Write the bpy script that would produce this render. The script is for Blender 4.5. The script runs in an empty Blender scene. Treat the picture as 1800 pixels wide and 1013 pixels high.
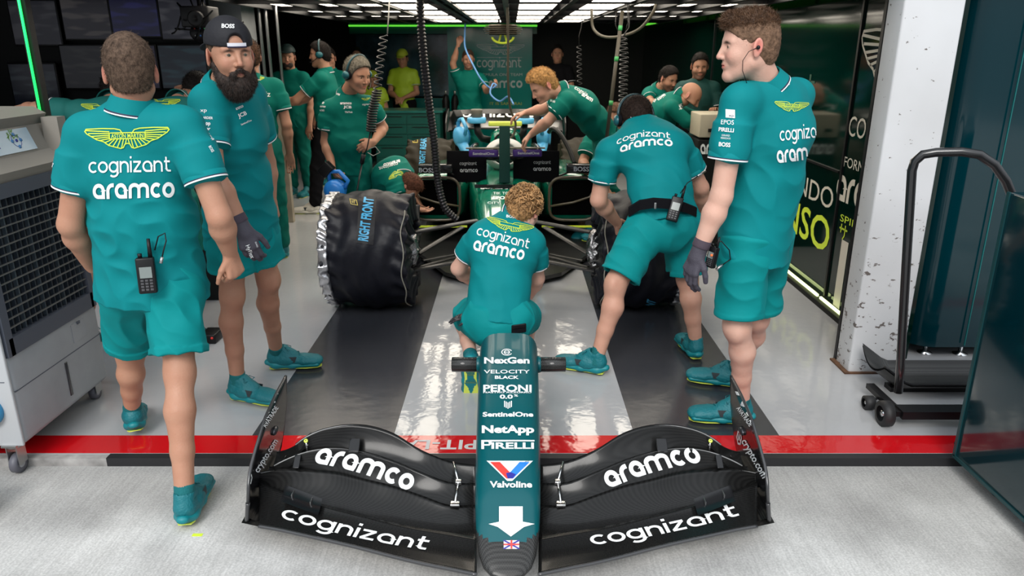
import bpy, bmesh, math, random
import numpy as np
from mathutils import Vector, Matrix
from mathutils.bvhtree import BVHTree

random.seed(7); RNG = np.random.default_rng(7)
SC = bpy.context.scene
COL = SC.collection

# ------------------------------------------------------------------ camera
FPX, CAMH = 1300.0, 1.73
TILT = math.atan((506.5 - 85) / FPX)
cam_d = bpy.data.cameras.new('camera'); cam = bpy.data.objects.new('camera', cam_d); COL.objects.link(cam)
cam.location = (0, 0, CAMH); cam.rotation_euler = (math.pi / 2 - TILT, 0, 0)
cam_d.sensor_width = 36; cam_d.lens = 36 * FPX / 1800; cam_d.clip_start = .05; cam_d.clip_end = 200
cam_d.dof.use_dof = True; cam_d.dof.focus_distance = 3.1; cam_d.dof.aperture_fstop = 5.6
SC.camera = cam
SC.view_settings.view_transform = 'Standard'; SC.view_settings.look = 'None'
SC.view_settings.gamma = 1; SC.view_settings.use_curve_mapping = False
SC.view_settings.exposure = 0.0

# ------------------------------------------------------------------ sky (bright overcast) and soft sun
w = bpy.data.worlds.new('overcast_sky'); SC.world = w; w.use_nodes = True
nt = w.node_tree; nt.nodes.clear()
wo = nt.nodes.new('ShaderNodeOutputWorld'); bg = nt.nodes.new('ShaderNodeBackground')
tc = nt.nodes.new('ShaderNodeTexCoord'); sx = nt.nodes.new('ShaderNodeSeparateXYZ')
rp = nt.nodes.new('ShaderNodeValToRGB')
rp.color_ramp.elements[0].position = .0; rp.color_ramp.elements[0].color = (.22, .23, .25, 1)
rp.color_ramp.elements[1].position = .6; rp.color_ramp.elements[1].color = (.88, .94, 1.0, 1)
nt.links.new(tc.outputs['Generated'], sx.inputs[0]); nt.links.new(sx.outputs['Z'], rp.inputs[0])
nt.links.new(rp.outputs[0], bg.inputs[0]); bg.inputs[1].default_value = 1.6
nt.links.new(bg.outputs[0], wo.inputs[0])
sun_d = bpy.data.lights.new('sun', 'SUN'); sun_d.energy = 2.4; sun_d.angle = math.radians(25); sun_d.color = (1, .97, .93)
sun = bpy.data.objects.new('sun', sun_d); COL.objects.link(sun)
sun.rotation_euler = (math.radians(50), 0, math.radians(-12)); sun.location = (0, -5, 8)
RIG_STRENGTH = 6.0      # the LED panels of the lighting rig over the car

# ------------------------------------------------------------------ projection helpers: photo pixel -> place in the world
def V3(*a): return np.array(a, float)
def ray(px, py):
    u = (px - 900) / FPX; v = (506.5 - py) / FPX
    return V3(u, math.cos(TILT) + v * math.sin(TILT), -math.sin(TILT) + v * math.cos(TILT))
def P(px, py, Y): d = ray(px, py); return V3(0, 0, CAMH) + d * (Y / d[1])
def PZ(px, py, z=0.): d = ray(px, py); return V3(0, 0, CAMH) + d * ((z - CAMH) / d[2])
def PX(px, py, X): d = ray(px, py); return V3(0, 0, CAMH) + d * (X / d[0])
def nrm(v): v = np.asarray(v, float); return v / (np.linalg.norm(v) + 1e-12)

# ------------------------------------------------------------------ materials
MATS = {}
def mat(name, col, rough=.5, metal=0., emis=None, es=0., bump=0., bscale=50., spec=.5, coat=0., sheen=0., sss=0., var=0., vscale=4., trans=0., stretch=None, alpha=1., detail=4.):
    if name in MATS: return MATS[name]
    m = bpy.data.materials.new(name); m.use_nodes = True; n = m.node_tree; b = n.nodes['Principled BSDF']
    b.inputs['Base Color'].default_value = (*col, 1); b.inputs['Roughness'].default_value = rough
    b.inputs['Metallic'].default_value = metal; b.inputs['Specular IOR Level'].default_value = spec
    b.inputs['Coat Weight'].default_value = coat; b.inputs['Coat Roughness'].default_value = .06
    if sheen: b.inputs['Sheen Weight'].default_value = sheen
    if sss:
        b.inputs['Subsurface Weight'].default_value = sss; b.inputs['Subsurface Radius'].default_value = (.012, .005, .003)
        b.inputs['Subsurface Scale'].default_value = 1.
    if trans: b.inputs['Transmission Weight'].default_value = trans
    if alpha < 1: b.inputs['Alpha'].default_value = alpha
    if emis is not None: b.inputs['Emission Color'].default_value = (*emis, 1); b.inputs['Emission Strength'].default_value = es
    if bump or var:
        tc = n.nodes.new('ShaderNodeTexCoord'); mp = n.nodes.new('ShaderNodeMapping'); n.links.new(tc.outputs['Object'], mp.inputs[0])
        if stretch: mp.inputs['Scale'].default_value = stretch
    if bump:
        t = n.nodes.new('ShaderNodeTexNoise'); t.inputs['Scale'].default_value = bscale; t.inputs['Detail'].default_value = detail
        n.links.new(mp.outputs[0], t.inputs['Vector'])
        bp = n.nodes.new('ShaderNodeBump'); bp.inputs['Strength'].default_value = bump; bp.inputs['Distance'].default_value = .01
        n.links.new(t.outputs[0], bp.inputs['Height']); n.links.new(bp.outputs[0], b.inputs['Normal'])
    if var:
        t2 = n.nodes.new('ShaderNodeTexNoise'); t2.inputs['Scale'].default_value = vscale; t2.inputs['Detail'].default_value = 5
        n.links.new(mp.outputs[0], t2.inputs['Vector'])
        hs = n.nodes.new('ShaderNodeMix'); hs.data_type = 'RGBA'
        hs.inputs[6].default_value = (*[c * (1 - var) for c in col], 1); hs.inputs[7].default_value = (*[min(1, c * (1 + var)) for c in col], 1)
        mr = n.nodes.new('ShaderNodeMapRange'); mr.inputs[1].default_value = .3; mr.inputs[2].default_value = .7
        n.links.new(t2.outputs[0], mr.inputs[0]); n.links.new(mr.outputs[0], hs.inputs[0]); n.links.new(hs.outputs[2], b.inputs['Base Color'])
    MATS[name] = m; return m

def skin_mat(name, col, red):
    """skin whose lips and ears are redder: the mesh attribute 'tint' mixes the two"""
    if name in MATS: return MATS[name]
    m = mat(name, col, rough=.52, sss=.06, spec=.35, bump=.14, bscale=160)
    n = m.node_tree; b = n.nodes['Principled BSDF']
    at = n.nodes.new('ShaderNodeAttribute'); at.attribute_name = 'tint'
    a2 = n.nodes.new('ShaderNodeAttribute'); a2.attribute_name = 'shave'
    no = n.nodes.new('ShaderNodeTexNoise'); no.inputs['Scale'].default_value = 14.
    tc = n.nodes.new('ShaderNodeTexCoord'); n.links.new(tc.outputs['Object'], no.inputs['Vector'])
    m0 = n.nodes.new('ShaderNodeMix'); m0.data_type = 'RGBA'; m0.inputs[6].default_value = (*col, 1)
    m0.inputs[7].default_value = (col[0] * .85, col[1] * .72, col[2] * .68, 1); n.links.new(no.outputs[0], m0.inputs[0])
    mx = n.nodes.new('ShaderNodeMix'); mx.data_type = 'RGBA'; mx.inputs[7].default_value = (*red, 1)
    n.links.new(m0.outputs[2], mx.inputs[6]); n.links.new(at.outputs['Fac'], mx.inputs[0])
    m2 = n.nodes.new('ShaderNodeMix'); m2.data_type = 'RGBA'; m2.inputs[7].default_value = (.06, .035, .025, 1)
    n.links.new(mx.outputs[2], m2.inputs[6]); n.links.new(a2.outputs['Fac'], m2.inputs[0]); n.links.new(m2.outputs[2], b.inputs['Base Color'])
    return m

def carbon_mat(name='carbon_fibre', dark=.010, light=.05, scale=260., rough=.28, ax=(1, 1, 0)):
    if name in MATS: return MATS[name]
    m = mat(name, (.02, .02, .02), rough=rough, coat=.10, spec=.22)
    n = m.node_tree; b = n.nodes['Principled BSDF']
    tc = n.nodes.new('ShaderNodeTexCoord'); mp = n.nodes.new('ShaderNodeMapping'); mp.inputs['Rotation'].default_value = (0, 0, math.radians(45))
    ck = n.nodes.new('ShaderNodeTexChecker'); ck.inputs['Scale'].default_value = scale
    ck.inputs[1].default_value = (dark, dark, dark, 1); ck.inputs[2].default_value = (light, light, light * .98, 1)
    n.links.new(tc.outputs['Object'], mp.inputs[0]); n.links.new(mp.outputs[0], ck.inputs['Vector']); n.links.new(ck.outputs[0], b.inputs['Base Color'])
    return m

TEAL = (.0, .195, .21)
M_SHIRT = mat('teal_polyester', TEAL, rough=.75, spec=.18, bump=.42, bscale=6, var=.06, vscale=3, stretch=(1.6, 1, .7), detail=2.)
M_SHIRT_SHADE = mat('teal_polyester_shade', (.0, .135, .105), rough=.75, spec=.15, bump=.45, bscale=7, detail=2.)  # same shirt cloth with the dimmer, greener garage light put into its colour
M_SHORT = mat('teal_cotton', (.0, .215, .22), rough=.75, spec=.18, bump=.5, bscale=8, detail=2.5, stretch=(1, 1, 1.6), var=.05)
M_SHORT_SHADE = mat('teal_cotton_shade', (.0, .12, .092), rough=.75, spec=.18, bump=.2, bscale=12)  # same shorts cloth, colour darkened for the shade inside the garage
M_WHITE = mat('white_print', (.85, .87, .87), rough=.55)
M_LIME = mat('lime_print', (.62, .78, .05), rough=.5)
M_NAVY = mat('navy_trim', (.012, .012, .045), rough=.6)
M_BLACK = mat('black_plastic', (.005, .005, .006), rough=.42, spec=.3)
M_BLACKCLOTH = mat('black_cloth', (.006, .006, .008), rough=.85, spec=.1, bump=.15, bscale=14)
M_GLOVE = mat('grey_knit_glove', (.055, .05, .068), rough=.7, bump=.3, bscale=220)
M_GLOVEP = mat('black_rubber_palm', (.016, .016, .02), rough=.45)
M_SHOE = mat('teal_mesh_shoe', (.0, .14, .165), rough=.55, bump=.35, bscale=120)
M_SOLE = mat('teal_foam_sole', (.0, .19, .215), rough=.5)
M_YELLOW = mat('lime_rubber', (.62, .72, .10), rough=.5)
M_SOCK = mat('teal_sock', (.0, .12, .13), rough=.85, bump=.3, bscale=150)
M_SKIN = skin_mat('skin_fair', (.58, .335, .245), (.58, .16, .13))
M_SKIN2 = skin_mat('skin_tan', (.46, .25, .165), (.45, .15, .11))
M_SKIN3 = skin_mat('skin_pale', (.68, .43, .34), (.66, .17, .14))
M_EYEW = mat('eye_white', (.50, .47, .45), rough=.15)
M_IRIS = mat('eye_iris', (.10, .09, .06), rough=.15)
M_CHROME = mat('polished_metal', (.7, .7, .7), rough=.2, metal=1.)
M_STEEL = mat('brushed_steel', (.45, .45, .45), rough=.35, metal=1.)
CARBON = carbon_mat()
# ------------------------------------------------------------------ objects and meshes
def tag(o, label=None, cat=None, group=None, kind=None):
    if label: o['label'] = label
    if cat: o['category'] = cat
    if group: o['group'] = group
    if kind: o['kind'] = kind
    return o
def thing(name, loc, label, cat, group=None):
    o = bpy.data.objects.new(name, None); COL.objects.link(o); o.location = tuple(float(v) for v in loc); o.empty_display_size = .1
    return tag(o, label, cat, group)
def mesh_obj(name, verts, faces, mats, parent=None, fmat=None, smooth=True, attrs=None):
    me = bpy.data.meshes.new(name)
    verts = np.asarray(verts, dtype=np.float32).reshape(-1, 3)
    if parent is not None:
        o_loc = np.array(world_loc(parent)); verts = verts - o_loc.astype(np.float32)
    if isinstance(faces, np.ndarray):
        nf, k = faces.shape
        me.vertices.add(len(verts)); me.vertices.foreach_set('co', verts.ravel())
        me.loops.add(nf * k); me.loops.foreach_set('vertex_index', faces.astype(np.int32).ravel())
        me.polygons.add(nf); me.polygons.foreach_set('loop_start', np.arange(0, nf * k, k, dtype=np.int32))
        try: me.polygons.foreach_set('loop_total', np.full(nf, k, dtype=np.int32))
        except Exception: pass
        me.update(calc_edges=True)
    else:
        me.from_pydata([tuple(map(float, v)) for v in verts], [], [tuple(map(int, f)) for f in faces]); me.update()
    if not isinstance(mats, (list, tuple)): mats = [mats]
    for m in mats: me.materials.append(m)
    if fmat is not None: me.polygons.foreach_set('material_index', np.asarray(fmat, dtype=np.int32))
    if isinstance(smooth, (bool, int)): sm = np.full(len(me.polygons), bool(smooth))
    else: sm = np.asarray(smooth)
    me.polygons.foreach_set('use_smooth', sm)
    for k, a in (attrs or {}).items():
        at = me.attributes.new(k, 'FLOAT', 'POINT'); at.data.foreach_set('value', np.asarray(a, dtype=np.float32))
    me.update()
    o = bpy.data.objects.new(name, me); COL.objects.link(o)
    if parent is not None: o.parent = parent
    return o
def world_loc(o):
    l = Vector((0, 0, 0))
    while o is not None: l += o.location; o = o.parent
    return tuple(l)

class MB:
    """collects shapes for ONE mesh object"""
    def __init__(s): s.v = []; s.f = []; s.m = []; s.s = []; s.n = 0
    def add(s, v, f, m=0, sm=False):
        v = [tuple(map(float, p)) for p in v]
        s.v += v; s.f += [tuple(int(i) + s.n for i in q) for q in f]; s.m += [m] * len(f); s.s += [sm] * len(f); s.n += len(v); return s
    def box(s, lo, hi, m=0):
        x0, y0, z0 = lo; x1, y1, z1 = hi
        v = [(x0, y0, z0), (x1, y0, z0), (x1, y1, z0), (x0, y1, z0), (x0, y0, z1), (x1, y0, z1), (x1, y1, z1), (x0, y1, z1)]
        return s.add(v, [(0, 3, 2, 1), (4, 5, 6, 7), (0, 1, 5, 4), (1, 2, 6, 5), (2, 3, 7, 6), (3, 0, 4, 7)], m)
    def obox(s, c, A, B, C, a, b, d, m=0, bev=0.):
        """oriented box, half sizes a b d along unit vectors A B C; bev chamfers every edge"""
        c, A, B, C = map(lambda q: np.asarray(q, float), (c, A, B, C))
        if not bev:
            v = [c + A * (a * i) + B * (b * j) + C * (d * k) for k in (-1, 1) for (i, j) in ((-1, -1), (1, -1), (1, 1), (-1, 1))]
            return s.add(v, [(0, 3, 2, 1), (4, 5, 6, 7), (0, 1, 5, 4), (1, 2, 6, 5), (2, 3, 7, 6), (3, 0, 4, 7)], m)
        bm = bmesh.new(); r = bmesh.ops.create_cube(bm, size=2)
        for q in bm.verts: q.co = Vector((q.co.x * a, q.co.y * b, q.co.z * d))
        bmesh.ops.bevel(bm, geom=bm.edges[:], offset=bev, segments=3, profile=.5, affect='EDGES')
        v = [c + A * q.co.x + B * q.co.y + C * q.co.z for q in bm.verts]; f = [[q.index for q in p.verts] for p in bm.faces]
        bm.free(); return s.add(v, f, m, True)
    def tube(s, pts, r, n=10, m=0, cap=True, sm=True):
        pts = [np.asarray(p, float) for p in pts]; rs = r if hasattr(r, '__len__') else [r] * len(pts)
        v = []; up = None
        for i, p in enumerate(pts):
            t = nrm(pts[min(i + 1, len(pts) - 1)] - pts[max(i - 1, 0)])
            if up is None: up = nrm(np.cross(t, (0, 0, 1) if abs(t[2]) < .9 else (1, 0, 0)))
            else: up = nrm(up - t * np.dot(up, t))
            w2 = np.cross(t, up)
            for k in range(n):
                a = 2 * math.pi * k / n; v.append(p + (up * math.cos(a) + w2 * math.sin(a)) * rs[i])
        f = [(i * n + k, i * n + (k + 1) % n, (i + 1) * n + (k + 1) % n, (i + 1) * n + k) for i in range(len(pts) - 1) for k in range(n)]
        s.add(v, f, m, sm)
        if cap: 
            base = s.n - len(v)
            s.f += [tuple(base + k for k in range(n))[::-1], tuple(base + (len(pts) - 1) * n + k for k in range(n))]; s.m += [m, m]; s.s += [False, False]
        return s
    def lathe(s, c, ax, prof, n=32, m=0, sm=True, ref=None, sq=1.):
        """prof = [(radius, height along ax)]"""
        ax = nrm(ax); u = nrm(np.cross(ax, ref if ref is not None else ((0, 0, 1) if abs(ax[2]) < .9 else (1, 0, 0)))); w2 = np.cross(ax, u); c = np.asarray(c, float)
        v = [c + ax * h + (u * math.cos(2 * math.pi * k / n) + w2 * math.sin(2 * math.pi * k / n) * sq) * r for r, h in prof for k in range(n)]
        f = [(i * n + k, i * n + (k + 1) % n, (i + 1) * n + (k + 1) % n, (i + 1) * n + k) for i in range(len(prof) - 1) for k in range(n)]
        return s.add(v, f, m, sm)
    def sphere(s, c, r, n=16, m=0, sc=(1, 1, 1)):
        c = np.asarray(c, float); v = []; f = []; h = n // 2
        for i in range(h + 1):
            for k in range(n):
                a = math.pi * i / h; b = 2 * math.pi * k / n
                v.append(c + r * np.array([math.sin(a) * math.cos(b) * sc[0], math.sin(a) * math.sin(b) * sc[1], math.cos(a) * sc[2]]))
        for i in range(h):
            for k in range(n): f.append((i * n + k, (i + 1) * n + k, (i + 1) * n + (k + 1) % n, i * n + (k + 1) % n))
        return s.add(v, f, m, True)
    def grid(s, fn, nu, nv, m=0, sm=True, closed=False):
        v = [fn(i / nu, j / nv) for i in range(nu + 1) for j in range(nv + 1)]
        f = [(i * (nv + 1) + j, i * (nv + 1) + j + 1, (i + 1) * (nv + 1) + j + 1, (i + 1) * (nv + 1) + j) for i in range(nu) for j in range(nv)]
        return s.add(v, f, m, sm)
    def poly(s, pts, thick, nvec, m=0):
        """flat outline with thickness"""
        n = len(pts); nv = nrm(nvec) * thick
        v = [np.asarray(p, float) for p in pts] + [np.asarray(p, float) + nv for p in pts]
        f = [tuple(range(n))[::-1], tuple(range(n, 2 * n))] + [(i, (i + 1) % n, n + (i + 1) % n, n + i) for i in range(n)]
        return s.add(v, f, m)
    def obj(s, name, mats, parent=None, **k):
        return mesh_obj(name, s.v, s.f, mats, parent, fmat=s.m, smooth=s.s, **k)

# ------------------------------------------------------------------ rounded solids from distance fields (bodies, cloth, shoes)
def p_cone(a, b, ra, rb):
    a = np.asarray(a, float); b = np.asarray(b, float); R = max(ra, rb)
    def f(X, Y, Z):
        d = b - a; L2 = max(float(d @ d), 1e-9)
        px, py, pz = X - a[0], Y - a[1], Z - a[2]
        t = np.clip((px * d[0] + py * d[1] + pz * d[2]) / L2, 0, 1)
        return np.sqrt((px - d[0] * t) ** 2 + (py - d[1] * t) ** 2 + (pz - d[2] * t) ** 2) - (ra + (rb - ra) * t)
    return (np.minimum(a, b) - R, np.maximum(a, b) + R, f)
def p_fcone(a, b, ra, rb, lat=None, sq=1.):
    """flat ended cone; sq squashes it across lat"""
    a = np.asarray(a, float); b = np.asarray(b, float); R = max(ra, rb) * max(1, sq) + .01
    def f(X, Y, Z):
        d = b - a; L = float(np.linalg.norm(d)); u = d / L
        px, py, pz = X - a[0], Y - a[1], Z - a[2]
        t = px * u[0] + py * u[1] + pz * u[2]
        qx, qy, qz = px - u[0] * t, py - u[1] * t, pz - u[2] * t
        r = ra + (rb - ra) * np.clip(t / L, 0, 1)
        if lat is not None:
            l = qx * lat[0] + qy * lat[1] + qz * lat[2]
            rr = np.sqrt(np.maximum(qx * qx + qy * qy + qz * qz - l * l, 0) + (l / sq) ** 2)
        else: rr = np.sqrt(qx * qx + qy * qy + qz * qz)
        return np.maximum(rr - r, np.maximum(-t, t - L))
    return (np.minimum(a, b) - R, np.maximum(a, b) + R, f)
def p_ecap(a, b, lat, wa, da, wb, db, flat=False):
    """elliptic limb: half widths w along lat, half depths d across it"""
    a = np.asarray(a, float); b = np.asarray(b, float); ax = nrm(b - a); lat = nrm(lat - ax * np.dot(lat, ax)); dep = np.cross(ax, lat)
    R = max(wa, wb, da, db); L = float(np.linalg.norm(b - a))
    def f(X, Y, Z):
        px, py, pz = X - a[0], Y - a[1], Z - a[2]
        s = px * ax[0] + py * ax[1] + pz * ax[2]; t = np.clip(s / L, 0, 1)
        l = px * lat[0] + py * lat[1] + pz * lat[2]; q = px * dep[0] + py * dep[1] + pz * dep[2]
        w_ = wa + (wb - wa) * t; d_ = da + (db - da) * t; o = s - t * L
        if flat: o = o * 0
        m = np.minimum(w_, d_)
        k0 = np.sqrt((l / w_) ** 2 + (q / d_) ** 2 + (o / m) ** 2); k1 = np.sqrt((l / w_ ** 2) ** 2 + (q / d_ ** 2) ** 2 + (o / m ** 2) ** 2) + 1e-9
        r = k0 * (k0 - 1) / k1
        if flat: r = np.maximum(r, np.maximum(-s, s - L))
        return r
    return (np.minimum(a, b) - R, np.maximum(a, b) + R, f)
def p_ell(c, A, B, C, ra, rb, rc):
    c = np.asarray(c, float); R = max(ra, rb, rc)
    def f(X, Y, Z):
        px, py, pz = X - c[0], Y - c[1], Z - c[2]
        l = px * A[0] + py * A[1] + pz * A[2]; q = px * B[0] + py * B[1] + pz * B[2]; o = px * C[0] + py * C[1] + pz * C[2]
        k0 = np.sqrt((l / ra) ** 2 + (q / rb) ** 2 + (o / rc) ** 2); k1 = np.sqrt((l / ra ** 2) ** 2 + (q / rb ** 2) ** 2 + (o / rc ** 2) ** 2) + 1e-9
        return k0 * (k0 - 1) / k1
    return (c - R, c + R, f)
def p_box(c, A, B, C, a, b, d, r=.0):
    c = np.asarray(c, float); R = math.sqrt(a * a + b * b + d * d)
    def f(X, Y, Z):
        px, py, pz = X - c[0], Y - c[1], Z - c[2]
        x = np.abs(px * A[0] + py * A[1] + pz * A[2]) - a + r; y = np.abs(px * B[0] + py * B[1] + pz * B[2]) - b + r; z = np.abs(px * C[0] + py * C[1] + pz * C[2]) - d + r
        return np.sqrt(np.maximum(x, 0) ** 2 + np.maximum(y, 0) ** 2 + np.maximum(z, 0) ** 2) + np.minimum(np.maximum(x, np.maximum(y, z)), 0) - r
    return (c - R, c + R, f)
UX, UY, UZ = V3(1, 0, 0), V3(0, 1, 0), V3(0, 0, 1)

class Vol:
    def __init__(s): s.ops = []
    def add(s, p, k=.02): s.ops.append(('a', p, k)); return s
    def cut(s, p, k=.0): s.ops.append(('c', p, k)); return s
    def clip(s, c, n, k=.0):
        """remove what lies on the side n points to"""
        s.ops.append(('p', (np.asarray(c, float), nrm(n)), k)); return s
    def warp(s, fn): s.ops.append(('w', fn, 0)); return s
    def mesh(s, h):
        adds = [o for o in s.ops if o[0] == 'a']
        lo = np.min([o[1][0] for o in adds], axis=0) - 4 * h - .012; hi = np.max([o[1][1] for o in adds], axis=0) + 4 * h + .012
        n = np.ceil((hi - lo) / h).astype(int) + 1
        D = np.full(tuple(n), .5, dtype=np.float32)
        ax = [(lo[i] + h * np.arange(n[i])).astype(np.float32) for i in range(3)]
        def sub(a, b):
            i0 = np.clip(np.floor((a - lo) / h).astype(int), 0, n); i1 = np.clip(np.ceil((b - lo) / h).astype(int) + 1, 0, n)
            sl = tuple(slice(i0[i], i1[i]) for i in range(3))
            return sl, ax[0][sl[0]][:, None, None], ax[1][sl[1]][None, :, None], ax[2][sl[2]][None, None, :]
        for kind, p, k in s.ops:
            if kind in 'ac':
                pad = k + 3 * h
                sl, X, Y, Z = sub(p[0] - pad, p[1] + pad)
                if 0 in D[sl].shape: continue
                d = p[2](X, Y, Z).astype(np.float32); o = D[sl]
                if kind == 'a':
                    if k > 0: hh = np.clip(k - np.abs(o - d), 0, None) / k; D[sl] = np.minimum(o, d) - hh * hh * k * .25
                    else: D[sl] = np.minimum(o, d)
                else:
                    d = -d
                    if k > 0: hh = np.clip(k - np.abs(o - d), 0, None) / k; D[sl] = np.maximum(o, d) + hh * hh * k * .25
                    else: D[sl] = np.maximum(o, d)
            elif kind == 'p':
                c, nv = p
                d = ((ax[0][:, None, None] - c[0]) * nv[0] + (ax[1][None, :, None] - c[1]) * nv[1] + (ax[2][None, None, :] - c[2]) * nv[2]).astype(np.float32)
                D = np.maximum(D, d)
            else:
                I = np.nonzero(np.abs(D) < .03)
                if len(I[0]): D[I] += p(ax[0][I[0]], ax[1][I[1]], ax[2][I[2]]).astype(np.float32)
        return nets(D, lo, h)

_E = [(0, 1), (2, 3), (4, 5), (6, 7), (0, 2), (1, 3), (4, 6), (5, 7), (0, 4), (1, 5), (2, 6), (3, 7)]
def nets(D, lo, h):
    S = D < 0
    c = [S[i:S.shape[0] - 1 + i, j:S.shape[1] - 1 + j, k:S.shape[2] - 1 + k] for i in (0, 1) for j in (0, 1) for k in (0, 1)]
    a = c[0].copy(); o = c[0].copy()
    for q in c[1:]: a &= q; o |= q
    I = np.nonzero(o & ~a); N = len(I[0])
    ids = np.full(a.shape, -1, dtype=np.int32); ids[I] = np.arange(N)
    off = np.array([(i, j, k) for i in (0, 1) for j in (0, 1) for k in (0, 1)])
    val = np.stack([D[I[0] + q[0], I[1] + q[1], I[2] + q[2]] for q in off], 1)
    acc = np.zeros((N, 3)); cnt = np.zeros(N)
    for e0, e1 in _E:
        v0, v1 = val[:, e0], val[:, e1]; m = (v0 < 0) != (v1 < 0)
        t = np.where(m, v0 / np.where(np.abs(v0 - v1) < 1e-9, 1, v0 - v1), 0)
        pt = off[e0] + (off[e1] - off[e0]) * t[:, None]
        acc += pt * m[:, None]; cnt += m
    V = (np.stack(I, 1) + acc / np.maximum(cnt, 1)[:, None]) * h + lo
    F = []
    for axn in range(3):
        s0 = [slice(None)] * 3; s1 = [slice(None)] * 3; s0[axn] = slice(0, -1); s1[axn] = slice(1, None)
        A, B = S[tuple(s0)], S[tuple(s1)]
        J = np.array(np.nonzero(A != B)).T
        u, v = (axn + 1) % 3, (axn + 2) % 3
        ok = (J[:, u] > 0) & (J[:, v] > 0) & (J[:, u] < D.shape[u] - 1) & (J[:, v] < D.shape[v] - 1); J = J[ok]
        inside = S[J[:, 0], J[:, 1], J[:, 2]]
        def g(du, dv):
            K = J.copy(); K[:, u] -= du; K[:, v] -= dv; return ids[K[:, 0], K[:, 1], K[:, 2]]
        q = np.stack([g(1, 1), g(0, 1), g(0, 0), g(1, 0)], 1)
        q[~inside] = q[~inside][:, ::-1]; F.append(q)
    F = np.concatenate(F); F = F[(F >= 0).all(1)]
    return V, F

def wrinkles(amp, f=1., seed=0, dirs=None, zmin=None, zmax=None, ridge=True):
    r = np.random.default_rng(seed); ks = []
    for i in range(5):
        d = r.normal(size=3) if dirs is None else np.asarray(dirs[i % len(dirs)], float) + r.normal(size=3) * .25
        ks.append((nrm(d) * r.uniform(28, 60) * f, r.uniform(0, 6), nrm(r.normal(size=3)) * r.uniform(6, 16), r.uniform(0, 6)))
    def fn(x, y, z):
        t = 0
        for k, ph, m, p2 in ks:
            t = t + np.sin(k[0] * x + k[1] * y + k[2] * z + ph + 2.2 * np.sin(m[0] * x + m[1] * y + m[2] * z + p2))
        t = t / 3.
        if ridge: t = np.abs(t) * 1.6 - .7
        a = amp
        if zmin is not None: a = amp * np.clip((zmax - z) / (zmax - zmin), .12, 1)
        return a * t
    return fn
def fuzz(amp, f=300.):
    def fn(x, y, z): return amp * (np.sin(x * f + 3 * np.sin(z * f * .4)) * np.sin(y * f * 1.1 + 2 * np.sin(x * f * .3)) * np.sin(z * f * .9 + 2 * np.sin(y * f * .5)))
    return fn

# ------------------------------------------------------------------ lettering
_TX = {}
def text2d(s, bold=0., space=1., cell=.12, shear=0.):
    """outline lettering as flat triangles; letter height (capital) scaled to 1; centred"""
    key = (s, bold, space, cell, shear)
    if key in _TX: return _TX[key]
    cu = bpy.data.curves.new('t', 'FONT'); cu.body = s; cu.size = 1; cu.space_character = space; cu.offset = bold; cu.resolution_u = 3; cu.shear = shear
    o = bpy.data.objects.new('t', cu); COL.objects.link(o)
    dg = bpy.context.evaluated_depsgraph_get(); me = bpy.data.meshes.new_from_object(o.evaluated_get(dg))
    bm = bmesh.new(); bm.from_mesh(me); bpy.data.objects.remove(o); bpy.data.curves.remove(cu); bpy.data.meshes.remove(me)
    bm.verts.ensure_lookup_table()
    xs = [v.co.x for v in bm.verts]
    if not xs: bm.free(); return (np.zeros((0, 2)), [])
    x0, x1 = min(xs), max(xs); sc = 1 / .73
    for v in bm.verts: v.co.x = (v.co.x - (x0 + x1) / 2) * sc; v.co.y *= sc; v.co.z = 0
    if cell:
        x0, x1 = (x0 - x1) / 2 * sc, (x1 - x0) / 2 * sc; ys = [v.co.y for v in bm.verts]
        q = x0 + cell
        while q < x1:
            bmesh.ops.bisect_plane(bm, geom=bm.verts[:] + bm.edges[:] + bm.faces[:], plane_co=(q, 0, 0), plane_no=(1, 0, 0)); q += cell
        q = min(ys) + cell
        while q < max(ys):
            bmesh.ops.bisect_plane(bm, geom=bm.verts[:] + bm.edges[:] + bm.faces[:], plane_co=(0, q, 0), plane_no=(0, 1, 0)); q += cell
    bmesh.ops.triangulate(bm, faces=bm.faces[:])
    v = np.array([(q.co.x, q.co.y) for q in bm.verts]); f = [[q.index for q in p.verts] for p in bm.faces]; bm.free()
    _TX[key] = (v, f); return _TX[key]

def stroke2d(paths, wd, sub=.08):
    """ribbons of width wd along poly-lines"""
    V, F = [], []
    for pts in paths:
        pts = [np.array(p, float) for p in pts]; q = [pts[0]]
        for a, b in zip(pts[:-1], pts[1:]):
            n = max(1, int(np.linalg.norm(b - a) / sub))
            for i in range(1, n + 1): q.append(a + (b - a) * i / n)
        m = len(q); closed = np.linalg.norm(q[0] - q[-1]) < 1e-6; base = len(V)
        for i, p in enumerate(q):
            if closed: t = q[(i + 1) % (m - 1)] - q[(i - 1) % (m - 1)] if i < m - 1 else q[1] - q[-2]
            else: t = q[min(i + 1, m - 1)] - q[max(i - 1, 0)]
            t = t / (np.linalg.norm(t) + 1e-9); nn = np.array([-t[1], t[0]]) * wd / 2
            # keep the width through corners
            if 0 < i < m - 1:
                t1 = q[i] - q[i - 1]; t1 = t1 / (np.linalg.norm(t1) + 1e-9); c_ = max(.5, abs(float(t1 @ t))); nn = nn / c_
            V.append(p + nn); V.append(p - nn)
        for i in range(m - 1):
            F.append((base + 2 * i, base + 2 * i + 1, base + 2 * i + 3, base + 2 * i + 2))
    return np.array(V), F
def arc(cx, cy, rx, ry, a0, a1, n=14): return [(cx + rx * math.cos(math.radians(a0 + (a1 - a0) * i / n)), cy + ry * math.sin(math.radians(a0 + (a1 - a0) * i / n))) for i in range(n + 1)]
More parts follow.
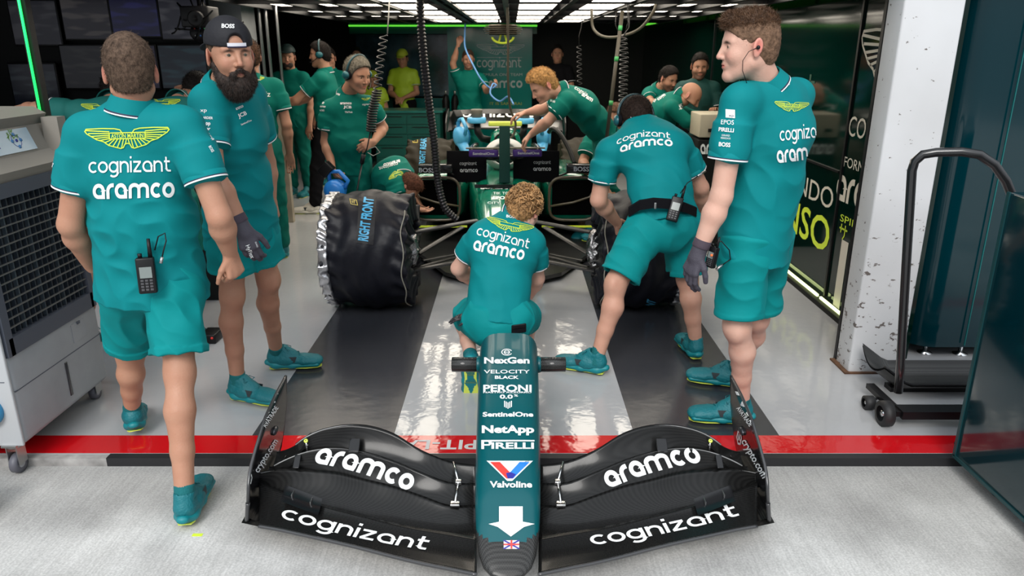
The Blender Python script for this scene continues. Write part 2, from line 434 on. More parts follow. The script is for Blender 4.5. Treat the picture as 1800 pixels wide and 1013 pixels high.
def logo_letters(word, wd):
    """geometric rounded lower case used by the two shirt sponsors; x-height 1; centred on x, baseline 0"""
    h = wd / 2; R = .5 - h; x = 0; P_ = []
    for ch in word:
        if ch == 'o': P_.append([(x + .5 + px, py) for px, py in arc(0, .5, R, R, 0, 360, 24)]); x += 1.08
        elif ch == 'c': P_.append([(x + .5 + px, py) for px, py in arc(0, .5, R, R, 48, 312, 20)]); x += .98
        elif ch == 'a': P_.append([(x + .5 + px, py) for px, py in arc(0, .5, R, R, 90, 270, 14)] + [(x + 1 - h, h), (x + 1 - h, .5)] + [(x + .5 + px, py) for px, py in arc(0, .5, R, R, 0, 90, 8)]); x += 1.13
        elif ch == 'r': P_.append([(x + h, 0), (x + h, .45)] + [(x + .5 + px, py) for px, py in arc(0, .5, R, R, 180, 90, 8)] + [(x + .62, 1 - h)]); x += .70
        elif ch == 'm':
            r = .36
            P_.append([(x + h, 0), (x + h, .6)] + [(x + h + r / 1 + px, py) for px, py in arc(0, .62, r, .38 - h, 180, 0, 10)] + [(x + h + 2 * r, 0)])
            P_.append([(x + h + 2 * r, .6)] + [(x + h + 3 * r + px, py) for px, py in arc(0, .62, r, .38 - h, 180, 0, 10)] + [(x + h + 4 * r, 0)]); x += 4 * r + wd + .13
        elif ch == 'n': P_.append([(x + h, 0), (x + h, 1)]); P_.append([(x + h, .5)] + [(x + .46 + px, py) for px, py in arc(0, .55, .46 - h, .45 - h, 180, 0, 12)] + [(x + .92 - h, 0)]); x += 1.05
        elif ch == 'i': P_.append([(x + h, 0), (x + h, 1)]); P_.append([(x + h, 1.22), (x + h, 1.22 + wd * 1.1)]); x += wd + .14
        elif ch == 'z': P_.append([(x + .04, 1 - h), (x + .78, 1 - h)]); P_.append([(x + .74, 1 - h), (x + .08, h)]); P_.append([(x + .04, h), (x + .82, h)]); x += .95
        elif ch == 't': P_.append([(x + .25, 1.32), (x + .25, .3)] + [(x + .25 + .3 - h + px, py) for px, py in arc(0, .3, .3 - h, .3 - h, 180, 270, 6)] + [(x + .7, h)]); P_.append([(x + .02, 1 - h), (x + .66, 1 - h)]); x += .78
        elif ch == 'g': P_.append([(x + .5 + px, py) for px, py in arc(0, .5, R, R, 0, 360, 24)]); P_.append([(x + 1 - h, 1), (x + 1 - h, .0)] + [(x + .5 + px, py) for px, py in arc(0, .0, R, .42 - h, 0, -140, 12)]); x += 1.13
    x -= .1
    V, F = stroke2d(P_, wd, .12); V[:, 0] -= x / 2
    return V, F, x
def wing_logo():
    """winged badge, width 2 (x -1..1)"""
    out = []
    for s in (1, -1):
        o = [(.10, .02), (.17, .12), (.30, .15), (.62, .16), (.97, .15), (1.0, .10), (.95, .04), (.72, -.10), (.56, -.15), (.44, -.24), (.16, -.32), (.10, -.30), (.06, -.22), (0, -.2)]
        out.append([(s * x, y) for x, y in o])
        for (a, b) in (((.42, .08), (.98, .12)), ((.42, .04), (.92, .05)), ((.42, -.0), (.84, -.02)), ((.42, -.04), (.76, -.07)), ((.42, -.08), (.66, -.12)),
                       ((.36, -.10), (.52, -.17)), ((.30, -.10), (.44, -.23)), ((.23, -.10), (.34, -.265)), ((.16, -.10), (.24, -.30)), ((.09, -.10), (.14, -.31)), ((.02, -.10), (.05, -.22))):
            out.append([(s * a[0], a[1]), (s * b[0], b[1])])
    out.append([(-.42, .05), (.42, .05), (.42, -.09), (-.42, -.09), (-.42, .05)])
    return stroke2d(out, .024, .06)

class Skin:
    """a finished surface (verts, faces) that lettering can be laid on before it becomes one mesh object"""
    def __init__(s, V, F):
        s.V = np.asarray(V, float); s.F = F
        s.bvh = BVHTree.FromPolygons([tuple(v) for v in s.V], [tuple(int(i) for i in f) for f in F])
        s.xv = []; s.xf = []; s.xm = []; s.n = 0
    def decal(s, g, o, U, Vv, m=1, lift=.0025, path=None):
        """g=(verts2d, faces); o,U,Vv in photo pixels; the print is thrown onto the surface along the line of sight"""
        v2, f2 = g[0], g[1]; C = Vector((0, 0, CAMH)); pts = []; ok = []
        for a, b in v2:
            if path is not None: q = path(a, b)
            else: q = (o[0] + U[0] * a + Vv[0] * b, o[1] + U[1] * a + Vv[1] * b)
            d = Vector(ray(*q)).normalized()
            h = s.bvh.ray_cast(C, d, 40)
            if h[0] is None: pts.append((0, 0, 0)); ok.append(False)
            else:
                nv = h[1] if h[1].dot(d) < 0 else -h[1]
                pts.append(tuple(h[0] + nv * lift - d * lift * .5)); ok.append(True)
        fs = []
        for f in f2:
            if all(ok[i] for i in f):
                c = [pts[i] for i in f]; 
                if max(abs(c[i][1] - c[i - 1][1]) for i in range(len(c))) < .09: fs.append(tuple(i + s.n for i in f))
        s.xv += pts; s.xf += fs; s.xm += [m] * len(fs); s.n += len(pts)
    def text(s, t, o, wpx, hpx=None, ang=0., bold=.0, m=1, lift=.0025, skew=0., up=None, space=1., cell=.3):
        """t centred at pixel o, wpx wide, capital height hpx, baseline turned by ang degrees (positive = rising to the right)"""
        v, f = text2d(t, bold, space, cell)
        if len(v) == 0: return
        W = v[:, 0].max() - v[:, 0].min(); a = math.radians(ang); su = wpx / W; sv = hpx if hpx else su
        U = (math.cos(a) * su, -math.sin(a) * su); Vv = up if up is not None else (-math.sin(a) * sv + skew * sv, -math.cos(a) * sv)
        v = v - np.array([0, .5]); s.decal((v, f), o, U, Vv, m, lift)
    def word(s, t, o, wpx, hpx, ang=0., wd=.2, m=1, lift=.0025, skew=0., bend=0.):
        """logo lettering; bend lifts the middle of the base line (pixels)"""
        v, f, W = logo_letters(t, wd); v = v - np.array([0, .5]); a = math.radians(ang)
        def path(x, y):
            u = x / (W / 2); X = u * wpx / 2; Yv = -y * hpx - bend * (1 - u * u)
            Xs = X + skew * y * hpx
            return (o[0] + Xs * math.cos(a) + Yv * math.sin(a), o[1] - Xs * math.sin(a) + Yv * math.cos(a))
        s.decal((v, f), o, None, None, m, lift, path)
    def wing(s, o, wpx, hs=1., ang=0., m=2, lift=.0025, name=True, tm=2, bend=0.):
        v, f = wing_logo(); a = math.radians(ang); k = wpx / 2
        s.decal((v, f), o, (math.cos(a) * k, -math.sin(a) * k), (-math.sin(a) * k * hs, -math.cos(a) * k * hs), m, lift)
        if name: s.text('ASTON MARTIN', (o[0] + math.sin(a) * .02 * k, o[1] + .02 * k * hs), wpx * .38, .10 * k * hs, ang, .012, tm, lift)
    def obj(s, name, mats, parent=None, extra=None):
        nb = len(s.V); xv = np.array(s.xv, float).reshape(-1, 3)
        if not s.xf: return mesh_obj(name, s.V, s.F, mats, parent, fmat=None)
        use = sorted({i for f in s.xf for i in f}); new = {j: k for k, j in enumerate(use)}; xv = xv[use]
        faces = [tuple(int(i) for i in f) for f in s.F] + [tuple(new[i] + nb for i in f) for f in s.xf]
        return mesh_obj(name, np.vstack([s.V, xv]), faces, mats, parent, fmat=[0] * len(s.F) + s.xm, smooth=[True] * len(s.F) + [False] * len(s.xf))
# ------------------------------------------------------------------ people
def frame(f, u): f = nrm(f); u = nrm(np.asarray(u, float) - f * np.dot(u, f)); return f, np.cross(f, u), u
def blades(V, F, n, length, width, comb, spread=.5, lift=.5, keep=None, seed=1, curl=0.):
    """short tapering hairs rooted on a surface; comb(p, normal) gives the lie of the hair"""
    r = np.random.default_rng(seed); V = np.asarray(V); F = np.asarray(F)
    c = V[F].mean(1); nn = np.cross(V[F[:, 1]] - V[F[:, 0]], V[F[:, 2]] - V[F[:, 0]]); ar = np.linalg.norm(nn, axis=1) + 1e-12; nn = nn / ar[:, None]
    if keep is not None:
        m = keep(c); c, nn, ar = c[m], nn[m], ar[m]
    idx = r.choice(len(c), n, p=ar / ar.sum()); p = c[idx] + r.normal(size=(n, 3)) * .002; nv = nn[idx]
    d = comb(p, nv) + nv * lift + r.normal(size=(n, 3)) * spread; d /= np.linalg.norm(d, axis=1)[:, None]
    L = length * r.uniform(.6, 1.25, n)[:, None]; side = np.cross(d, nv + r.normal(size=(n, 3)) * .3); side /= np.linalg.norm(side, axis=1)[:, None] + 1e-9
    p = p - nv * .002; cv = (nv * -.25 + r.normal(size=(n, 3)) * curl)
    m1 = p + d * L * .5; e = p + d * L + cv * L * .6
    W = width / 2
    out = np.stack([p - side * W, p + side * W, m1 + side * W * .8, m1 - side * W * .8, e], 1).reshape(-1, 3)
    b = np.arange(n)[:, None] * 5
    q = np.concatenate([b + np.array([[0, 1, 2, 3]]), b + np.array([[3, 2, 4, 4]])], 0)
    return out, q
def merge(parts):
    V, F, n = [], [], 0
    for v, f in parts: V.append(v); F += [tuple(dict.fromkeys(int(i) + n for i in q)) for q in f]; n += len(v)
    return np.vstack(V), F

def hand_prims(w, e, fd, pn, thumb, curl, sc=1., grow=0., spread=.06):
    """wrist w, forearm from e; fd finger direction, pn the way the palm faces, thumb the thumb's side, curl = bend of each joint (rad)"""
    fd = nrm(fd); pn = nrm(pn - fd * np.dot(pn, fd)); lat = nrm(np.cross(fd, pn)); 
    if np.dot(lat, thumb) < 0: lat = -lat
    L = []; g = grow
    offs = (.030, .010, -.010, -.029); lens = ((.043, .026, .022), (.048, .030, .024), (.044, .028, .023), (.034, .021, .020)); rr = (.0092, .0095, .009, .0082); kn = (.084, .088, .084, .076)
    def rot(d, a): return nrm(d * math.cos(a) + pn * math.sin(a))
    for i in range(4):
        k0 = w + (fd * kn[i] + lat * offs[i] - pn * .002) * sc; base = w + (fd * .012 + lat * offs[i] * .55) * sc
        L.append((p_cone(base, k0, (.0155) * sc + g, .0125 * sc + g), .012))
        a = curl[i] if hasattr(curl, '__len__') else curl; ang = 0; p = k0; r = rr[i]
        d0 = nrm(fd + lat * offs[i] * spread * 25)
        for j, l in enumerate(lens[i]):
            ang += a * (.9, 1.1, .7)[j]; d = nrm(d0 * math.cos(ang) + pn * math.sin(ang)); q = p + d * l * sc
            L.append((p_cone(p, q, r * sc + g, (r - .0008) * sc + g), .003)); p = q; r -= .0008
    L.append((p_cone(w + (fd * .015 + lat * .008) * sc, w + (fd * .07) * sc, .018 * sc + g, .015 * sc + g), .012))
    ta = nrm(fd * .75 + lat * .62 + pn * .25); p = w + (fd * .022 + lat * .026) * sc
    for j, (l, r) in enumerate(((.040, .0135), (.032, .0105), (.026, .0095))):
        q = p + ta * l * sc; L.append((p_cone(p, q, r * sc + g, (r - .0012) * sc + g), .008 if j == 0 else .003)); p = q
        ta = nrm(ta + fd * .35 + pn * .25 - lat * .2)
    return L

def head_ops(v, hc, f, r, u, sc=1., neck=None, jaw=1., k=1., ears=True, nose=1.):
    def q(a, b, c): return hc + (f * a + r * b + u * c) * sc
    S = sc
    v.add(p_ell(q(-.012, 0, .036), f, r, u, .098 * S, .077 * S, .088 * S), .02)
    v.add(p_ell(q(.028, 0, -.028), f, r, u, .064 * S, .062 * S * jaw, .088 * S), .04)
    for s in (-1, 1):
        v.add(p_cone(q(.0, s * .050 * jaw, -.062), q(.066, s * .013, -.106), .020 * S * jaw, .017 * S), .035)
        v.add(p_ell(q(.058, s * .040, -.034), f, r, u, .026 * S, .022 * S, .024 * S), .025)
        v.add(p_cone(q(.080, s * .012, .020), q(.068, s * .044, .019), .011 * S, .010 * S), .012)
    v.add(p_ell(q(.074, 0, -.104), f, r, u, .017 * S, .02 * S, .015 * S), .02)
    for s in (-1, 1):
        v.cut(p_ell(q(.097, s * .031, .002), f, r, u, .018 * S, .019 * S, .012 * S), .014)
        v.add(p_ell(q(.0695, s * .031, .001), f, r, u, .0148 * S, .0155 * S, .0140 * S), .003)
        v.cut(p_ell(q(.089, s * .031, -.0005), f, r, u, .012 * S, .0125 * S, .0030 * S), .002)
    n_ = nose
    v.add(p_cone(q(.0855, 0, .012), q(.104 + .003 * n_, 0, -.029), .0080 * S, .0092 * S), .012)
    v.add(p_ell(q(.104 + .003 * n_, 0, -.034), f, r, u, .0100 * S, .0100 * S, .0085 * S), .006)
    for s in (-1, 1):
        v.add(p_ell(q(.095, s * .0125, -.037), f, r, u, .010 * S, .0068 * S, .0075 * S), .005)
        v.cut(p_ell(q(.099, s * .007, -.045), f, r, u, .004 * S, .0035 * S, .004 * S), .002)
    v.add(p_ell(q(.082, 0, -.064), f, r, u, .013 * S, .028 * S, .018 * S), .012)
    v.add(p_cone(q(.0905, -.013, -.0605), q(.0905, .013, -.0605), .0040 * S, .0040 * S), .005)
    v.add(p_cone(q(.0888, -.012, -.0712), q(.0888, .012, -.0712), .0050 * S, .0050 * S), .005)
    v.cut(p_ell(q(.101, 0, -.066), f, r, u, .014 * S, .024 * S, .0014 * S), .003)
    if ears:
        for s in (-1, 1):
            ef = nrm(f * .28 + r * s * -1. * 0 + u * 0 + f * 0); en = nrm(r * s * .93 - f * .36); et = nrm(np.cross(u, en)); eu = nrm(u * .97 - f * .2); et = nrm(np.cross(eu, en))
            c = q(-.014, s * .082, -.006)
            v.add(p_ell(c, et, en, eu, .020 * S, .0075 * S, .031 * S), .006)
            v.cut(p_ell(c + en * .008 * S + eu * .004 * S, et, en, eu, .012 * S, .006 * S, .020 * S), .004)
            v.add(p_ell(c - eu * .026 * S - et * 0, et, en, eu, .011 * S, .0065 * S, .012 * S), .005)
    if neck is not None: v.add(p_cone(neck, q(-.024, 0, -.055), .062 * S, .057 * S), .025)
    return q

def person(label, J, fwd, hf, hu=(0, 0, 1), h=.006, hh=.004, g=1., skin=None, shirt=None, shorts=None, legs='shorts', hair=None, hands=None,
           hem=.10, hemw=1., belly=0., shoes=True, toes=None, sleeve=.60, headsc=1., group=None, wr=.004, seed=0, deco=None, cuffs=True, face=True, socks=True, category='person',
           shoe_m=None, sole_m=None, rolled=False, hollow=True, eyes=True, shave=0., collar=True, jaw=1., shortlen=.84, boss=False, legscale=1., skinred=None, up_legs=1., waistw=1., lims='ab', ears=True):
    skin = skin or M_SKIN; shirt = shirt or M_SHIRT; shorts = shorts or M_SHORT
    J = {k: np.asarray(v, float) for k, v in J.items()}; fwd = nrm(fwd)
    pel, chest, neck, hc = J['pel'], J['chest'], J['neck'], J['head']
    lat_s = nrm(J['sb'] - J['sa']); lat_h = nrm(J['hb'] - J['ha']) if 'hb' in J else lat_s
    if 'ha' not in J: J['ha'] = pel - lat_h * .09 - V3(0, 0, .01); J['hb'] = pel + lat_h * .09 - V3(0, 0, .01)
    waist = (pel + chest) / 2 if 'waist' not in J else J['waist']
    base = V3((J['aa'][0] + J['ab'][0]) / 2, (J['aa'][1] + J['ab'][1]) / 2, 0) if 'aa' in J else V3(pel[0], pel[1], 0)
    root = thing('person', base, label, category, group)
    f, r, u = frame(hf, hu)
    dn = nrm(pel - waist); upt = nrm(neck - chest)
    # ---- body: one continuous skin
    v = Vol()
    v.add(p_ecap(pel, waist, lat_h, .150 * g, .100 * g, .130 * g, .095 * g), .03)
    v.add(p_ecap(waist, chest, lat_s, .130 * g, .095 * g, .158 * g, .105 * g), .05)
    v.add(p_ecap(chest, chest + (neck - chest) * .7, lat_s, .158 * g, .105 * g, .10 * g, .075 * g), .05)
    v.add(p_cone(J['sa'], J['sb'], .044 * g, .044 * g), .04)
    v.add(p_cone(neck, hc - (f * .024 + u * .055) * headsc, .062 * headsc, .057 * headsc), .03)
    for s in lims:
        S_, E_, W_ = J['s' + s], J['e' + s], J['w' + s]
        v.add(p_cone(S_, E_, .047 * g, .042 * g), .02)
        m = E_ + (W_ - E_) * .3
        v.add(p_cone(E_, m, .039 * g, .044 * g), .02); v.add(p_cone(m, W_, .044 * g, .0265 * g), .02)
        hd = (hands or {}).get(s)
        if hd is None: hd = (W_ - E_, np.cross(W_ - E_, lat_s), fwd, .35)
        for p, k in hand_prims(W_, E_, hd[0], np.asarray(hd[1], float), np.asarray(hd[2], float), hd[3], grow=-.0012 if len(hd) > 4 and hd[4] else 0.): v.add(p, k)
    toes = toes or {}
    if legs:
        for s in 'ab':
            H_, K_, A_ = J['h' + s], J['k' + s], J['a' + s]; td = nrm(toes.get(s, fwd)); ax = nrm(A_ - K_)
            bk = nrm(-td + ax * np.dot(td, ax))
            v.add(p_cone(H_, K_, .080 * g, .051 * g), .03)
            c = K_ + (A_ - K_) * .3 + bk * .016
            v.add(p_cone(K_, c, .047 * g, .051 * g), .04); v.add(p_cone(c, K_ + (A_ - K_) * .62 + bk * .006, .052 * g, .040 * g), .025); v.add(p_cone(K_ + (A_ - K_) * .62 + bk * .006, A_, .040 * g, .033 * g), .02)
            v.add(p_ell(K_ - bk * .022, lat_h, nrm(-bk), UZ, .032 * g, .026 * g, .046 * g), .035)
            uf = nrm(UZ - td * td[2]); v.add(p_cone(A_, A_ - uf * .045 + td * .01, .032, .026), .01); v.add(p_cone(A_ - uf * .05, A_ + td * .11 - uf * .062, .024, .016), .01)
    fine = hh < h and face
    if fine: v.cut(p_fcone(neck + u * .030, neck + u * .34 + f * .02, .10, .16))
    else: head_ops(v, hc, f, r, u, headsc, neck, jaw, ears=ears)
    V1, F1 = v.mesh(h)
    if fine:
        v2 = Vol(); head_ops(v2, hc, f, r, u, headsc, neck + u * .0, jaw, ears=ears); v2.clip(neck + u * .02, -u)
        V2, F2 = v2.mesh(hh); F1 = np.concatenate([F1, F2 + len(V1)]); V1 = np.vstack([V1, V2])
    d = V1 - hc; L = np.stack([d @ f, d @ r, d @ u], 1) / headsc
    lip = np.clip(1.3 - np.sqrt(((L[:, 0] - .092) / .014) ** 2 + (L[:, 1] / .023) ** 2 + ((L[:, 2] + .066) / .0095) ** 2), 0, .9) * 1.2
    ear = np.clip(1.25 - np.sqrt(((L[:, 0] + .014) / .03) ** 2 + ((np.abs(L[:, 1]) - .084) / .014) ** 2 + ((L[:, 2] + .006) / .038) ** 2), 0, 1) * 1.2
    chk = np.clip(1 - np.sqrt(((L[:, 0] - .075) / .03) ** 2 + ((np.abs(L[:, 1]) - .042) / .022) ** 2 + ((L[:, 2] + .03) / .022) ** 2), 0, 1) * .35
    nos = np.clip(1 - np.sqrt(((L[:, 0] - .112) / .02) ** 2 + (L[:, 1] / .02) ** 2 + ((L[:, 2] + .034) / .018) ** 2), 0, 1) * .35
    nearh = (np.abs(L) < .16).all(1)
    tint = np.clip(lip + ear * .7 + chk + nos, 0, 1) * nearh
    brow = np.clip(1.3 - np.sqrt(((L[:, 0] - .086) / .02) ** 2 + ((np.abs(L[:, 1]) - .031) / .020) ** 2 + ((L[:, 2] - .0175 + np.abs(np.abs(L[:, 1]) - .028) * .22) / .0058) ** 2), 0, 1)
    shv = np.zeros(len(V1))
    if shave: shv = shave * np.clip((-.035 - L[:, 2]) / .02, 0, 1) * np.clip((L[:, 0] - .0) / .02, 0, 1) * np.clip((L[:, 2] + .14) / .01, 0, 1) * (1 - np.clip(lip * 2, 0, 1))
    mesh_obj('body', V1, F1, skin, root, attrs={'tint': tint, 'shave': np.clip(shv + brow, 0, 1) * nearh})
    if eyes and face:
        for s in (-1, 1):
            c = hc + (f * .0705 + r * s * .031 + u * .0008) * headsc; mb = MB(); R = .0138 * headsc; gz = nrm(f)
            n_ = 20; prof = [(math.sin(math.pi * i / 14) * R, math.cos(math.pi * i / 14) * R) for i in range(15)]
            mb.lathe(c, gz, [(max(a, 1e-5), b) for a, b in prof if b <= R * .90], n_, 0); mb.lathe(c, gz, [(max(a * 1.001, 1e-5), b * 1.012) for a, b in prof if b >= R * .84], n_, 1)
            mb.lathe(c, gz, [(R * .17, R * 1.0), (1e-5, R * 1.03)], n_, 2)
            mb.obj('eye', [M_EYEW, M_IRIS, M_BLACK], root)
    # ---- shirt
    v = Vol(); o = .016; hp = pel + dn * hem; bl = fwd * belly
    if shirt is not False:
        v.add(p_ecap(hp, waist + bl * .6, lat_h, .176 * g * hemw, .124 * g * hemw, (.152 * g + belly * .3) * waistw, (.116 * g + belly * .3) * waistw), .03)
        v.add(p_ecap(waist + bl * .6, chest, lat_s, (.152 * g + belly * .3) * waistw, (.116 * g + belly * .3) * waistw, .176 * g, .121 * g), .06)
        v.add(p_ecap(chest, chest + (neck - chest) * .78, lat_s, .176 * g, .121 * g, .105 * g, .085 * g), .05)
        v.add(p_cone(J['sa'] + (J['sb'] - J['sa']) * .12, J['sb'] + (J['sa'] - J['sb']) * .12, .072 * g, .072 * g), .06); v.add(p_ecap(chest, chest + (neck - chest) * .45, lat_s, .180 * g, .118 * g, .172 * g, .098 * g), .05)
        for s in lims:
            S_, E_ = J['s' + s], J['e' + s]; ce = S_ + (E_ - S_) * sleeve
            if sleeve < .9: v.add(p_fcone(S_ + (E_ - S_) * .25, ce, .066 * g, .066 * g), .03); v.add(p_cone(S_, S_ + (E_ - S_) * .45, .062 * g, .062 * g), .05)
            else:
                W_ = J['w' + s]; v.add(p_cone(S_, E_, .066 * g, .058 * g), .03); v.add(p_cone(E_, W_, .056 * g, .042 * g), .02)
        if wr: v.warp(wrinkles(wr, .8, seed, zmin=chest[2] - .1 if upt[2] > .5 else 9, zmax=chest[2] + .12 if upt[2] > .5 else 9.1, dirs=[(.3, .2, 1), (1, .2, .6), (-.8, .2, .7)]) if upt[2] > .5 else wrinkles(wr, .8, seed))
        v.clip(hp, dn)
        hb_ = v
        V1, F1 = v.mesh(h); sk = Skin(V1, F1)
        if deco: deco(sk)
        so = sk.obj('shirt', [shirt, M_WHITE, M_LIME, M_NAVY], root)
        if cuffs and sleeve < .9:
            for s in lims:
                S_, E_ = J['s' + s], J['e' + s]; ce = S_ + (E_ - S_) * sleeve; ax = nrm(E_ - S_); R = .0672 * g + .0045
                mb = MB(); mb.lathe(ce, ax, [(R - .004, -.030), (R + .003, -.028), (R + .0035, -.008)], 40, 0)
                mb.lathe(ce, ax, [(R + .0035, -.008), (R + .0035, -.004)], 40, 1); mb.lathe(ce, ax, [(R + .0035, -.004), (R + .0035, .0015)], 40, 2); mb.lathe(ce, ax, [(R + .0035, .0015), (R - .005, .003), (R - .012, -.01)], 40, 0)
                mb.obj('sleeve_cuff', [shirt, M_NAVY, M_WHITE], so)
        if collar:
            ax = nrm(nrm(hc - f * .03 - u * .08 - neck) * .6 + upt * .4); cf = nrm(fwd - ax * np.dot(fwd, ax)); cl = np.cross(cf, ax); mb = MB()
            def ring(rr, hh2, drop=.0):
                out = []
                for i in range(37):
                    a = math.radians(14 + 332 * i / 36); fr = (1 + math.cos(a)) / 2; R = rr
                    out.append(neck + cf * R * math.cos(a) * 1.06 + cl * R * math.sin(a) * .98 + ax * (hh2 - fr * .030 - drop * fr))
                return out
            rs = [ring(.066, .0), ring(.066, .046), ring(.070, .050), ring(.088, .012, .01), ring(.0925, .003, .012), ring(.095, -.002, .013), ring(.0965, -.006, .014), ring(.090, -.004, .012)]
            rs = [[neck + (p - neck) * (1 if True else g) * 1.0 for p in q] for q in rs]
            vv = [p for q in rs for p in q]; n_ = 37
            for j, m_ in enumerate((0, 0, 0, 0, 1, 2, 0)):
                mb.add(rs[j] + rs[j + 1], [(i, i + 1, n_ + i + 1, n_ + i) for i in range(n_ - 1)], m_, True)
            mb.obj('collar', [shirt, M_NAVY, M_WHITE], so)
    # ---- shorts or trousers
    if legs:
        v = Vol()
        v.add(p_ecap(pel - dn * .06, pel + dn * .06, lat_h, .148 * g, .108 * g, .162 * g, .120 * g), .02)
        tips = []
        for s in 'ab':
            H_, K_, A_ = J['h' + s], J['k' + s], J['a' + s]
            if legs == 'shorts':
                hm = H_ + (K_ - H_) * shortlen; ax = nrm(K_ - H_); Rm = .094 * g * up_legs
                v.add(p_fcone(H_ - ax * .0, hm, .098 * g, Rm), .035); v.add(p_cone(H_, H_ + (K_ - H_) * .25, .096 * g, .098 * g), .03)
                if rolled: v.add(p_fcone(hm - ax * .028, hm, Rm + .006, Rm + .006), .003)
                else: v.add(p_fcone(hm - ax * .020, hm, Rm + .002, Rm + .002), .001)
                tips.append((hm, ax, Rm))
            else:
                v.add(p_cone(H_, K_, .102 * g, .078 * g), .035); v.add(p_cone(K_, A_ + (K_ - A_) * .10, .078 * g, .066 * g), .03)
        v.warp(wrinkles(.0065 if legs == 'shorts' else .006, .9, seed + 5, dirs=[(.5, .4, .8), (1, .5, .3), (.2, 1, .3)]))
        for hm, ax, Rm in tips:
            if hollow: v.cut(p_fcone(hm - ax * .022, hm + ax * .03, Rm - .017, Rm - .014), 0)
        V1, F1 = v.mesh(h); sk = Skin(V1, F1)
        if deco: deco(sk, 'shorts')
        sk.obj(legs if legs == 'shorts' else 'trousers', [shorts, M_WHITE, M_LIME, M_NAVY], root)
    if shoes and legs:
        for s in 'ab': make_shoe(root, J['a' + s], toes.get(s, fwd), J['k' + s], h=min(h, .006), socks=socks, m=shoe_m, sm=sole_m, boss=boss, legs=legs)
    if hair: hair(root, hc, f, r, u, headsc, h)
    return root

M_STRAP = mat('charcoal_strap', (.02, .03, .035), rough=.6)
def make_shoe(root, A, td, K, h=.005, socks=True, m=None, sm=None, boss=False, legs='shorts', up=None):
    m = m or M_SHOE; sm = sm or M_SOLE; A = np.asarray(A, float); td = nrm(td)
    u = nrm(UZ - td * td[2]); l = np.cross(td, u); o = A - u * .088 - td * .055            # heel on the ground
    def q(a, b, c): return o + td * a + l * b + u * c
    v = Vol()
    v.add(p_ecap(q(.045, 0, .045), q(.10, 0, .05), l, .036, .040, .040, .040), .02)
    v.add(p_ecap(q(.09, 0, .045), q(.24, 0, .034), l, .042, .036, .043, .024), .03)
    v.add(p_ecap(q(.19, 0, .036), q(.262, 0, .030), l, .046, .024, .036, .018), .02)
    v.add(p_cone(q(.035, 0, .06), q(.05, 0, .098), .034, .036), .02)
    v.add(p_cone(q(.13, 0, .068), q(.085, 0, .096), .024, .028), .02)
    v.clip(q(0, 0, .012), -u); v.clip(q(0, 0, .118), nrm(u * 1 + td * -.25))
    v.warp(fuzz(.0012, 160))
    v.cut(p_cone(q(.055, 0, .10), q(.052, 0, .2), .030, .045), .004)
    V1, F1 = v.mesh(min(h, .0045)); sk = Skin(V1, F1)
    if boss: sk.text('BOSS', tuple(boss), 16, 6, boss_ang.get(tuple(boss), 0), .02, 1)
    SS = 1.10
    sk.V = o + (sk.V - o) * SS
    so = sk.obj('shoe', [m, M_WHITE, M_LIME], root)
    v = Vol(); v.add(p_ecap(q(.040, 0, .020), q(.13, 0, .018), l, .042, .024, .041, .021), .01); v.add(p_ecap(q(.13, 0, .018), q(.252, 0, .020), l, .042, .021, .047, .018), .02)
    v.add(p_ecap(q(.0, 0, .030), q(.05, 0, .02), l, .022, .015, .036, .018), .02)
    v.clip(q(0, 0, 0), -u)
    V1, F1 = v.mesh(min(h, .0045)); mesh_obj('shoe_sole', o + (V1 - o) * SS, F1, sm, so)
    mb = MB()
    pts = [(.012, -.024), (.03, -.033), (.10, -.030), (.20, -.040), (.255, -.030), (.272, -.010), (.272, .010), (.255, .030), (.20, .040), (.10, .030), (.03, .033), (.012, .024)]
    mb.poly([o + (q(a, b * .93, -.0) - o) * SS for a, b in pts], .0045, u); mb.obj('outsole', M_YELLOW, so)
    mb = MB()
    for i in range(4):
        a = .112 + i * .022; z = .094 - i * .0105
        mb.tube([q(a, -.026, z - .016), q(a + .004, -.012, z + .0035), q(a + .012, .012, z - .001), q(a + .008, .026, z - .018)], .0028, 6)
    mb.tube([q(.115, 0, .098), q(.10, .02, .115), q(.115, .035, .10), q(.12, .004, .098)], .002, 6); mb.tube([q(.115, 0, .098), q(.10, -.022, .112), q(.118, -.036, .098), q(.12, -.004, .098)], .002, 6)
    mb.v = [tuple(o + (np.array(p) - o) * SS) for p in mb.v]; mb.obj('laces', m, so)
    for s_ in (-1, 1):
        mb = MB(); mb.grid(lambda a, b: o + (q(.095 + .05 * a + .012 * b, s_ * (.0445 - .004 * b * b), .038 + .030 * b) - o) * SS, 6, 6); mb.obj('side_strap', M_STRAP, so)
    if socks and legs == 'shorts':
        ax = nrm(K - A); mb = MB(); mb.lathe(A, ax, [(.040, -.04), (.0400, .0), (.0385, .030), (.0385, .048), (.0385, .056), (.033, .057)], 28); mb.obj('sock', M_SOCK, root)
boss_ang = {}

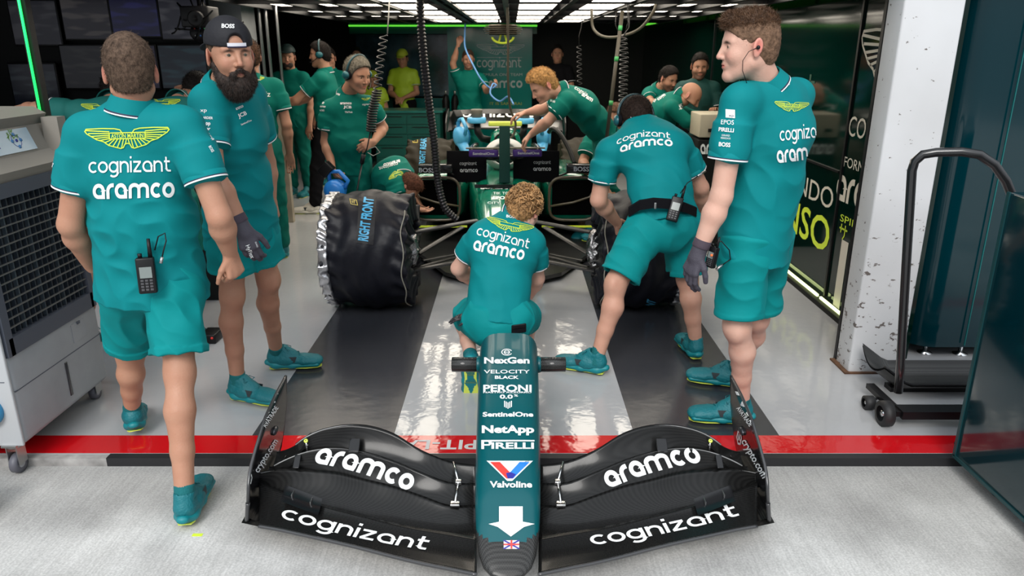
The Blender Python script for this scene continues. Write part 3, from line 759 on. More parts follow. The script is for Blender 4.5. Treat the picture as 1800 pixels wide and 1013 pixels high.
def hair_short(col, thick=.008, top=.012, n=9000, length=.014, width=.0011, comb=None, seed=3, cutf=(.115, -.022, .108, .12, .100), name='hair', curl=0., lift=.6, spread=.5, nape=-.075, hh=.0045, noise=.0015, fade=None, skullcap=True):
    M = mat('hair_%s_%d' % ('_'.join('%03d' % int(c * 999) for c in col), int(curl * 10)), col, rough=.7, spec=.15, var=.5, vscale=60, bump=.5, bscale=120)
    def fn(root, hc, f, r, u, S, h):
        def q(a, b, c): return hc + (f * a + r * b + u * c) * S
        v = Vol(); v.add(p_ell(q(-.012, 0, .036), f, r, u, (.098 + thick) * S, (.077 + thick) * S, (.088 + thick) * S), .02)
        v.add(p_ell(q(.010, 0, .058), f, r, u, (.082 + top * .5) * S, (.066 + top * .3) * S, (.066 + top) * S), .02)
        v.add(p_ell(q(-.045, 0, -.02), f, r, u, (.060 + thick) * S, (.062 + thick * .6) * S, (.070 + thick) * S), .03)
        v.warp(fuzz(noise, 210))
        v.cut(p_ell(q(cutf[0], 0, cutf[1]), f, r, u, cutf[2] * S, cutf[3] * S, cutf[4] * S), .01)
        for s in (-1, 1): v.cut(p_ell(q(-.010, s * .088, -.018), f, r, u, .026 * S, .024 * S, .036 * S), .006)
        v.clip(q(-.07, 0, nape), nrm(-u + f * .25)); 
        for s in (-1, 1): v.clip(q(-.02, s * .07, nape + .03), nrm(-u * .6 + r * s * .5 + f * .1)) if 0 else None
        V1, F1 = v.mesh(min(hh, h))
        cb = comb or (lambda p, nv: -u * .5 - f * .3)
        if n:
            V2, F2 = blades(V1, F1, n, length * S, width, cb if comb is None else (lambda p, nv: comb(p, nv, f, r, u, hc)), spread, lift, seed=seed, curl=curl)
            Vm, Fm = merge([(V1, F1), (V2, F2)])
        else: Vm, Fm = V1, F1
        mesh_obj(name, Vm, Fm, M, root)
    return fn
def curly(col, n=420, R=.011, tr=.0030, seed=7):
    """a mop of loose curls: a close cap of hair with short spiral locks over it"""
    base = hair_short(col, .012, .016, 5000, .016, .0022, seed=seed, comb=lambda p, nv, f, r, u, hc: -u * .2 + np.cross(nv, u) * .6, hh=.005, curl=.8, spread=.8, lift=.3, noise=.004, nape=-.10, name='hair')
    def fn(root, hc, f, r, u, S, h):
        base(root, hc, f, r, u, S, h); g = np.random.default_rng(seed); mb = MB(); k = 0
        while k < n:
            d = g.normal(size=3); d /= np.linalg.norm(d); a, b, c = d
            if a > .55 and c < .35 or c < -.62 or (a > .15 and c < -.25): continue
            P0 = hc + (f * (-.012 + a * .112) + r * b * .094 + u * (.034 + c * .104)) * S; nv = nrm(f * a + r * b + u * c); t1 = nrm(np.cross(nv, g.normal(size=3))); t2 = np.cross(nv, t1); rr = R * g.uniform(.7, 1.3); ph = g.uniform(0, 6)
            pts = [P0 + nv * (math.sin(t) * rr * .8) + t1 * (math.cos(t) * rr) + t2 * (t * .0022) for t in np.linspace(ph, ph + 5.2, 11)]
            mb.tube(pts, [tr * (.5 + .5 * math.sin(math.pi * (i + .6) / 11.2)) * g.uniform(.8, 1.2) for i in range(11)], 6, k % 3); k += 1
        mb.obj('hair_curls', [mat('curl_%d_%d' % (seed, i), tuple(c * q for c in col), rough=.55, spec=.25) for i, q in enumerate((.55, 1.0, 1.5))], root)
    return fn
def headset(root, hc, f, r, u, S, m=M_BLACK, m2=None, mic=True):
    def q(a, b, c): return hc + (f * a + r * b + u * c) * S
    mb = MB(); mb.tube([q(-.01, .098 * math.cos(t), .02 + .125 * math.sin(t)) for t in np.linspace(0, math.pi, 18)], .009, 8); hb = mb.obj('headset', m, root)
    for s in (-1, 1):
        mb = MB(); c = q(-.008, s * .080, -.004); ax = r * s
        mb.lathe(c, ax, [(.001, .0), (.040, .0), (.044, .006), (.044, .016), (.036, .022)], 24, 1, sq=.82); mb.lathe(c, ax, [(.036, .02), (.038, .03), (.030, .040), (.012, .045), (.001, .045)], 24, 0, sq=.82)
        mb.obj('ear_cup', [m2 or m, M_BLACKCLOTH], hb)
    if mic: mb = MB(); mb.tube([q(.0, -.1, -.02), q(.04, -.10, -.05), q(.085, -.06, -.075), q(.10, -.035, -.075)], .003, 6); mb.sphere(q(.103, -.03, -.075), .009, 8); mb.obj('microphone', M_BLACK, hb)

def pose(x, y, yaw, Ht=1.8, **kw):
    """a standing figure; yaw 0 faces away from the camera (+Y), 180 faces it. a = screen-left arm and leg when seen from behind"""
    c, s = math.cos(math.radians(yaw)), math.sin(math.radians(yaw)); k = Ht / 1.8
    def q(a, b, z): return V3(x + (a * c - b * s) * k, y + (a * s + b * c) * k, z * k)
    J = dict(pel=q(0, 0, .95), chest=q(0, .0, 1.31), neck=q(0, -.01, 1.50), head=q(0, .025, 1.67), sa=q(-.185, 0, 1.43), sb=q(.185, 0, 1.43), ea=q(-.235, -.02, 1.13), eb=q(.235, -.02, 1.13),
             wa=q(-.24, .06, .88), wb=q(.24, .06, .88), ka=q(-.10, .01, .51), kb=q(.10, .01, .51), aa=q(-.11, -.02, .09), ab=q(.11, -.02, .09))
    for a, b in kw.items(): J[a] = q(*b)
    return J, V3(-s, c, 0), q
# ------------------------------------------------------------------ the setting
def struct(mb, name, mats, **k): o = mb.obj(name, mats, **k); o['kind'] = 'structure'; return o
def floor_mat():
    m = bpy.data.materials.new('garage_paint'); m.use_nodes = True; n = m.node_tree; b = n.nodes['Principled BSDF']
    L = n.links.new; geo = n.nodes.new('ShaderNodeNewGeometry'); sp = n.nodes.new('ShaderNodeSeparateXYZ'); L(geo.outputs['Position'], sp.inputs[0])
    def mth(op, a, bb=None, c=None):
        q = n.nodes.new('ShaderNodeMath'); q.operation = op
        for i, x in enumerate((a, bb, c)):
            if x is None: continue
            if isinstance(x, (int, float)): q.inputs[i].default_value = x
            else: L(x, q.inputs[i])
        return q.outputs[0]
    def between(v, lo, hi): return mth('MULTIPLY', mth('GREATER_THAN', v, lo), mth('LESS_THAN', v, hi))
    X, Y = sp.outputs['X'], sp.outputs['Y']
    dark = mth('ADD', between(X, -1.22, -.555), between(X, .575, 1.255)); dark = mth('MULTIPLY', dark, mth('GREATER_THAN', Y, 3.09))
    red = between(Y, 2.93, 3.09)
    no = n.nodes.new('ShaderNodeTexNoise'); no.inputs['Scale'].default_value = 1.7; no.inputs['Detail'].default_value = 6; L(geo.outputs['Position'], no.inputs['Vector'])
    n2 = n.nodes.new('ShaderNodeTexNoise'); n2.inputs['Scale'].default_value = 26; n2.inputs['Detail'].default_value = 3; L(geo.outputs['Position'], n2.inputs['Vector'])
    def mix(f, a, bb):
        q = n.nodes.new('ShaderNodeMix'); q.data_type = 'RGBA'
        for i, x in ((0, f), (6, a), (7, bb)):
            if isinstance(x, tuple): q.inputs[i].default_value = (*x, 1)
            elif isinstance(x, float): q.inputs[i].default_value = x
            else: L(x, q.inputs[i])
        return q.outputs[2]
    c = mix(no.outputs[0], (.345, .35, .36), (.41, .415, .425)); c = mix(dark, c, mix(no.outputs[0], (.026, .028, .034), (.036, .038, .046))); c = mix(red, c, (.52, .006, .010))
    L(c, b.inputs['Base Color'])
    r = mth('MULTIPLY_ADD', n2.outputs[0], .05, .055); r = mth('MULTIPLY_ADD', dark, .16, r); L(r, b.inputs['Roughness'])
    b.inputs['Specular IOR Level'].default_value = .55
    bp = n.nodes.new('ShaderNodeBump'); bp.inputs['Strength'].default_value = .12; bp.inputs['Distance'].default_value = .01
    n3 = n.nodes.new('ShaderNodeTexNoise'); n3.inputs['Scale'].default_value = 14; n3.inputs['Detail'].default_value = 2; L(geo.outputs['Position'], n3.inputs['Vector'])
    L(n3.outputs[0], bp.inputs['Height']); L(bp.outputs[0], b.inputs['Normal'])
    return m
def concrete_mat():
    m = bpy.data.materials.new('brushed_concrete'); m.use_nodes = True; n = m.node_tree; b = n.nodes['Principled BSDF']; L = n.links.new
    geo = n.nodes.new('ShaderNodeNewGeometry'); mp = n.nodes.new('ShaderNodeMapping'); L(geo.outputs['Position'], mp.inputs[0]); mp.inputs['Rotation'].default_value = (0, 0, math.radians(3)); mp.inputs['Scale'].default_value = (70, 1.6, 1)
    br = n.nodes.new('ShaderNodeTexNoise'); br.inputs['Scale'].default_value = 1.6; br.inputs['Detail'].default_value = 5; L(mp.outputs[0], br.inputs['Vector'])
    bl = n.nodes.new('ShaderNodeTexNoise'); bl.inputs['Scale'].default_value = 2.2; bl.inputs['Detail'].default_value = 8; L(geo.outputs['Position'], bl.inputs['Vector'])
    gr = n.nodes.new('ShaderNodeTexNoise'); gr.inputs['Scale'].default_value = 130; gr.inputs['Detail'].default_value = 3; L(geo.outputs['Position'], gr.inputs['Vector'])
    r1 = n.nodes.new('ShaderNodeValToRGB'); r1.color_ramp.elements[0].position = .32; r1.color_ramp.elements[0].color = (.34, .335, .325, 1); r1.color_ramp.elements[1].position = .60; r1.color_ramp.elements[1].color = (.57, .565, .55, 1); L(bl.outputs[0], r1.inputs[0])
    def mul(a, f, lo, hi):
        q = n.nodes.new('ShaderNodeMapRange'); q.inputs[1].default_value = .35; q.inputs[2].default_value = .65; q.inputs[3].default_value = lo; q.inputs[4].default_value = hi; L(f, q.inputs[0])
        v = n.nodes.new('ShaderNodeVectorMath'); v.operation = 'SCALE'; L(a, v.inputs[0]); L(q.outputs[0], v.inputs['Scale']); return v.outputs[0]
    c = mul(mul(r1.outputs[0], br.outputs[0], .91, 1.05), gr.outputs[0], .86, 1.12); 
    # blotchy darkening that grows towards the kerb
    sp = n.nodes.new('ShaderNodeSeparateXYZ'); L(geo.outputs['Position'], sp.inputs[0]); gm = n.nodes.new('ShaderNodeMapRange'); gm.inputs[1].default_value = 2.35; gm.inputs[2].default_value = 2.85; gm.inputs[3].default_value = 0; gm.inputs[4].default_value = .75
    L(sp.outputs['Y'], gm.inputs[0]); mm = n.nodes.new('ShaderNodeMath'); mm.operation = 'MULTIPLY'; L(gm.outputs[0], mm.inputs[0]); L(bl.outputs[0], mm.inputs[1])
    mx = n.nodes.new('ShaderNodeMix'); mx.data_type = 'RGBA'; mx.inputs[7].default_value = (.12, .115, .105, 1); L(c, mx.inputs[6]); L(mm.outputs[0], mx.inputs[0])
    L(mx.outputs[2], b.inputs['Base Color']); b.inputs['Roughness'].default_value = .85
    bp = n.nodes.new('ShaderNodeBump'); bp.inputs['Strength'].default_value = .35; bp.inputs['Distance'].default_value = .004; L(br.outputs[0], bp.inputs['Height']); L(bp.outputs[0], b.inputs['Normal'])
    return m
GZ = -.04
fm = MB(); fm.box((-6, 2.92, -.2), (4.5, 15, 0)); struct(fm, 'floor', floor_mat())
fm = MB(); fm.box((-12, -14, -.3), (12, 2.921, GZ)); struct(fm, 'ground', concrete_mat())
# walls, roof, lintel
M_DWALL = mat('dark_green_glass', (.0, .010, .007), rough=.08, spec=.5)
M_DARK = mat('dark_paint', (.003, .004, .004), rough=.6, spec=.25)
M_CEIL = mat('black_ceiling', (.004, .004, .004), rough=.9, spec=.1)
mb = MB(); mb.box((-6, 2.9 + .9, 2.75), (4.5, 15, 2.9)); struct(mb, 'ceiling', M_CEIL)
mb = MB(); mb.box((2.235, 3.99, 0), (2.31, 14, 2.75)); WR = mb
V_ = [tuple(p) for p in mb.v]; skw = Skin(V_, mb.f)
def wall_word(sk, s, y0, y1, z, hgt, m, bold=0., sp=1., sans=True):
    """lettering on the wall x=2.235 read from the garage: far end y0, near end y1"""
    v, f = text2d(s, bold, sp, 0)
    W = v[:, 0].max() - v[:, 0].min()
    pts = [(2.232, (y0 + y1) / 2 - a / W * (y0 - y1), z + b * hgt) for a, b in v]
    sk.xv += pts; sk.xf += [tuple(i + sk.n for i in q) for q in f]; sk.xm += [m] * len(f); sk.n += len(pts)
M_CREAM = mat('cream_print', (.62, .58, .50), rough=.5)
wall_word(skw, 'FERNANDO', 6.62, 5.08, .655, .155, 1, 0, 1.0); wall_word(skw, 'ALONSO', 6.85, 5.06, .345, .25, 2, .012, 1.)
# team board by the pillar
wall_word(skw, 'COGNIZANT', 4.99, 3.99, 1.18, .135, 1); wall_word(skw, 'FORMULA ONE TEAM', 4.99, 3.9, .975, .07, 1, 0)
v_, f_, W_ = logo_letters('aramco', .24); pts = [(2.232, 4.55 - a / W_ * 1.0, .745 + b * .17) for a, b in v_]; skw.xv += pts; skw.xf += [tuple(i + skw.n for i in q) for q in f_]; skw.xm += [1] * len(f_); skw.n += len(pts)
wall_word(skw, 'SPIRIT', 4.93, 4.55, .615, .05, 2); wall_word(skw, '14', 4.86, 4.25, .02, .50, 1, .02)
for pth in ([(4.92, .57), (4.80, .57)], [(4.895, .60), (4.895, .54)], [(4.835, .60), (4.835, .53), (4.86, .50)]):
    v_, f_ = stroke2d([pth], .012, .1); skw.xv += [(2.232, a, b) for a, b in v_]; skw.xf += [tuple(i + skw.n for i in q) for q in f_]; skw.xm += [2] * len(f_); skw.n += len(v_)
v_, f_ = wing_logo(); skw.xv += [(2.232, 4.5 - a * .48, 1.72 + b * .75) for a, b in v_]; skw.xf += [tuple(i + skw.n for i in q) for q in f_]; skw.xm += [1] * len(f_); skw.n += len(v_)
# mirror writing further along the same wall, and the frame of the driver board
v_, f_, W_ = logo_letters('cognizant', .14); skw.xv += [(2.232, 6.6 - a / W_ * 1.9, 1.36 + b * .14) for a, b in v_]; skw.xf += [tuple(i + skw.n for i in q) for q in f_]; skw.xm += [3] * len(f_); skw.n += len(v_)
v_, f_, W_ = logo_letters('aramco', .22); skw.xv += [(2.232, 6.4 - a / W_ * 1.3, 1.13 + b * .12) for a, b in v_]; skw.xf += [tuple(i + skw.n for i in q) for q in f_]; skw.xm += [3] * len(f_); skw.n += len(v_)
o = skw.obj('wall_right', [M_DWALL, M_CREAM, M_LIME, mat('faint_green_print', (.02, .075, .05), rough=.4)]); o['kind'] = 'structure'
for p in o.data.polygons: p.use_smooth = False
mb = MB(); 
for y in (5.0, 6.9, 8.6): mb.box((2.222, y - .012, .05), (2.236, y + .012, 2.1))
mb.box((2.222, 5.04, .92), (2.236, 6.86, .935)); struct(mb, 'trim_1', M_BLACK)
M_LEDG = mat('led_green', (.2, .9, .1), emis=(.14, .8, .05), es=.9); M_LEDY = mat('led_pale_green', (.8, .9, .5), emis=(.85, 1, .42), es=2.6); M_LEDT = mat('led_tube_green', (.0, .9, .2), emis=(.02, 1, .12), es=1.7)
mb = MB(); mb.box((2.15, 3.98, 0), (2.235, 14, .035)); struct(mb, 'baseboard_right', M_DARK)
mb = MB(); mb.box((2.185, 4.0, .036), (2.20, 4.98, .052)); mb.box((2.185, 5.03, .036), (2.20, 12, .052)); struct(mb, 'trim_2', M_LEDY)
mb = MB(); mb.box((2.20, 4.2, 2.095), (2.23, 13.5, 2.12)); struct(mb, 'trim_3', M_LEDG)
# scuffed white pillar at the mouth of the garage
def scuff_mat():
    m = mat('scuffed_white_paint', (.66, .67, .69), rough=.5); n = m.node_tree; b = n.nodes['Principled BSDF']; L = n.links.new
    tc = n.nodes.new('ShaderNodeTexCoord'); t = n.nodes.new('ShaderNodeTexNoise'); t.inputs['Scale'].default_value = 22; t.inputs['Detail'].default_value = 7; t.inputs['Roughness'].default_value = .65
    mp = n.nodes.new('ShaderNodeMapping'); mp.inputs['Scale'].default_value = (1, 1, 1.6); L(tc.outputs['Object'], mp.inputs[0]); L(mp.outputs[0], t.inputs['Vector'])
    t2 = n.nodes.new('ShaderNodeTexNoise'); t2.inputs['Scale'].default_value = 2.4; t2.inputs['Detail'].default_value = 3; L(tc.outputs['Object'], t2.inputs['Vector'])
    sp = n.nodes.new('ShaderNodeSeparateXYZ'); L(tc.outputs['Object'], sp.inputs[0])
    # the paint is knocked off more towards the foot and the left corner
    mr = n.nodes.new('ShaderNodeMapRange'); mr.inputs[1].default_value = 1.3; mr.inputs[2].default_value = -.2; mr.inputs[3].default_value = 0; mr.inputs[4].default_value = .10; L(sp.outputs['Z'], mr.inputs[0])
    ad = n.nodes.new('ShaderNodeMath'); ad.operation = 'ADD'; L(t.outputs[0], ad.inputs[0]); L(mr.outputs[0], ad.inputs[1])
    cr = n.nodes.new('ShaderNodeValToRGB'); cr.color_ramp.elements[0].position = .665; cr.color_ramp.elements[0].color = (0, 0, 0, 1); cr.color_ramp.elements[1].position = .68; cr.color_ramp.elements[1].color = (1, 1, 1, 1); L(ad.outputs[0], cr.inputs[0])
    m1 = n.nodes.new('ShaderNodeMix'); m1.data_type = 'RGBA'; m1.inputs[6].default_value = (.68, .69, .71, 1); m1.inputs[7].default_value = (.52, .52, .52, 1); L(t2.outputs[0], m1.inputs[0])
    m2 = n.nodes.new('ShaderNodeMix'); m2.data_type = 'RGBA'; m2.inputs[7].default_value = (.13, .11, .10, 1); L(m1.outputs[2], m2.inputs[6]); L(cr.outputs[0], m2.inputs[0]); L(m2.outputs[2], b.inputs['Base Color'])
    return m
mb = MB(); mb.obox((2.028, 3.875, 1.375), UX, UY, UZ, .148, .085, 1.375, 0, .012); struct(mb, 'wall_pillar_right', scuff_mat())
mb = MB(); mb.box((1.855, 3.775, 0), (2.19, 3.98, .010)); struct(mb, 'trim_4', mat('rusty_plate', (.10, .045, .02), rough=.8, var=.5, vscale=20))
mb = MB(); mb.box((1.880, 3.962, 0), (1.900, 3.99, 2.6)); mb.box((1.900, 3.97, 0), (2.235, 3.985, 2.6)); struct(mb, 'trim_5', M_BLACK)
mb = MB(); mb.box((-6, 3.75, 2.25), (4.5, 3.97, 9.)); mb.box((-12, 3.75, 2.25), (-6, 4.0, 9.)); mb.box((4.5, 3.75, 0), (12, 4.0, 9.)); struct(mb, 'wall_front', mat('pit_wall', (.10, .11, .12), rough=.5))  # unseen facade, built tall and dark to block sky light and reflections
mb = MB(); mb.box((2.35, 4.9, 0), (4.5, 5.0, 2.75)); struct(mb, 'wall_right_bay', M_DARK)
mb = MB(); mb.box((-6, 13.2, 0), (4.5, 13.4, 2.75)); struct(mb, 'wall_back', mat('back_dark', (.002, .003, .004), rough=.5, spec=.25))
# kerb
mb = MB(); mb.box((-1.80, 2.885, GZ), (2.6, 2.925, .001)); struct(mb, 'trim_6', mat('black_rubber', (.012, .012, .014), rough=.5))
mb = MB(); mb.box((-6, 2.885, GZ), (-1.80, 2.921, -.001)); struct(mb, 'trim_7', mat('bare_kerb', (.30, .29, .28), rough=.8, var=.4, vscale=12))
# left bay behind the walking man: dark wall of timing screens
mb = MB(); mb.box((-6, 6.6, 0), (-2.62, 6.7, 2.75)); struct(mb, 'wall_left_bay', M_DARK)
mb = MB(); mb.box((-6, 3.9, 0), (-5.9, 13.2, 2.75)); struct(mb, 'wall_left', M_DARK)
M_GREYP = mat('grey_column_paint', (.20, .21, .22), rough=.6)
mb = MB(); mb.box((-2.62, 6.75, 0), (-2.32, 7.1, 2.75)); struct(mb, 'wall_column_left', M_GREYP)
mb = MB(); mb.box((-2.48, 7.55, 0), (-2.28, 7.62, 1.13)); mb.box((-2.48, 7.62, 0), (-2.44, 8.0, 1.13)); struct(mb, 'wall_partition', mat('raw_board', (.30, .26, .20), rough=.7, var=.2, vscale=6))
for i, (x, y) in enumerate(((-2.28, 7.1), (-2.22, 7.1), (-2.14, 7.15))): mb = MB(); mb.tube([V3(x, y, 1.2), V3(x, y, 2.75)], .014, 10); struct(mb, 'trim_%d' % (8 + i), M_STEEL)
# back wall: glazed partition with the people behind it, board with the team's name
M_GLASSB = mat('blue_tinted_glass', (.004, .022, .032), rough=.08, spec=.6)
mb = MB(); mb.box((-2.6, 12.5, 1.95), (.40, 12.56, 2.14)); mb.box((-2.6, 12.5, .0), (-1.0, 12.56, .95)); struct(mb, 'wall_back_low', mat('teal_panel', (.0, .10, .095), rough=.25))
mb = MB(); mb.box((-2.6, 12.47, 2.06), (.40, 12.50, 2.085)); struct(mb, 'trim_11', M_LEDG)
mb = MB(); mb.box((-2.6, 13.0, .95), (-1.0, 13.02, 1.95)); struct(mb, 'window_1', mat('painted_reflection_glass', (.05, .11, .15), rough=.10, var=.95, vscale=1.6, spec=.8))  # uneven blue base colour stands in for reflections in the pane
bw = MB(); bw.box((-1.02, 12.30, .1), (.32, 12.36, 2.05)); skb = Skin(bw.v, bw.f)
skb.wing((880, 84), 84, .9, 0, m=1, name=False); skb.word('cognizant', (877, 112), 78, 13, 0, .17, m=1, lift=.004); skb.word('aramco', (882, 148), 72, 13, 0, .25, m=1, lift=.004)
skb.text('FORMULA ONE TEAM', (878, 131), 80, 5, 0, 0., 1, .004); skb.text('IT IS SAMURAI', (889, 182), 56, 5, 0, 0, 2, .004)
v_, f_ = stroke2d([[(-1, 0), (1, 0)]], .05, .5); skb.decal((v_, f_), (878, 101), (40, 0), (0, -12), 1, .004)
o = skb.obj('wall_back_board', [mat('teal_board', (.0, .17, .15), rough=.15, spec=.6), mat('silver_print', (.33, .42, .42), rough=.4), mat('dim_lime_print', (.35, .42, .04), rough=.5)]); o['kind'] = 'structure'
for p in o.data.polygons: p.use_smooth = False
# lighting rig over the car
M_LED = mat('led_panel', (.9, .9, .9), emis=(1, .90, .76), es=RIG_STRENGTH)
rig = thing('lighting_rig', (0, 8, 2.05), 'black gantry of white LED light panels hanging over the racing car', 'ceiling light')
cols = [(-2.14, -1.84), (-1.71, -1.43), (-1.38, -1.09), (-1.0, -.69), (-.46, -.15), (.06, .37), (.62, .92), (1.02, 1.28), (1.38, 1.64), (1.74, 2.0)]
for ci, (x0, x1) in enumerate(cols):
    rows = [5.2, 6.35, 7.5, 8.65, 9.8] if 2 < ci < 7 else [5.2, 6.35, 7.5, 8.65]
    for ri, y in enumerate(rows):
        z = 2.075 if 2 < ci < 7 else 2.10
        mb = MB(); d_ = .50; mb.obox(((x0 + x1) / 2, y + d_, z), UX, UY, UZ, (x1 - x0) / 2 - (.0 if 2 < ci < 7 else .02), .44 if 2 < ci < 7 else .40, .002); mb.obj('light_panel', M_LED, rig)
for x in (-2.18, -1.78, -1.405, -1.04, -.57, -.49, -.05, .46, .98, 1.33, 1.69, 2.04): mb = MB(); mb.box((x - .022, 5.0, 2.06), (x + .022, 11, 2.16)); mb.obj('beam', M_BLACK, rig)
for y in (5.05, 6.27, 7.42, 8.57, 9.72, 10.9): mb = MB(); mb.box((-2.2, y - .03, 2.065), (2.08, y + .03, 2.17)); mb.obj('cross_beam', M_BLACK, rig)
for x, y in ((-2.1, 5.3), (2.0, 5.3), (-2.1, 10.7), (2.0, 10.7)): mb = MB(); mb.tube([V3(x, y, 2.15), V3(x, y, 2.76)], .012, 8); mb.obj('hanger', M_BLACK, rig)
# ------------------------------------------------------------------ detached nose with front wing
M_PAINT = mat('racing_green_paint', (.0, .085, .10), rough=.34, coat=.12, spec=.3)
M_PAINTG = mat('bright_green_paint', (.0, .17, .10), rough=.18, coat=.8)
M_CARB2 = mat('gloss_black', (.008, .008, .009), rough=.16, coat=.15, spec=.35)
M_RED = mat('red_print', (.70, .04, .03), rough=.4); M_BLUE = mat('blue_print', (.02, .20, .75), rough=.4); M_BLUED = mat('deep_blue_print', (.02, .02, .28), rough=.4)
nose = thing('racing_nose', (-.02, 2.6, GZ), 'detached racing car nose cone with black front wing in the foreground', 'nose cone')
XC = -.015
secs = [(3.22, .465, .22, .136), (3.05, .445, .20, .134), (2.85, .415, .18, .131), (2.65, .375, .16, .127), (2.48, .335, .14, .123), (2.35, .295, .125, .119), (2.24, .248, .11, .115), (2.15, .195, .095, .108), (2.085, .145, .082, .096), (2.045, .112, .074, .080), (2.02, .090, .070, .055), (2.01, .080, .072, .02)]
V, F, FM = [], [], []; N = 40
Ys = []
for (a, b) in zip(secs[:-1], secs[1:]):
    for k in range(5): Ys.append(tuple(a[i] + (b[i] - a[i]) * k / 5 for i in range(4)))
Ys.append(secs[-1])
for (y, zt, zb, hw) in Ys:
    for k in range(N):
        a = 2 * math.pi * k / N; c, s_ = math.cos(a), math.sin(a); e = .55
        V.append((XC + hw * math.copysign(abs(c) ** e, c), y, (zt + zb) / 2 + (zt - zb) / 2 * math.copysign(abs(s_) ** .75, s_)))
for i in range(len(Ys) - 1):
    for k in range(N):
        F.append((i * N + k, (i + 1) * N + k, (i + 1) * N + (k + 1) % N, i * N + (k + 1) % N)[::-1])
        a = 2 * math.pi * (k + .5) / N; s_ = math.sin(a); lim = 2.105 + .05 * abs(math.cos(a)) ** 3 if s_ > 0 else 9
        FM.append(0 if (Ys[i][0] > lim and s_ > -.1) or (Ys[i][0] > 2.55) else 1)
F.append(tuple(range((len(Ys) - 1) * N, len(Ys) * N))); FM.append(1)
class NoseSkin(Skin): pass
sk = Skin(V, F)
for t in (('NexGen', (891, 634), 79, 11, .035), ('VELOCITY', (891, 654), 80, 6.5, .012), ('BLACK', (891, 664), 42, 5.5, .03), ('PERONI', (892, 683), 84, 12, .03), ('NASTRO AZZURRO', (892, 690.5), 84, 2.8, .02), ('0.0', (890, 698), 23, 7, .035), ('%', (907, 696), 7, 4, .02),
          ('SentinelOne', (893, 729), 88, 8, .035), ('NetApp', (893, 755), 91, 13, .04), ('IRELLI', (901, 784), 74, 11, .03), ('Valvoline', (898, 852), 74, 11, .03)): sk.text(t[0], t[1], t[2], t[3], 0, t[4], 2, .002, cell=.25)
def sdec(paths, o, sx, sy, m, wd): v, f = stroke2d(paths, wd, .3); sk.decal((v, f), o, (sx, 0), (0, -sy), m, .002)
sdec([arc(0, 0, 1, 1, 25, 335), arc(0, 0, .5, .62, 0, 360), [(-.4, 0), (.4, 0)]], (891, 620), 9, 5.5, 2, .2)
sdec([[(-1.0, -.9), (-1.0, .9), (1.9, .9)], [(-1, .85), (-.2, .85), (-.1, .3), (-.3, 0), (-1, 0)]], (864, 783), 15, 8, 2, .32)
sdec([[(-1, .95), (1, .95)]], (893, 777.5), 46, 2, 2, 1.2)
for i, x in enumerate((-6, -3, 0, 3, 6)): sdec([[(0, -1), (0, 1)]], (893 + x, 714 - abs(x) * .5), 1, 5.5, 2, 1.7)
def fill(pts, o, sx, sy, m, lift=.002):
    """a filled outline cut into a fine fan so it follows the surface"""
    pts = [np.array(p, float) for p in pts]; c = sum(pts) / len(pts); vv = [c]; K = 6; q = []
    for a, b in zip(pts, pts[1:] + pts[:1]): q += [a + (b - a) * t / 4 for t in range(4)]
    n_ = len(q)
    for k in range(1, K + 1): vv += [c + (p - c) * k / K for p in q]
    ff = [(0, 1 + i, 1 + (i + 1) % n_) for i in range(n_)] + [(1 + (k - 1) * n_ + i, 1 + k * n_ + i, 1 + k * n_ + (i + 1) % n_, 1 + (k - 1) * n_ + (i + 1) % n_) for k in range(1, K) for i in range(n_)]
    sk.decal((np.array(vv), ff), o, (sx, 0), (0, -sy), m, lift)
fill([(-1.12, 1), (1.12, 1), (.12, -1.08), (-.12, -1.08)], (896, 828), 36, 17, 2)
fill([(-.95, .85), (-.48, .85), (.12, -.45), (.0, -.85), (-.16, -.85)], (896, 828), 36, 17, 3, .0035); fill([(.95, .85), (.48, .85), (-.0, -.25), (.16, -.85), (.16, -.85)], (896, 828), 36, 17, 4, .0035); fill([(-.18, -.3), (.05, -.2), (.3, -.42), (.15, -.85), (-.1, -.85)], (896, 828), 36, 17, 5, .004)
fill([(-.45, 1), (.45, 1), (.45, -.2), (-.45, -.2)], (898, 915), 46, 24, 2); fill([(-.85, -.28), (-.45, -.12), (.45, -.12), (.9, -.28), (.5, -.5), (0, -1.2), (-.5, -.5)], (898, 915), 46, 24, 2)
fill([(-1, 1), (1, 1), (1, -1), (-1, -1)], (899, 958), 13.5, 7.5, 2, .002)
for pth, m_, wd in (([(-1, 1), (1, -1)], 5, .3), ([(-1, -1), (1, 1)], 5, .3), ([(-1, 0), (1, 0)], 3, .36), ([(0, 1), (0, -1)], 3, .24)):
    v_, f_ = stroke2d([pth], wd, .3); sk.decal((v_, f_), (899, 958), (13.5, 0), (0, -7.5), m_, .0035 if m_ == 5 else .0045)
nb = len(sk.V); use = sorted({i for f in sk.xf for i in f}); new = {j: k for k, j in enumerate(use)}; faces = [tuple(f) for f in F] + [tuple(new[i] + nb for i in f) for f in sk.xf]
mesh_obj('nose_cone', np.vstack([sk.V, np.array(sk.xv)[use]]), faces, [M_PAINT, CARBON, M_WHITE, M_RED, M_BLUE, M_BLUED], nose, fmat=FM + sk.xm, smooth=[True] * (len(F) - 1) + [False] * (1 + len(sk.xf)))
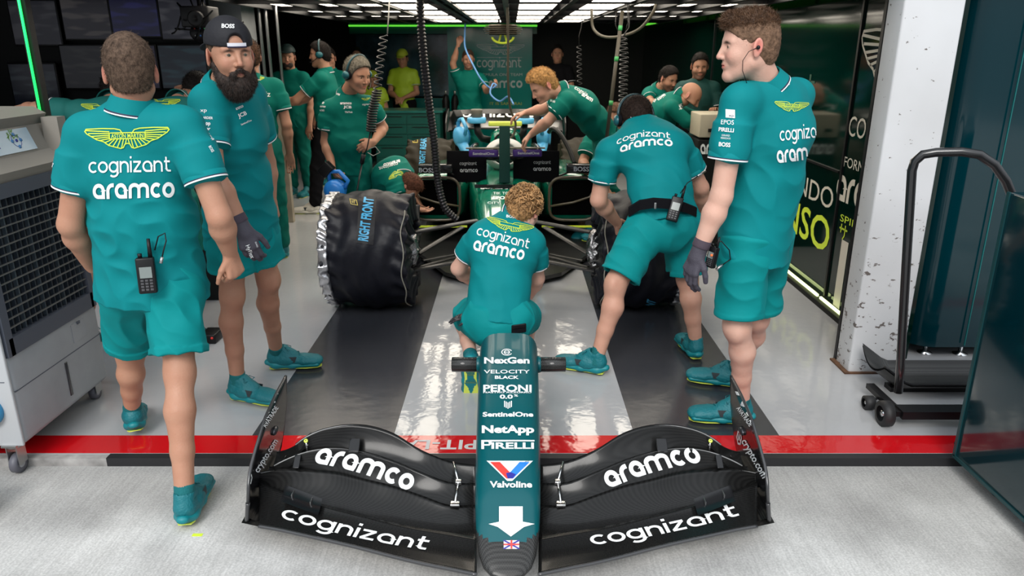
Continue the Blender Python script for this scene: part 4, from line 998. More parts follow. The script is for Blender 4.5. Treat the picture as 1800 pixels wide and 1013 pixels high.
# wing elements
PXS = [838, 790, 740, 690, 640, 590, 540, 490, 455]
E0 = [1010, 1000, 990, 978, 965, 953, 942, 931, 925]; B1 = [947, 939, 931, 921, 908, 895, 881, 863, 850]; B2 = [890, 890, 873, 856, 844, 832, 828, 827, 833]
B3 = [852, 850, 832, 811, 796, 789, 795, 815, 838]; TP = [820, 813, 793, 763, 749, 751, 768, 808, 840]
Z0 = [.075, .07, .065, .06, .058, .056, .055, .055, .055]; Z1 = [.08, .08, .08, .08, .082, .085, .09, .10, .11]; Z2 = [.095, .105, .125, .14, .15, .155, .155, .15, .14]
Z3 = [.125, .14, .175, .205, .225, .228, .215, .18, .15]; Z4 = [.16, .175, .22, .275, .30, .298, .265, .20, .16]
def curve(ys, zs, sgn): 
    out = []
    for x, y, z in zip(PXS, ys, zs):
        p = PZ(x, y, z); out.append(V3(XC + (p[0] - XC) * (1 if sgn < 0 else -1), p[1], p[2]))
    # smooth resample
    q = []
    for i in range(len(out) - 1):
        p0, p1, p2, p3 = out[max(i - 1, 0)], out[i], out[i + 1], out[min(i + 2, len(out) - 1)]
        for k in range(5):
            t = k / 5; q.append(.5 * ((2 * p1) + (-p0 + p2) * t + (2 * p0 - 5 * p1 + 4 * p2 - p3) * t * t + (-p0 + 3 * p1 - 3 * p2 + p3) * t ** 3))
    q.append(out[-1]); return q
CW = carbon_mat('carbon_wing', .004, .014, 300., .24)
for sgn in (-1, 1):
    cs = [curve(a, b, sgn) for a, b in ((E0, Z0), (B1, Z1), (B2, Z2), (B3, Z3), (TP, Z4))]
    names = ['main_plane', 'wing_flap', 'wing_flap', 'wing_flap']
    for e in range(4):
        le, te = cs[e], cs[e + 1]; n_ = len(le); last = n_ if e < 2 else n_ - (4 if e == 2 else 8)
        tuck = V3(0, .014, -.024) if e else V3(0, 0, 0); K = 12; V, F = [], []
        for i in range(last):
            a = le[i] + tuck; b = te[i]; ch = np.linalg.norm(b - a)
            for k in range(K + 1):
                t = k / K; p = a + (b - a) * t; V.append(p + V3(0, 0, -.16 * ch * 4 * t * (1 - t) * (.5 if e < 1 else .95) + .006 * math.sin(math.pi * min(1, t * 3) / 2)))
            for k in range(K + 1):
                t = 1 - k / K; p = a + (b - a) * t; V.append(p + V3(0, 0, -.16 * ch * 4 * t * (1 - t) * (.5 if e < 1 else .95) - .010 * math.sin(math.pi * t) ** .6 - .003))
        m_ = 2 * (K + 1)
        for i in range(last - 1):
            for k in range(m_):
                q = (i * m_ + k, i * m_ + (k + 1) % m_, (i + 1) * m_ + (k + 1) % m_, (i + 1) * m_ + k); F.append(q if sgn < 0 else q[::-1])
        F.append(tuple(range(m_))); F.append(tuple(range((last - 1) * m_, last * m_)))
        sk = Skin(V, F)
        if e == 2: sk.word('aramco', (641, 826) if sgn < 0 else (1146, 823), 178 if sgn < 0 else 172, 30, -17 if sgn < 0 else 16, .28, lift=.002, bend=7, skew=.15 * -sgn)
        if e == 0: sk.word('cognizant', (624, 931) if sgn < 0 else (1166, 925), 262, 18, -12.5 if sgn < 0 else 11.5, .20, lift=.002, bend=-5, skew=.3 * -sgn)
        eo = sk.obj(names[e], [CW, M_WHITE], nose)
        mb = MB(); mb.tube([p + V3(0, .001, .001) for p in te[:last]], .0028, 6); mb.obj('trailing_edge', mat('pale_wing_edge', (.22, .22, .22), rough=.3, coat=.5), eo)  # pale tube draws a bright line along the trailing edge
        if e == 0: mb = MB(); mb.tube([p + V3(0, -.002, 0) for p in le[:last]], .007, 8); mb.obj('leading_edge', mat('carbon_edge', (.035, .035, .037), rough=.25, coat=.5), eo)
    # end plate with its curved foot
    pl = [(2.36, .045), (2.355, .13), (2.37, .185), (2.42, .235), (2.49, .285), (2.60, .345), (2.74, .375), (2.90, .392), (2.885, .30), (2.86, .20), (2.83, .10), (2.78, .055), (2.6, .04), (2.45, .04)]
    X0 = XC + sgn * .985; V, F = [], []; n_ = len(pl)
    for t_ in (0, 1):
        for (y, z) in pl: V.append((X0 + sgn * (.012 * t_) + sgn * -.02 * (z - .05) / .34 + sgn * (.02 if y < 2.4 else 0) * 0, y, z))
    gy, gz = 10, 8; V = []; F = []
    import bisect
    top = [(2.355, .05), (2.355, .13), (2.37, .185), (2.42, .235), (2.49, .285), (2.60, .345), (2.74, .375), (2.90, .392)]
    ysmp = np.linspace(2.356, 2.90, 22)
    def ztop(y): return float(np.interp(y, [a for a, b in top[1:]], [b for a, b in top[1:]])) if y > 2.357 else .13
    def zbot(y): return float(np.interp(y, [2.355, 2.38, 2.45, 2.75, 2.82, 2.86, 2.90], [.055, .042, .040, .042, .09, .20, .385]))
    for side in (0, 1):
        for y in ysmp:
            for k in range(gz + 1):
                t = k / gz; z = zbot(y) + (ztop(y) - zbot(y)) * t; cur = -.035 * math.sin(min(1, max(0, (z - .05) / .34)) * math.pi / 2) - .03 * max(0, (2.44 - y) / .09) ** 2 * .6
                V.append((X0 + sgn * (cur + .010 * side), y, z))
    m_ = (gz + 1); o2 = len(ysmp) * m_
    for i in range(len(ysmp) - 1):
        for k in range(gz):
            q = (i * m_ + k, i * m_ + k + 1, (i + 1) * m_ + k + 1, (i + 1) * m_ + k); F.append(q if sgn > 0 else q[::-1]); q2 = tuple(j + o2 for j in q); F.append(q2[::-1] if sgn > 0 else q2)
        for k in (0, gz): q = (i * m_ + k, (i + 1) * m_ + k, (i + 1) * m_ + k + o2, i * m_ + k + o2); F.append(q)
    for i in (0, len(ysmp) - 1):
        for k in range(gz): F.append((i * m_ + k, i * m_ + k + 1, i * m_ + k + 1 + o2, i * m_ + k + o2))
    sk = Skin(V, F)
    if sgn < 0:
        sk.text('AVATRADE', (474, 733), 42, 8, 58, .02); sk.text('crypto.com', (466, 801), 66, 11, 58, .02)
        v_, f_ = stroke2d([[(-1, -1), (-.45, 1)], [(-.45, 1), (.1, -1), (.55, 1)], [(.55, 1), (1, -1)]], .34, .2); sk.decal((v_, f_), (472, 708), (9, -19), (-8, -1), 1, .002)
        v_, f_ = stroke2d([[(math.cos(a), math.sin(a)) for a in np.linspace(0, 2 * math.pi, 7)], [(-.4, -.4), (0, .4), (.4, -.4)]], .3, .2); sk.decal((v_, f_), (438, 840), (4, 0), (0, -11), 1, .002)
    else:
        sk.text('AVATRADE', (1310, 732), 40, 8, -54, .02); sk.text('crypto.com', (1328, 806), 76, 12, -60, .02)
        v_, f_ = stroke2d([[(-1, -1), (-.45, 1)], [(-.45, 1), (.1, -1), (.55, 1)], [(.55, 1), (1, -1)]], .34, .2); sk.decal((v_, f_), (1312, 708), (10, 19), (8, -2), 1, .002)
        v_, f_ = stroke2d([[(math.cos(a), math.sin(a)) for a in np.linspace(0, 2 * math.pi, 7)], [(-.4, -.4), (0, .4), (.4, -.4)]], .3, .2); sk.decal((v_, f_), (1300, 770), (4, 1), (0, -12), 1, .002)
    eo = sk.obj('endplate', [M_CARB2, M_WHITE], nose)
    mb = MB(); mb.tube([V3(V[i * m_ + gz][0] + sgn * .005, V[i * m_ + gz][1], V[i * m_ + gz][2]) for i in range(len(ysmp))], .0065, 8); mb.tube([V3(V[k][0] + sgn * .005, V[k][1], V[k][2]) for k in range(gz + 1)] , .0085, 8)
    mb.obj('endplate_edge', MATS['carbon_edge'], eo)
    # foot plate joining main plane and end plate
    q = cs[0][-1]; q1 = cs[1][-1]; mb = MB()
    mb.grid(lambda a, b: V3(q[0] + (X0 - q[0]) * a, 2.36 + (2.80 - 2.36) * b - .0 * a, .050 + .05 * (1 - math.sin(math.pi * min(1, a + .25) )) * .25 + .03 * max(0, .3 - a)), 6, 10, 0); 
    mb.add([V3(X0 + sgn * .01, 2.355, .045), V3(q[0] - sgn * .02, q[1] - .004, .05), V3(q[0] - sgn * .02, 2.5, .062), V3(X0 + sgn * .01, 2.5, .048)], [(0, 1, 2, 3)], 0)
    mb.obj('foot_plate', CW, nose)
    # curled strakes running from the flaps to the end plate
    for (x0, y0, z0, x1, y1, z1) in ((544, 772, .26, 484, 806, .16), (520, 800, .2, 484, 822, .13), (500, 812, .17, 470, 832, .12)):
        a = PZ(x0, y0, z0); b = PZ(x1, y1, z1); 
        if sgn > 0: a[0] = 2 * XC - a[0]; b[0] = 2 * XC - b[0]
        mb = MB(); mid = (a + b) / 2 - V3(0, 0, .035)
        pts = [a * (1 - t) ** 2 + mid * 2 * t * (1 - t) + b * t * t for t in np.linspace(0, 1, 10)]
        vv = []
        for p in pts: vv += [p + V3(0, -.030, -.012), p, p + V3(0, .026, .012)]
        ff = [(3 * i + k, 3 * i + k + 1, 3 * i + k + 4, 3 * i + k + 3) for i in range(9) for k in (0, 1)]
        mb.add(vv, ff, 0, True); mb.tube([vv[3 * i + 2] for i in range(10)], .003, 6); mb.obj('flap_curl', CW, nose)
    # brackets, silver adjusters, winglets
    def M_(p): p = np.array(p); p[0] = p[0] if sgn < 0 else 2 * XC - p[0]; return p
    mb = MB(); pts = [M_(PZ(797, 815, .18)), M_(PZ(806, 850, .145)), M_(PZ(800, 888, .115))]; 
    for a, b in zip(pts[:-1], pts[1:]): mb.tube([a + V3(0, 0, .006), b + V3(0, 0, .006)], .005, 8); 
    mb.obox(pts[2] + V3(0, 0, .004), UX, UY, UZ, .018, .014, .006, 0, .003); mb.obox(pts[1] + V3(0, 0, .006), UX, UY, UZ, .012, .012, .008, 0, .003); mb.obj('flap_bracket', M_CHROME, nose)
    for (x, y, z, w_) in ((623, 783, .255, .02), (522, 812, .19, .012)):
        mb = MB(); c = M_(PZ(x, y, z)); mb.obox(c, UX, nrm(V3(0, 1, .7)), nrm(V3(0, -.7, 1)), w_, .028, .004, 0, .002); mb.obj('flap_hinge', M_CARB2, nose)
    mb = MB(); a = M_(PZ(500, 868, .10)); b = M_(PZ(565, 893, .09)); mb.grid(lambda s_, t: a + (b - a) * s_ + V3(0, -.055 + .075 * t, .022 * t * t + .004), 6, 5)
    for s_ in (.25, .75): mb.box(tuple(a + (b - a) * s_ + V3(-.002, -.02, -.02)), tuple(a + (b - a) * s_ + V3(.002, .025, .022)), 1)
    mb.obj('winglet', [M_CARB2, M_STEEL], nose)
    mb = MB(); c = M_(PZ(538, 776, .26)); mb.tube([c + V3(0, 0, -.05), c], .004, 8, 1); mb.lathe(c, V3(0, -.6, .8), [(.003, 0), (.008, 0), (.008, .006), (.003, .006)], 14, 0); mb.obj('adjuster_screw', [M_YELLOW, M_CHROME], nose)
    mb = MB(); c = V3(X0 - sgn * .03, 2.70, .24); mb.sphere(c, .02, 12, 0, (.6, 1.5, .8)); mb.obj('endplate_sensor', mat('gunmetal', (.08, .08, .09), rough=.3, metal=.8), nose)
    mb = MB(); xx = XC + sgn * .135; mb.lathe((xx, 3.13, .345), (sgn, 0, 0), [(.001, .0), (.034, .0), (.034, .125), (.030, .127), (.029, .06), (.001, .06)], 28); mb.obj('carry_tube', carbon_mat('carbon_tube', .006, .06, 200., .15), nose)
    mb = MB(); mb.lathe((xx - sgn * .004, 3.13, .345), (sgn, 0, 0), [(.036, .0), (.040, .004), (.036, .016)], 24); mb.obj('tube_collar', M_PAINT, nose)
# trestle the nose stands on
st = thing('nose_trestle', (XC, 2.75, GZ), 'low black trestle standing under the racing nose cone', 'stand')
mb = MB(); mb.box((XC - .09, 2.62, .120), (XC + .09, 2.90, .150)); mb.obj('cradle', M_BLACKCLOTH, st)
for sx in (-1, 1):
    for sy in (2.64, 2.88): mb = MB(); mb.tube([V3(XC + sx * .07, sy, .12), V3(XC + sx * .085, sy, GZ)], .012, 10); mb.obj('leg', M_BLACK, st)
# ------------------------------------------------------------------ the five mechanics in front
BROWN = (.092, .060, .042); GINGER = (.40, .20, .07); DARK = (.012, .009, .008); GREY = (.13, .115, .09)
def deco_A(sk, part='shirt'):
    if part == 'shirt':
        sk.text('BOSS', (223, 194), 33, 9.5, 1, .03); sk.wing((224, 237), 148, 1.0, 1.5, bend=0)
        sk.word('cognizant', (228, 293), 143, 20, 1.2, .17); sk.word('aramco', (235, 335), 142, 27, 1.2, .25)
        sk.text('NetApp', (372, 240), 14, 5, -60, .02); sk.text('BOSS', (371, 262), 12, 5, -60, .02); sk.text('BOSS', (92, 290), 8, 5, 70, .02)
JA = dict(head=P(229, 126, 2.76), neck=P(233, 186, 2.74), chest=P(243, 300, 2.78), pel=P(264, 468, 2.80), sa=P(146, 236, 2.74), sb=P(328, 222, 2.74),
          ea=P(124, 395, 2.72), wa=P(160, 466, 2.88), eb=P(386, 382, 2.68), wb=P(405, 447, 2.78), ka=P(229, 622, 3.02), kb=P(316, 655, 2.66), aa=P(233, 722, 3.10), ab=P(325, 878, 2.47))
person('man in teal shirt and rolled shorts walking away past the air cooler', JA, (-.34, .94, 0), (-.42, .9, -.04), (-.02, .03, 1), h=.0050, hh=.004, g=1.05, skin=M_SKIN2, hem=.13, hemw=1.20, waistw=1.16, legscale=1.,
       hair=hair_short(BROWN, .007, .012, 16000, .011, .0011, nape=-.068, seed=4, comb=lambda p, nv, f, r, u, hc: -u * .8 - f * .1, spread=.35, lift=.35, noise=.001),
       hands=dict(a=(V3(.3, .8, -.5), V3(.9, -.2, 0), V3(0, 0, 1), .5), b=(V3(.10, .10, -1), V3(-.75, .5, -.2), V3(-.5, -.8, 0), 1.15)),
       deco=deco_A, toes=dict(a=V3(-.42, .9, -.15), b=V3(-.12, 1, .0)), rolled=True, seed=1, wr=.0075, shortlen=.82, up_legs=1.06)
def deco_B(sk, part='shirt'):
    if part == 'shirt':
        sk.text('xp', (358, 194), 11, 7, 0, .0, 1)
        sk.text('BOMBARDIER', (359, 207), 30, 4.5, -3, .02); sk.text('NetApp', (357, 216), 26, 7, -4, .03); sk.text('er', (366, 226), 8, 6, -4, .02)
        sk.text('aramco', (420, 188), 14, 6, 24, .03); sk.text('JCB', (425, 201), 16, 7, 24, .03); sk.text('SentinelOne', (432, 215), 20, 3.5, 24, .01); sk.text('BOSS', (392, 158), 12, 5, -38, .01)
JB = dict(head=P(405, 96, 3.20), neck=P(396, 152, 3.27), chest=P(404, 240, 3.33), pel=P(424, 392, 3.47), sa=P(362, 182, 3.17), sb=P(440, 168, 3.45), ea=P(377, 310, 3.06), wa=P(428, 402, 3.05),
          eb=P(468, 285, 3.62), wb=P(476, 352, 3.62), ha=P(405, 402, 3.40), hb=P(446, 395, 3.52), ka=P(408, 520, 3.42), kb=P(472, 492, 3.60), aa=PZ(418, 672, .10), ab=PZ(486, 620, .10))
def hair_beard(root, hc, f, r, u, S, h):
    def q(a, b, c): return hc + (f * a + r * b + u * c) * S
    MBD = mat('beard_dark', (.022, .012, .008), rough=.7, var=.6, vscale=70, bump=.6, bscale=90)
    v = Vol(); v.add(p_ell(q(.052, 0, -.112), f, r, u, .052 * S, .058 * S, .046 * S), .02); v.add(p_ell(q(.046, 0, -.132), f, r, u, .040 * S, .044 * S, .036 * S), .03)
    for s in (-1, 1):
        v.add(p_cone(q(.005, s * .069, -.035), q(.045, s * .052, -.095), .011 * S, .026 * S), .02); v.add(p_cone(q(.100, s * .004, -.051), q(.090, s * .027, -.072), .0055 * S, .009 * S), .006)
        v.add(p_cone(q(.088, s * .028, -.07), q(.078, s * .034, -.10), .009 * S, .016 * S), .01)
    v.cut(p_ell(q(.105, 0, -.068), f, r, u, .022 * S, .0185 * S, .0095 * S), .004)
    v.warp(fuzz(.0022, 190)); V1, F1 = v.mesh(.004)
    V2, F2 = blades(V1, F1, 15000, .017, .0011, lambda p, nv: -u * .9 + f * .15, .40, .30, seed=8, curl=.3, keep=lambda c: ((c - hc) @ u > -.2 * S))
    Vm, Fm = merge([(V1, F1), (V2, F2)]); mesh_obj('beard', Vm, Fm, MBD, root)
    # cap worn backwards: crown with the opening over the forehead, strap and peak behind
    v = Vol(); v.add(p_ell(q(-.010, 0, .047), f, r, u, .108 * S, .088 * S, .098 * S), .02)
    tl = nrm(u * 1 + f * -.10); v.clip(q(0, 0, .038), -nrm(u + f * .10)); v.cut(p_ell(q(.112, 0, .044), f, r, u, .045 * S, .036 * S, .040 * S), .004)
    V1, F1 = v.mesh(.004); sk = Skin(V1, F1); sk.text('BOSS', (401, 46), 22, 7, -2, .03)
    cap = sk.obj('backward_cap', [mat('cap_cloth', (.006, .006, .010), rough=.75, bump=.2, bscale=60), M_WHITE], root)
    v = Vol(); v.add(p_ell(q(-.135, .0, .030), nrm(f + u * .35), r, nrm(u - f * .35), .075 * S, .075 * S, .007 * S), 0); V1, F1 = v.mesh(.004); mesh_obj('cap_peak', V1, F1, MATS['cap_cloth'], cap)
    mb = MB(); pts = [q(.1005 * math.cos(a) + .0, .092 * math.sin(a), .042 - .004 * math.cos(a)) for a in np.linspace(-.40, .40, 14)]
    vv = []; 
    for p in pts: vv += [p - u * .007, p + u * .007]
    mb.add(vv, [(2 * i, 2 * i + 2, 2 * i + 3, 2 * i + 1) for i in range(13)], 0, True); vv = [p - u * .006 for p in vv[::2]]
    mb.tube([p - u * .009 for p in pts], .0035, 6, 1); mb.obj('cap_strap', [mat('strap_white', (.72, .72, .78), rough=.4), M_NAVY], cap)
    mb = MB(); mb.sphere(q(-.006, -.091, -.004), .009, 10); mb.tube([q(-.006, -.095, -.008), q(-.004, -.094, -.04), q(-.02, -.08, -.08)], .0016, 6); mb.obj('earpiece', M_BLACK, root)
    # short hair over the ear
    hair_short(BROWN, .0025, .0, 1500, .005, .001, seed=2, cutf=(.115, -.03, .115, .12, .12), nape=-.06)(root, hc, f, r, u, S, .004)
B_hands = dict(a=(V3(.26, -.12, -.95), V3(-.1, .95, -.1), V3(.9, -.2, .0), .55, 1), b=(V3(0, -.1, -1), V3(-.5, .5, 0), V3(0, -1, 0), .4))
B = person('bearded man in a black backward cap looking over his shoulder', JB, (.80, -.60, 0), (.60, -.80, -.02), (-.02, .0, 1), h=.0050, hh=.0028, g=1.04, skin=M_SKIN2, hem=.08, hemw=1.08, waistw=1.05, headsc=1.06,
       hair=hair_beard, hands=B_hands, deco=deco_B, toes=dict(a=V3(.95, -.32, 0), b=V3(1, .10, 0)), seed=2, wr=.006, shortlen=.62, up_legs=1.08)
def glove(root, w, e, hd, texts=(), grow=.0022, pm=M_GLOVE):
    v = Vol()
    for p, k in hand_prims(w, e, hd[0], np.asarray(hd[1], float), np.asarray(hd[2], float), hd[3], grow=grow): v.add(p, k)
    ax = nrm(w - e); v.add(p_cone(w - ax * .045, w + ax * .02, .0335, .032), .012)
    v.clip(w - ax * .062, -ax)
    V1, F1 = v.mesh(.0035); sk = Skin(V1, F1)
    for t in texts: sk.text(*t[0], **t[1])
    o = sk.obj('work_glove', [pm, M_WHITE], root)
    mb = MB(); mb.lathe(w - ax * .035, ax, [(.030, -.028), (.0365, -.026), (.0365, .0), (.0375, .004), (.036, .008)], 28); mb.obj('glove_cuff', mat('glove_cuff', (.05, .035, .05), rough=.8, bump=.3, bscale=200), o)
    return o
glove(B, JB['wa'], JB['ea'], B_hands['a'], [(('HyFlex', (440, 442), 24, 7, -68), dict(bold=.01)), (('GUARD', (451, 430), 10, 2.5, -68), dict(bold=.0))])
def deco_E(sk, part='shirt'):
    if part == 'shirt':
        sk.text('BOSS', (1380, 146), 15, 6.5, -7, .03); sk.wing((1391, 185), 60, 1.15, -3, bend=0)
        sk.word('cognizant', (1411, 235), 82, 18, 6, .17, skew=.05); sk.word('aramco', (1404, 271), 78, 22, 7, .25, skew=.05)
        v, f = stroke2d([arc(0, 0, .9, .9, 0, 360, 4)], .5, .3)
        sk.text('EPOS', (1279, 215), 22, 8, -3, .0); sk.text('PIRELLI', (1277, 228), 26, 7, -5, .03); sk.text('GIRARD', (1276, 238), 14, 3.5, -4, .0); sk.text('PERREGAUX', (1276, 243), 17, 3.5, -4, .0); sk.text('BOSS', (1274, 254), 20, 7.5, -5, .03)
        quad = ([(-1, -1), (-.33, -1), (.33, -1), (1, -1), (-1, -.33), (-.33, -.33), (.33, -.33), (1, -.33), (-1, .33), (-.33, .33), (.33, .33), (1, .33), (-1, 1), (-.33, 1), (.33, 1), (1, 1)], [(i, i + 1, i + 5, i + 4) for i in (0, 1, 2, 4, 5, 6, 8, 9, 10)])
        sk.decal(quad, (1284, 200), (8, .6), (0, -7.5), 1, .0022); sk.text('xp', (1286, 203), 9, 4.5, -3, .0, 3, .004)
JE = dict(head=P(1316, 80, 3.05), neck=P(1344, 148, 3.10), chest=P(1362, 236, 3.14), pel=P(1330, 410, 3.14), sa=P(1296, 180, 2.99), sb=P(1403, 168, 3.28), ea=P(1268, 345, 2.97), wa=P(1227, 445, 2.98),
          eb=P(1362, 290, 3.52), wb=P(1312, 340, 3.55), ha=P(1312, 418, 3.08), hb=P(1352, 412, 3.22), ka=P(1296, 575, 3.06), kb=P(1330, 560, 3.30), aa=PZ(1304, 712, .10), ab=PZ(1292, 650, .10))
E_hands = dict(a=(V3(-.28, .0, -.95), V3(.80, .55, -.1), V3(.3, -.85, -.1), .42, 1), b=(V3(-.5, .3, -.6), V3(0, .8, 0), V3(0, 0, 1), .5))
def hair_E(root, hc, f, r, u, S, h):
    hair_short((.16, .095, .06), .0035, .0, 9000, .006, .0009, seed=5, cutf=(.115, -.035, .098, .12, .100), nape=-.088, spread=.3, lift=.3, comb=lambda p, nv, f, r, u, hc: -u)(root, hc, f, r, u, S, h)
    def q(a, b, c): return hc + (f * a + r * b + u * c) * S
    v = Vol(); v.add(p_ell(q(-.008, 0, .070), f, r, u, .096 * S, .074 * S, .057 * S), .02); v.add(p_cone(q(.070, -.032, .094), q(.070, .032, .094), .018 * S, .018 * S), .03)
    v.clip(q(.02, 0, .062), nrm(-u + f * .12)); v.warp(fuzz(.002, 150)); V1, F1 = v.mesh(.004)
    V2, F2 = blades(V1, F1, 12000, .024, .0014, lambda p, nv: f * .35 + u * .25 - r * .1, .40, .45, seed=9, curl=.2)
    Vm, Fm = merge([(V1, F1), (V2, F2)]); mesh_obj('hair', Vm, Fm, mat('hair_quiff', (.10, .048, .022), rough=.55, var=.4, vscale=50, bump=.5, bscale=100), root)
    mb = MB(); mb.sphere(q(-.012, -.093, -.008), .008, 10); mb.tube([q(-.008, -.096, -.008), q(.02, -.088, -.02), q(.038, -.078, -.05), q(.036, -.068, -.085), q(.02, -.07, -.13)], .0014, 6); mb.obj('earpiece', M_BLACK, root)
E_ = person('tall young man in profile standing beside the scuffed white pillar', JE, (-.66, .75, 0), (-.985, .06, -.07), (.04, 0, 1), h=.0050, hh=.0030, g=1.06, skin=M_SKIN3, hem=.12, hemw=1.07, waistw=1.07, headsc=1.06,
       hair=hair_E, hands=E_hands, deco=deco_E, toes=dict(a=V3(-1, .12, 0), b=V3(-1, .32, 0)), seed=3, wr=.0065, shortlen=.86, up_legs=1.05, belly=.02)
glove(E_, JE['wa'], JE['ea'], E_hands['a'], [(('HyFlex', (1196, 461), 22, 7, 62), dict(bold=.01))])
def deco_D(sk, part='shirt'):
    if part == 'shirt':
        sk.word('cognizant', (1131, 246), 94, 8, 6.5, .17, bend=9, skew=.1); sk.word('aramco', (1136, 258), 92, 11.5, 7, .24, bend=7, skew=.12)
JD = dict(head=P(1117, 212, 4.38), neck=P(1122, 219, 4.34), chest=P(1146, 266, 4.17), pel=P(1172, 385, 3.98), sa=P(1068, 266, 4.20), sb=P(1196, 258, 4.24), ea=P(1052, 352, 4.20), wa=P(1085, 392, 4.40),
          eb=P(1232, 330, 4.30), wb=P(1240, 385, 4.5), ha=P(1138, 395, 3.95), hb=P(1200, 390, 4.02), ka=P(1082, 500, 3.84), kb=P(1208, 490, 4.02), aa=PZ(1050, 628, .10), ab=PZ(1223, 602, .10))
def hair_D(root, hc, f, r, u, S, h):
    hair_short((.020, .012, .009), .010, .010, 7000, .016, .0013, seed=6, comb=lambda p, nv, f, r, u, hc: -f * .4 - u * .3, hh=.005)(root, hc, f, r, u, S, h)
    headset(root, hc, f, r, u, S, m=mat('headset_teal', (.01, .05, .06), rough=.4), m2=mat('cup_teal', (.01, .10, .12), rough=.35))
D = person('man with headset bending over the covered front wheel on the right', JD, (.0, 1, -.2), (-.05, .9, -.42), (0, .42, .9), h=.0055, g=1.10, skin=M_SKIN, hem=.03, hemw=1.0, headsc=1.05, hair=hair_D,
       deco=deco_D, toes=dict(a=V3(-1, .45, 0), b=V3(-.12, 1, 0)), seed=4, wr=.005, shortlen=.86, up_legs=1.10, face=False, eyes=False,
       hands=dict(a=(V3(.2, .6, -.6), V3(.6, .2, -.4), V3(0, 0, 1), .6), b=(V3(.1, .6, -.6), V3(-.6, .2, -.4), V3(0, 0, 1), .6)))
def deco_K(sk, part='shirt'):
    if part == 'shirt':
        sk.text('BOSS', (899, 381), 18, 5, -4, .02); sk.wing((896, 395), 84, .85, -12, name=False)
        sk.word('cognizant', (884, 419), 94, 13, -15, .17); sk.word('aramco', (877, 440), 90, 18, -12, .25)
JK = dict(head=P(921, 369, 4.00), neck=P(905, 381, 4.0), chest=P(884, 446, 3.86), pel=P(874, 555, 3.70), sa=P(843, 415, 3.88), sb=P(938, 428, 3.93), ea=P(806, 472, 3.96), wa=P(835, 500, 4.2),
          eb=P(944, 490, 4.0), wb=P(930, 520, 4.2), ha=P(846, 560, 3.66), hb=P(906, 560, 3.68), ka=P(815, 556, 4.05), kb=P(925, 556, 4.05), aa=P(828, 632, 3.58), ab=P(925, 640, 3.66))
hair_K = curly((.30, .165, .07), 520, .0125, .0036)
K = person('curly ginger haired mechanic crouching behind the nose cone', JK, (.1, 1, 0), (.42, .85, -.42), (.2, .35, .9), h=.0055, g=1.0, skin=M_SKIN3, hem=.055, hemw=1.05, headsc=.98, hair=hair_K,
       deco=deco_K, toes=dict(a=V3(0, .28, -1), b=V3(0, .28, -1)), seed=5, wr=.0035, shortlen=.55, up_legs=1.15, hollow=False, face=False, eyes=False, socks=True,
       hands=dict(a=(V3(.2, .8, 0), V3(.6, 0, -.4), V3(0, 0, 1), .6), b=(V3(-.1, .8, 0), V3(-.6, 0, -.4), V3(0, 0, 1), .6)))
# ------------------------------------------------------------------ the car in the garage
CX = -.065
car = thing('racing_car', (CX, 6.6, 0), 'green racing car without its nose standing under the light panels', 'racing car')
def loft(secs, n=36, e1=.5, e2=.6, cap=True):
    """secs: (y, cx, zt, zb, hw)"""
    V, F = [], []
    for (y, cx, zt, zb, hw) in secs:
        for k in range(n):
            a = 2 * math.pi * k / n; c, s_ = math.cos(a), math.sin(a)
            V.append((cx + hw * math.copysign(abs(c) ** e1, c), y, (zt + zb) / 2 + (zt - zb) / 2 * math.copysign(abs(s_) ** e2, s_)))
    for i in range(len(secs) - 1):
        for k in range(n): F.append((i * n + k, i * n + (k + 1) % n, (i + 1) * n + (k + 1) % n, (i + 1) * n + k))
    if cap: F.append(tuple(range(n))[::-1]); F.append(tuple(range((len(secs) - 1) * n, len(secs) * n)))
    return V, F
def car_part(name, V, F, m, par=None, smooth=True): return mesh_obj(name, V, F, m, par or car, smooth=smooth)
V, F = loft([(4.72, CX, .50, .24, .14), (5.1, CX, .53, .22, .17), (5.6, CX, .585, .18, .22), (6.05, CX, .635, .15, .26), (6.5, CX, .66, .12, .31), (7.1, CX, .68, .10, .36), (7.6, CX, .70, .10, .37)])
sk = Skin(V, F); sk.text('BOMBARDIER', (886, 330), 82, 5.5, 0, .04); sk.text('EPOS', (880, 348), 26, 5, 0, .03); sk.text('TIK TOK', (884, 340), 34, 4.5, 0, .0)
sk.text('CITY', (868, 357), 22, 4, 0, .0)
sk.obj('chassis', [M_PAINTG, M_WHITE], car)
mb = MB(); mb.obox((CX, 4.715, .37), UX, UY, UZ, .125, .008, .12, 0, .004); 
for x, z in ((-.08, .44), (.08, .44), (-.08, .30), (.08, .30)): mb.lathe((CX + x, 4.70, z), (0, -1, 0), [(.001, .006), (.018, .006), (.018, -.006)], 12, 1)
mb.obj('bulkhead', [M_BLACK, M_STEEL], car)
mb = MB(); mb.box((CX - .24, 6.02, .640), (CX + .24, 6.05, .665)); mb.obj('cockpit_lip', M_CARB2, car)
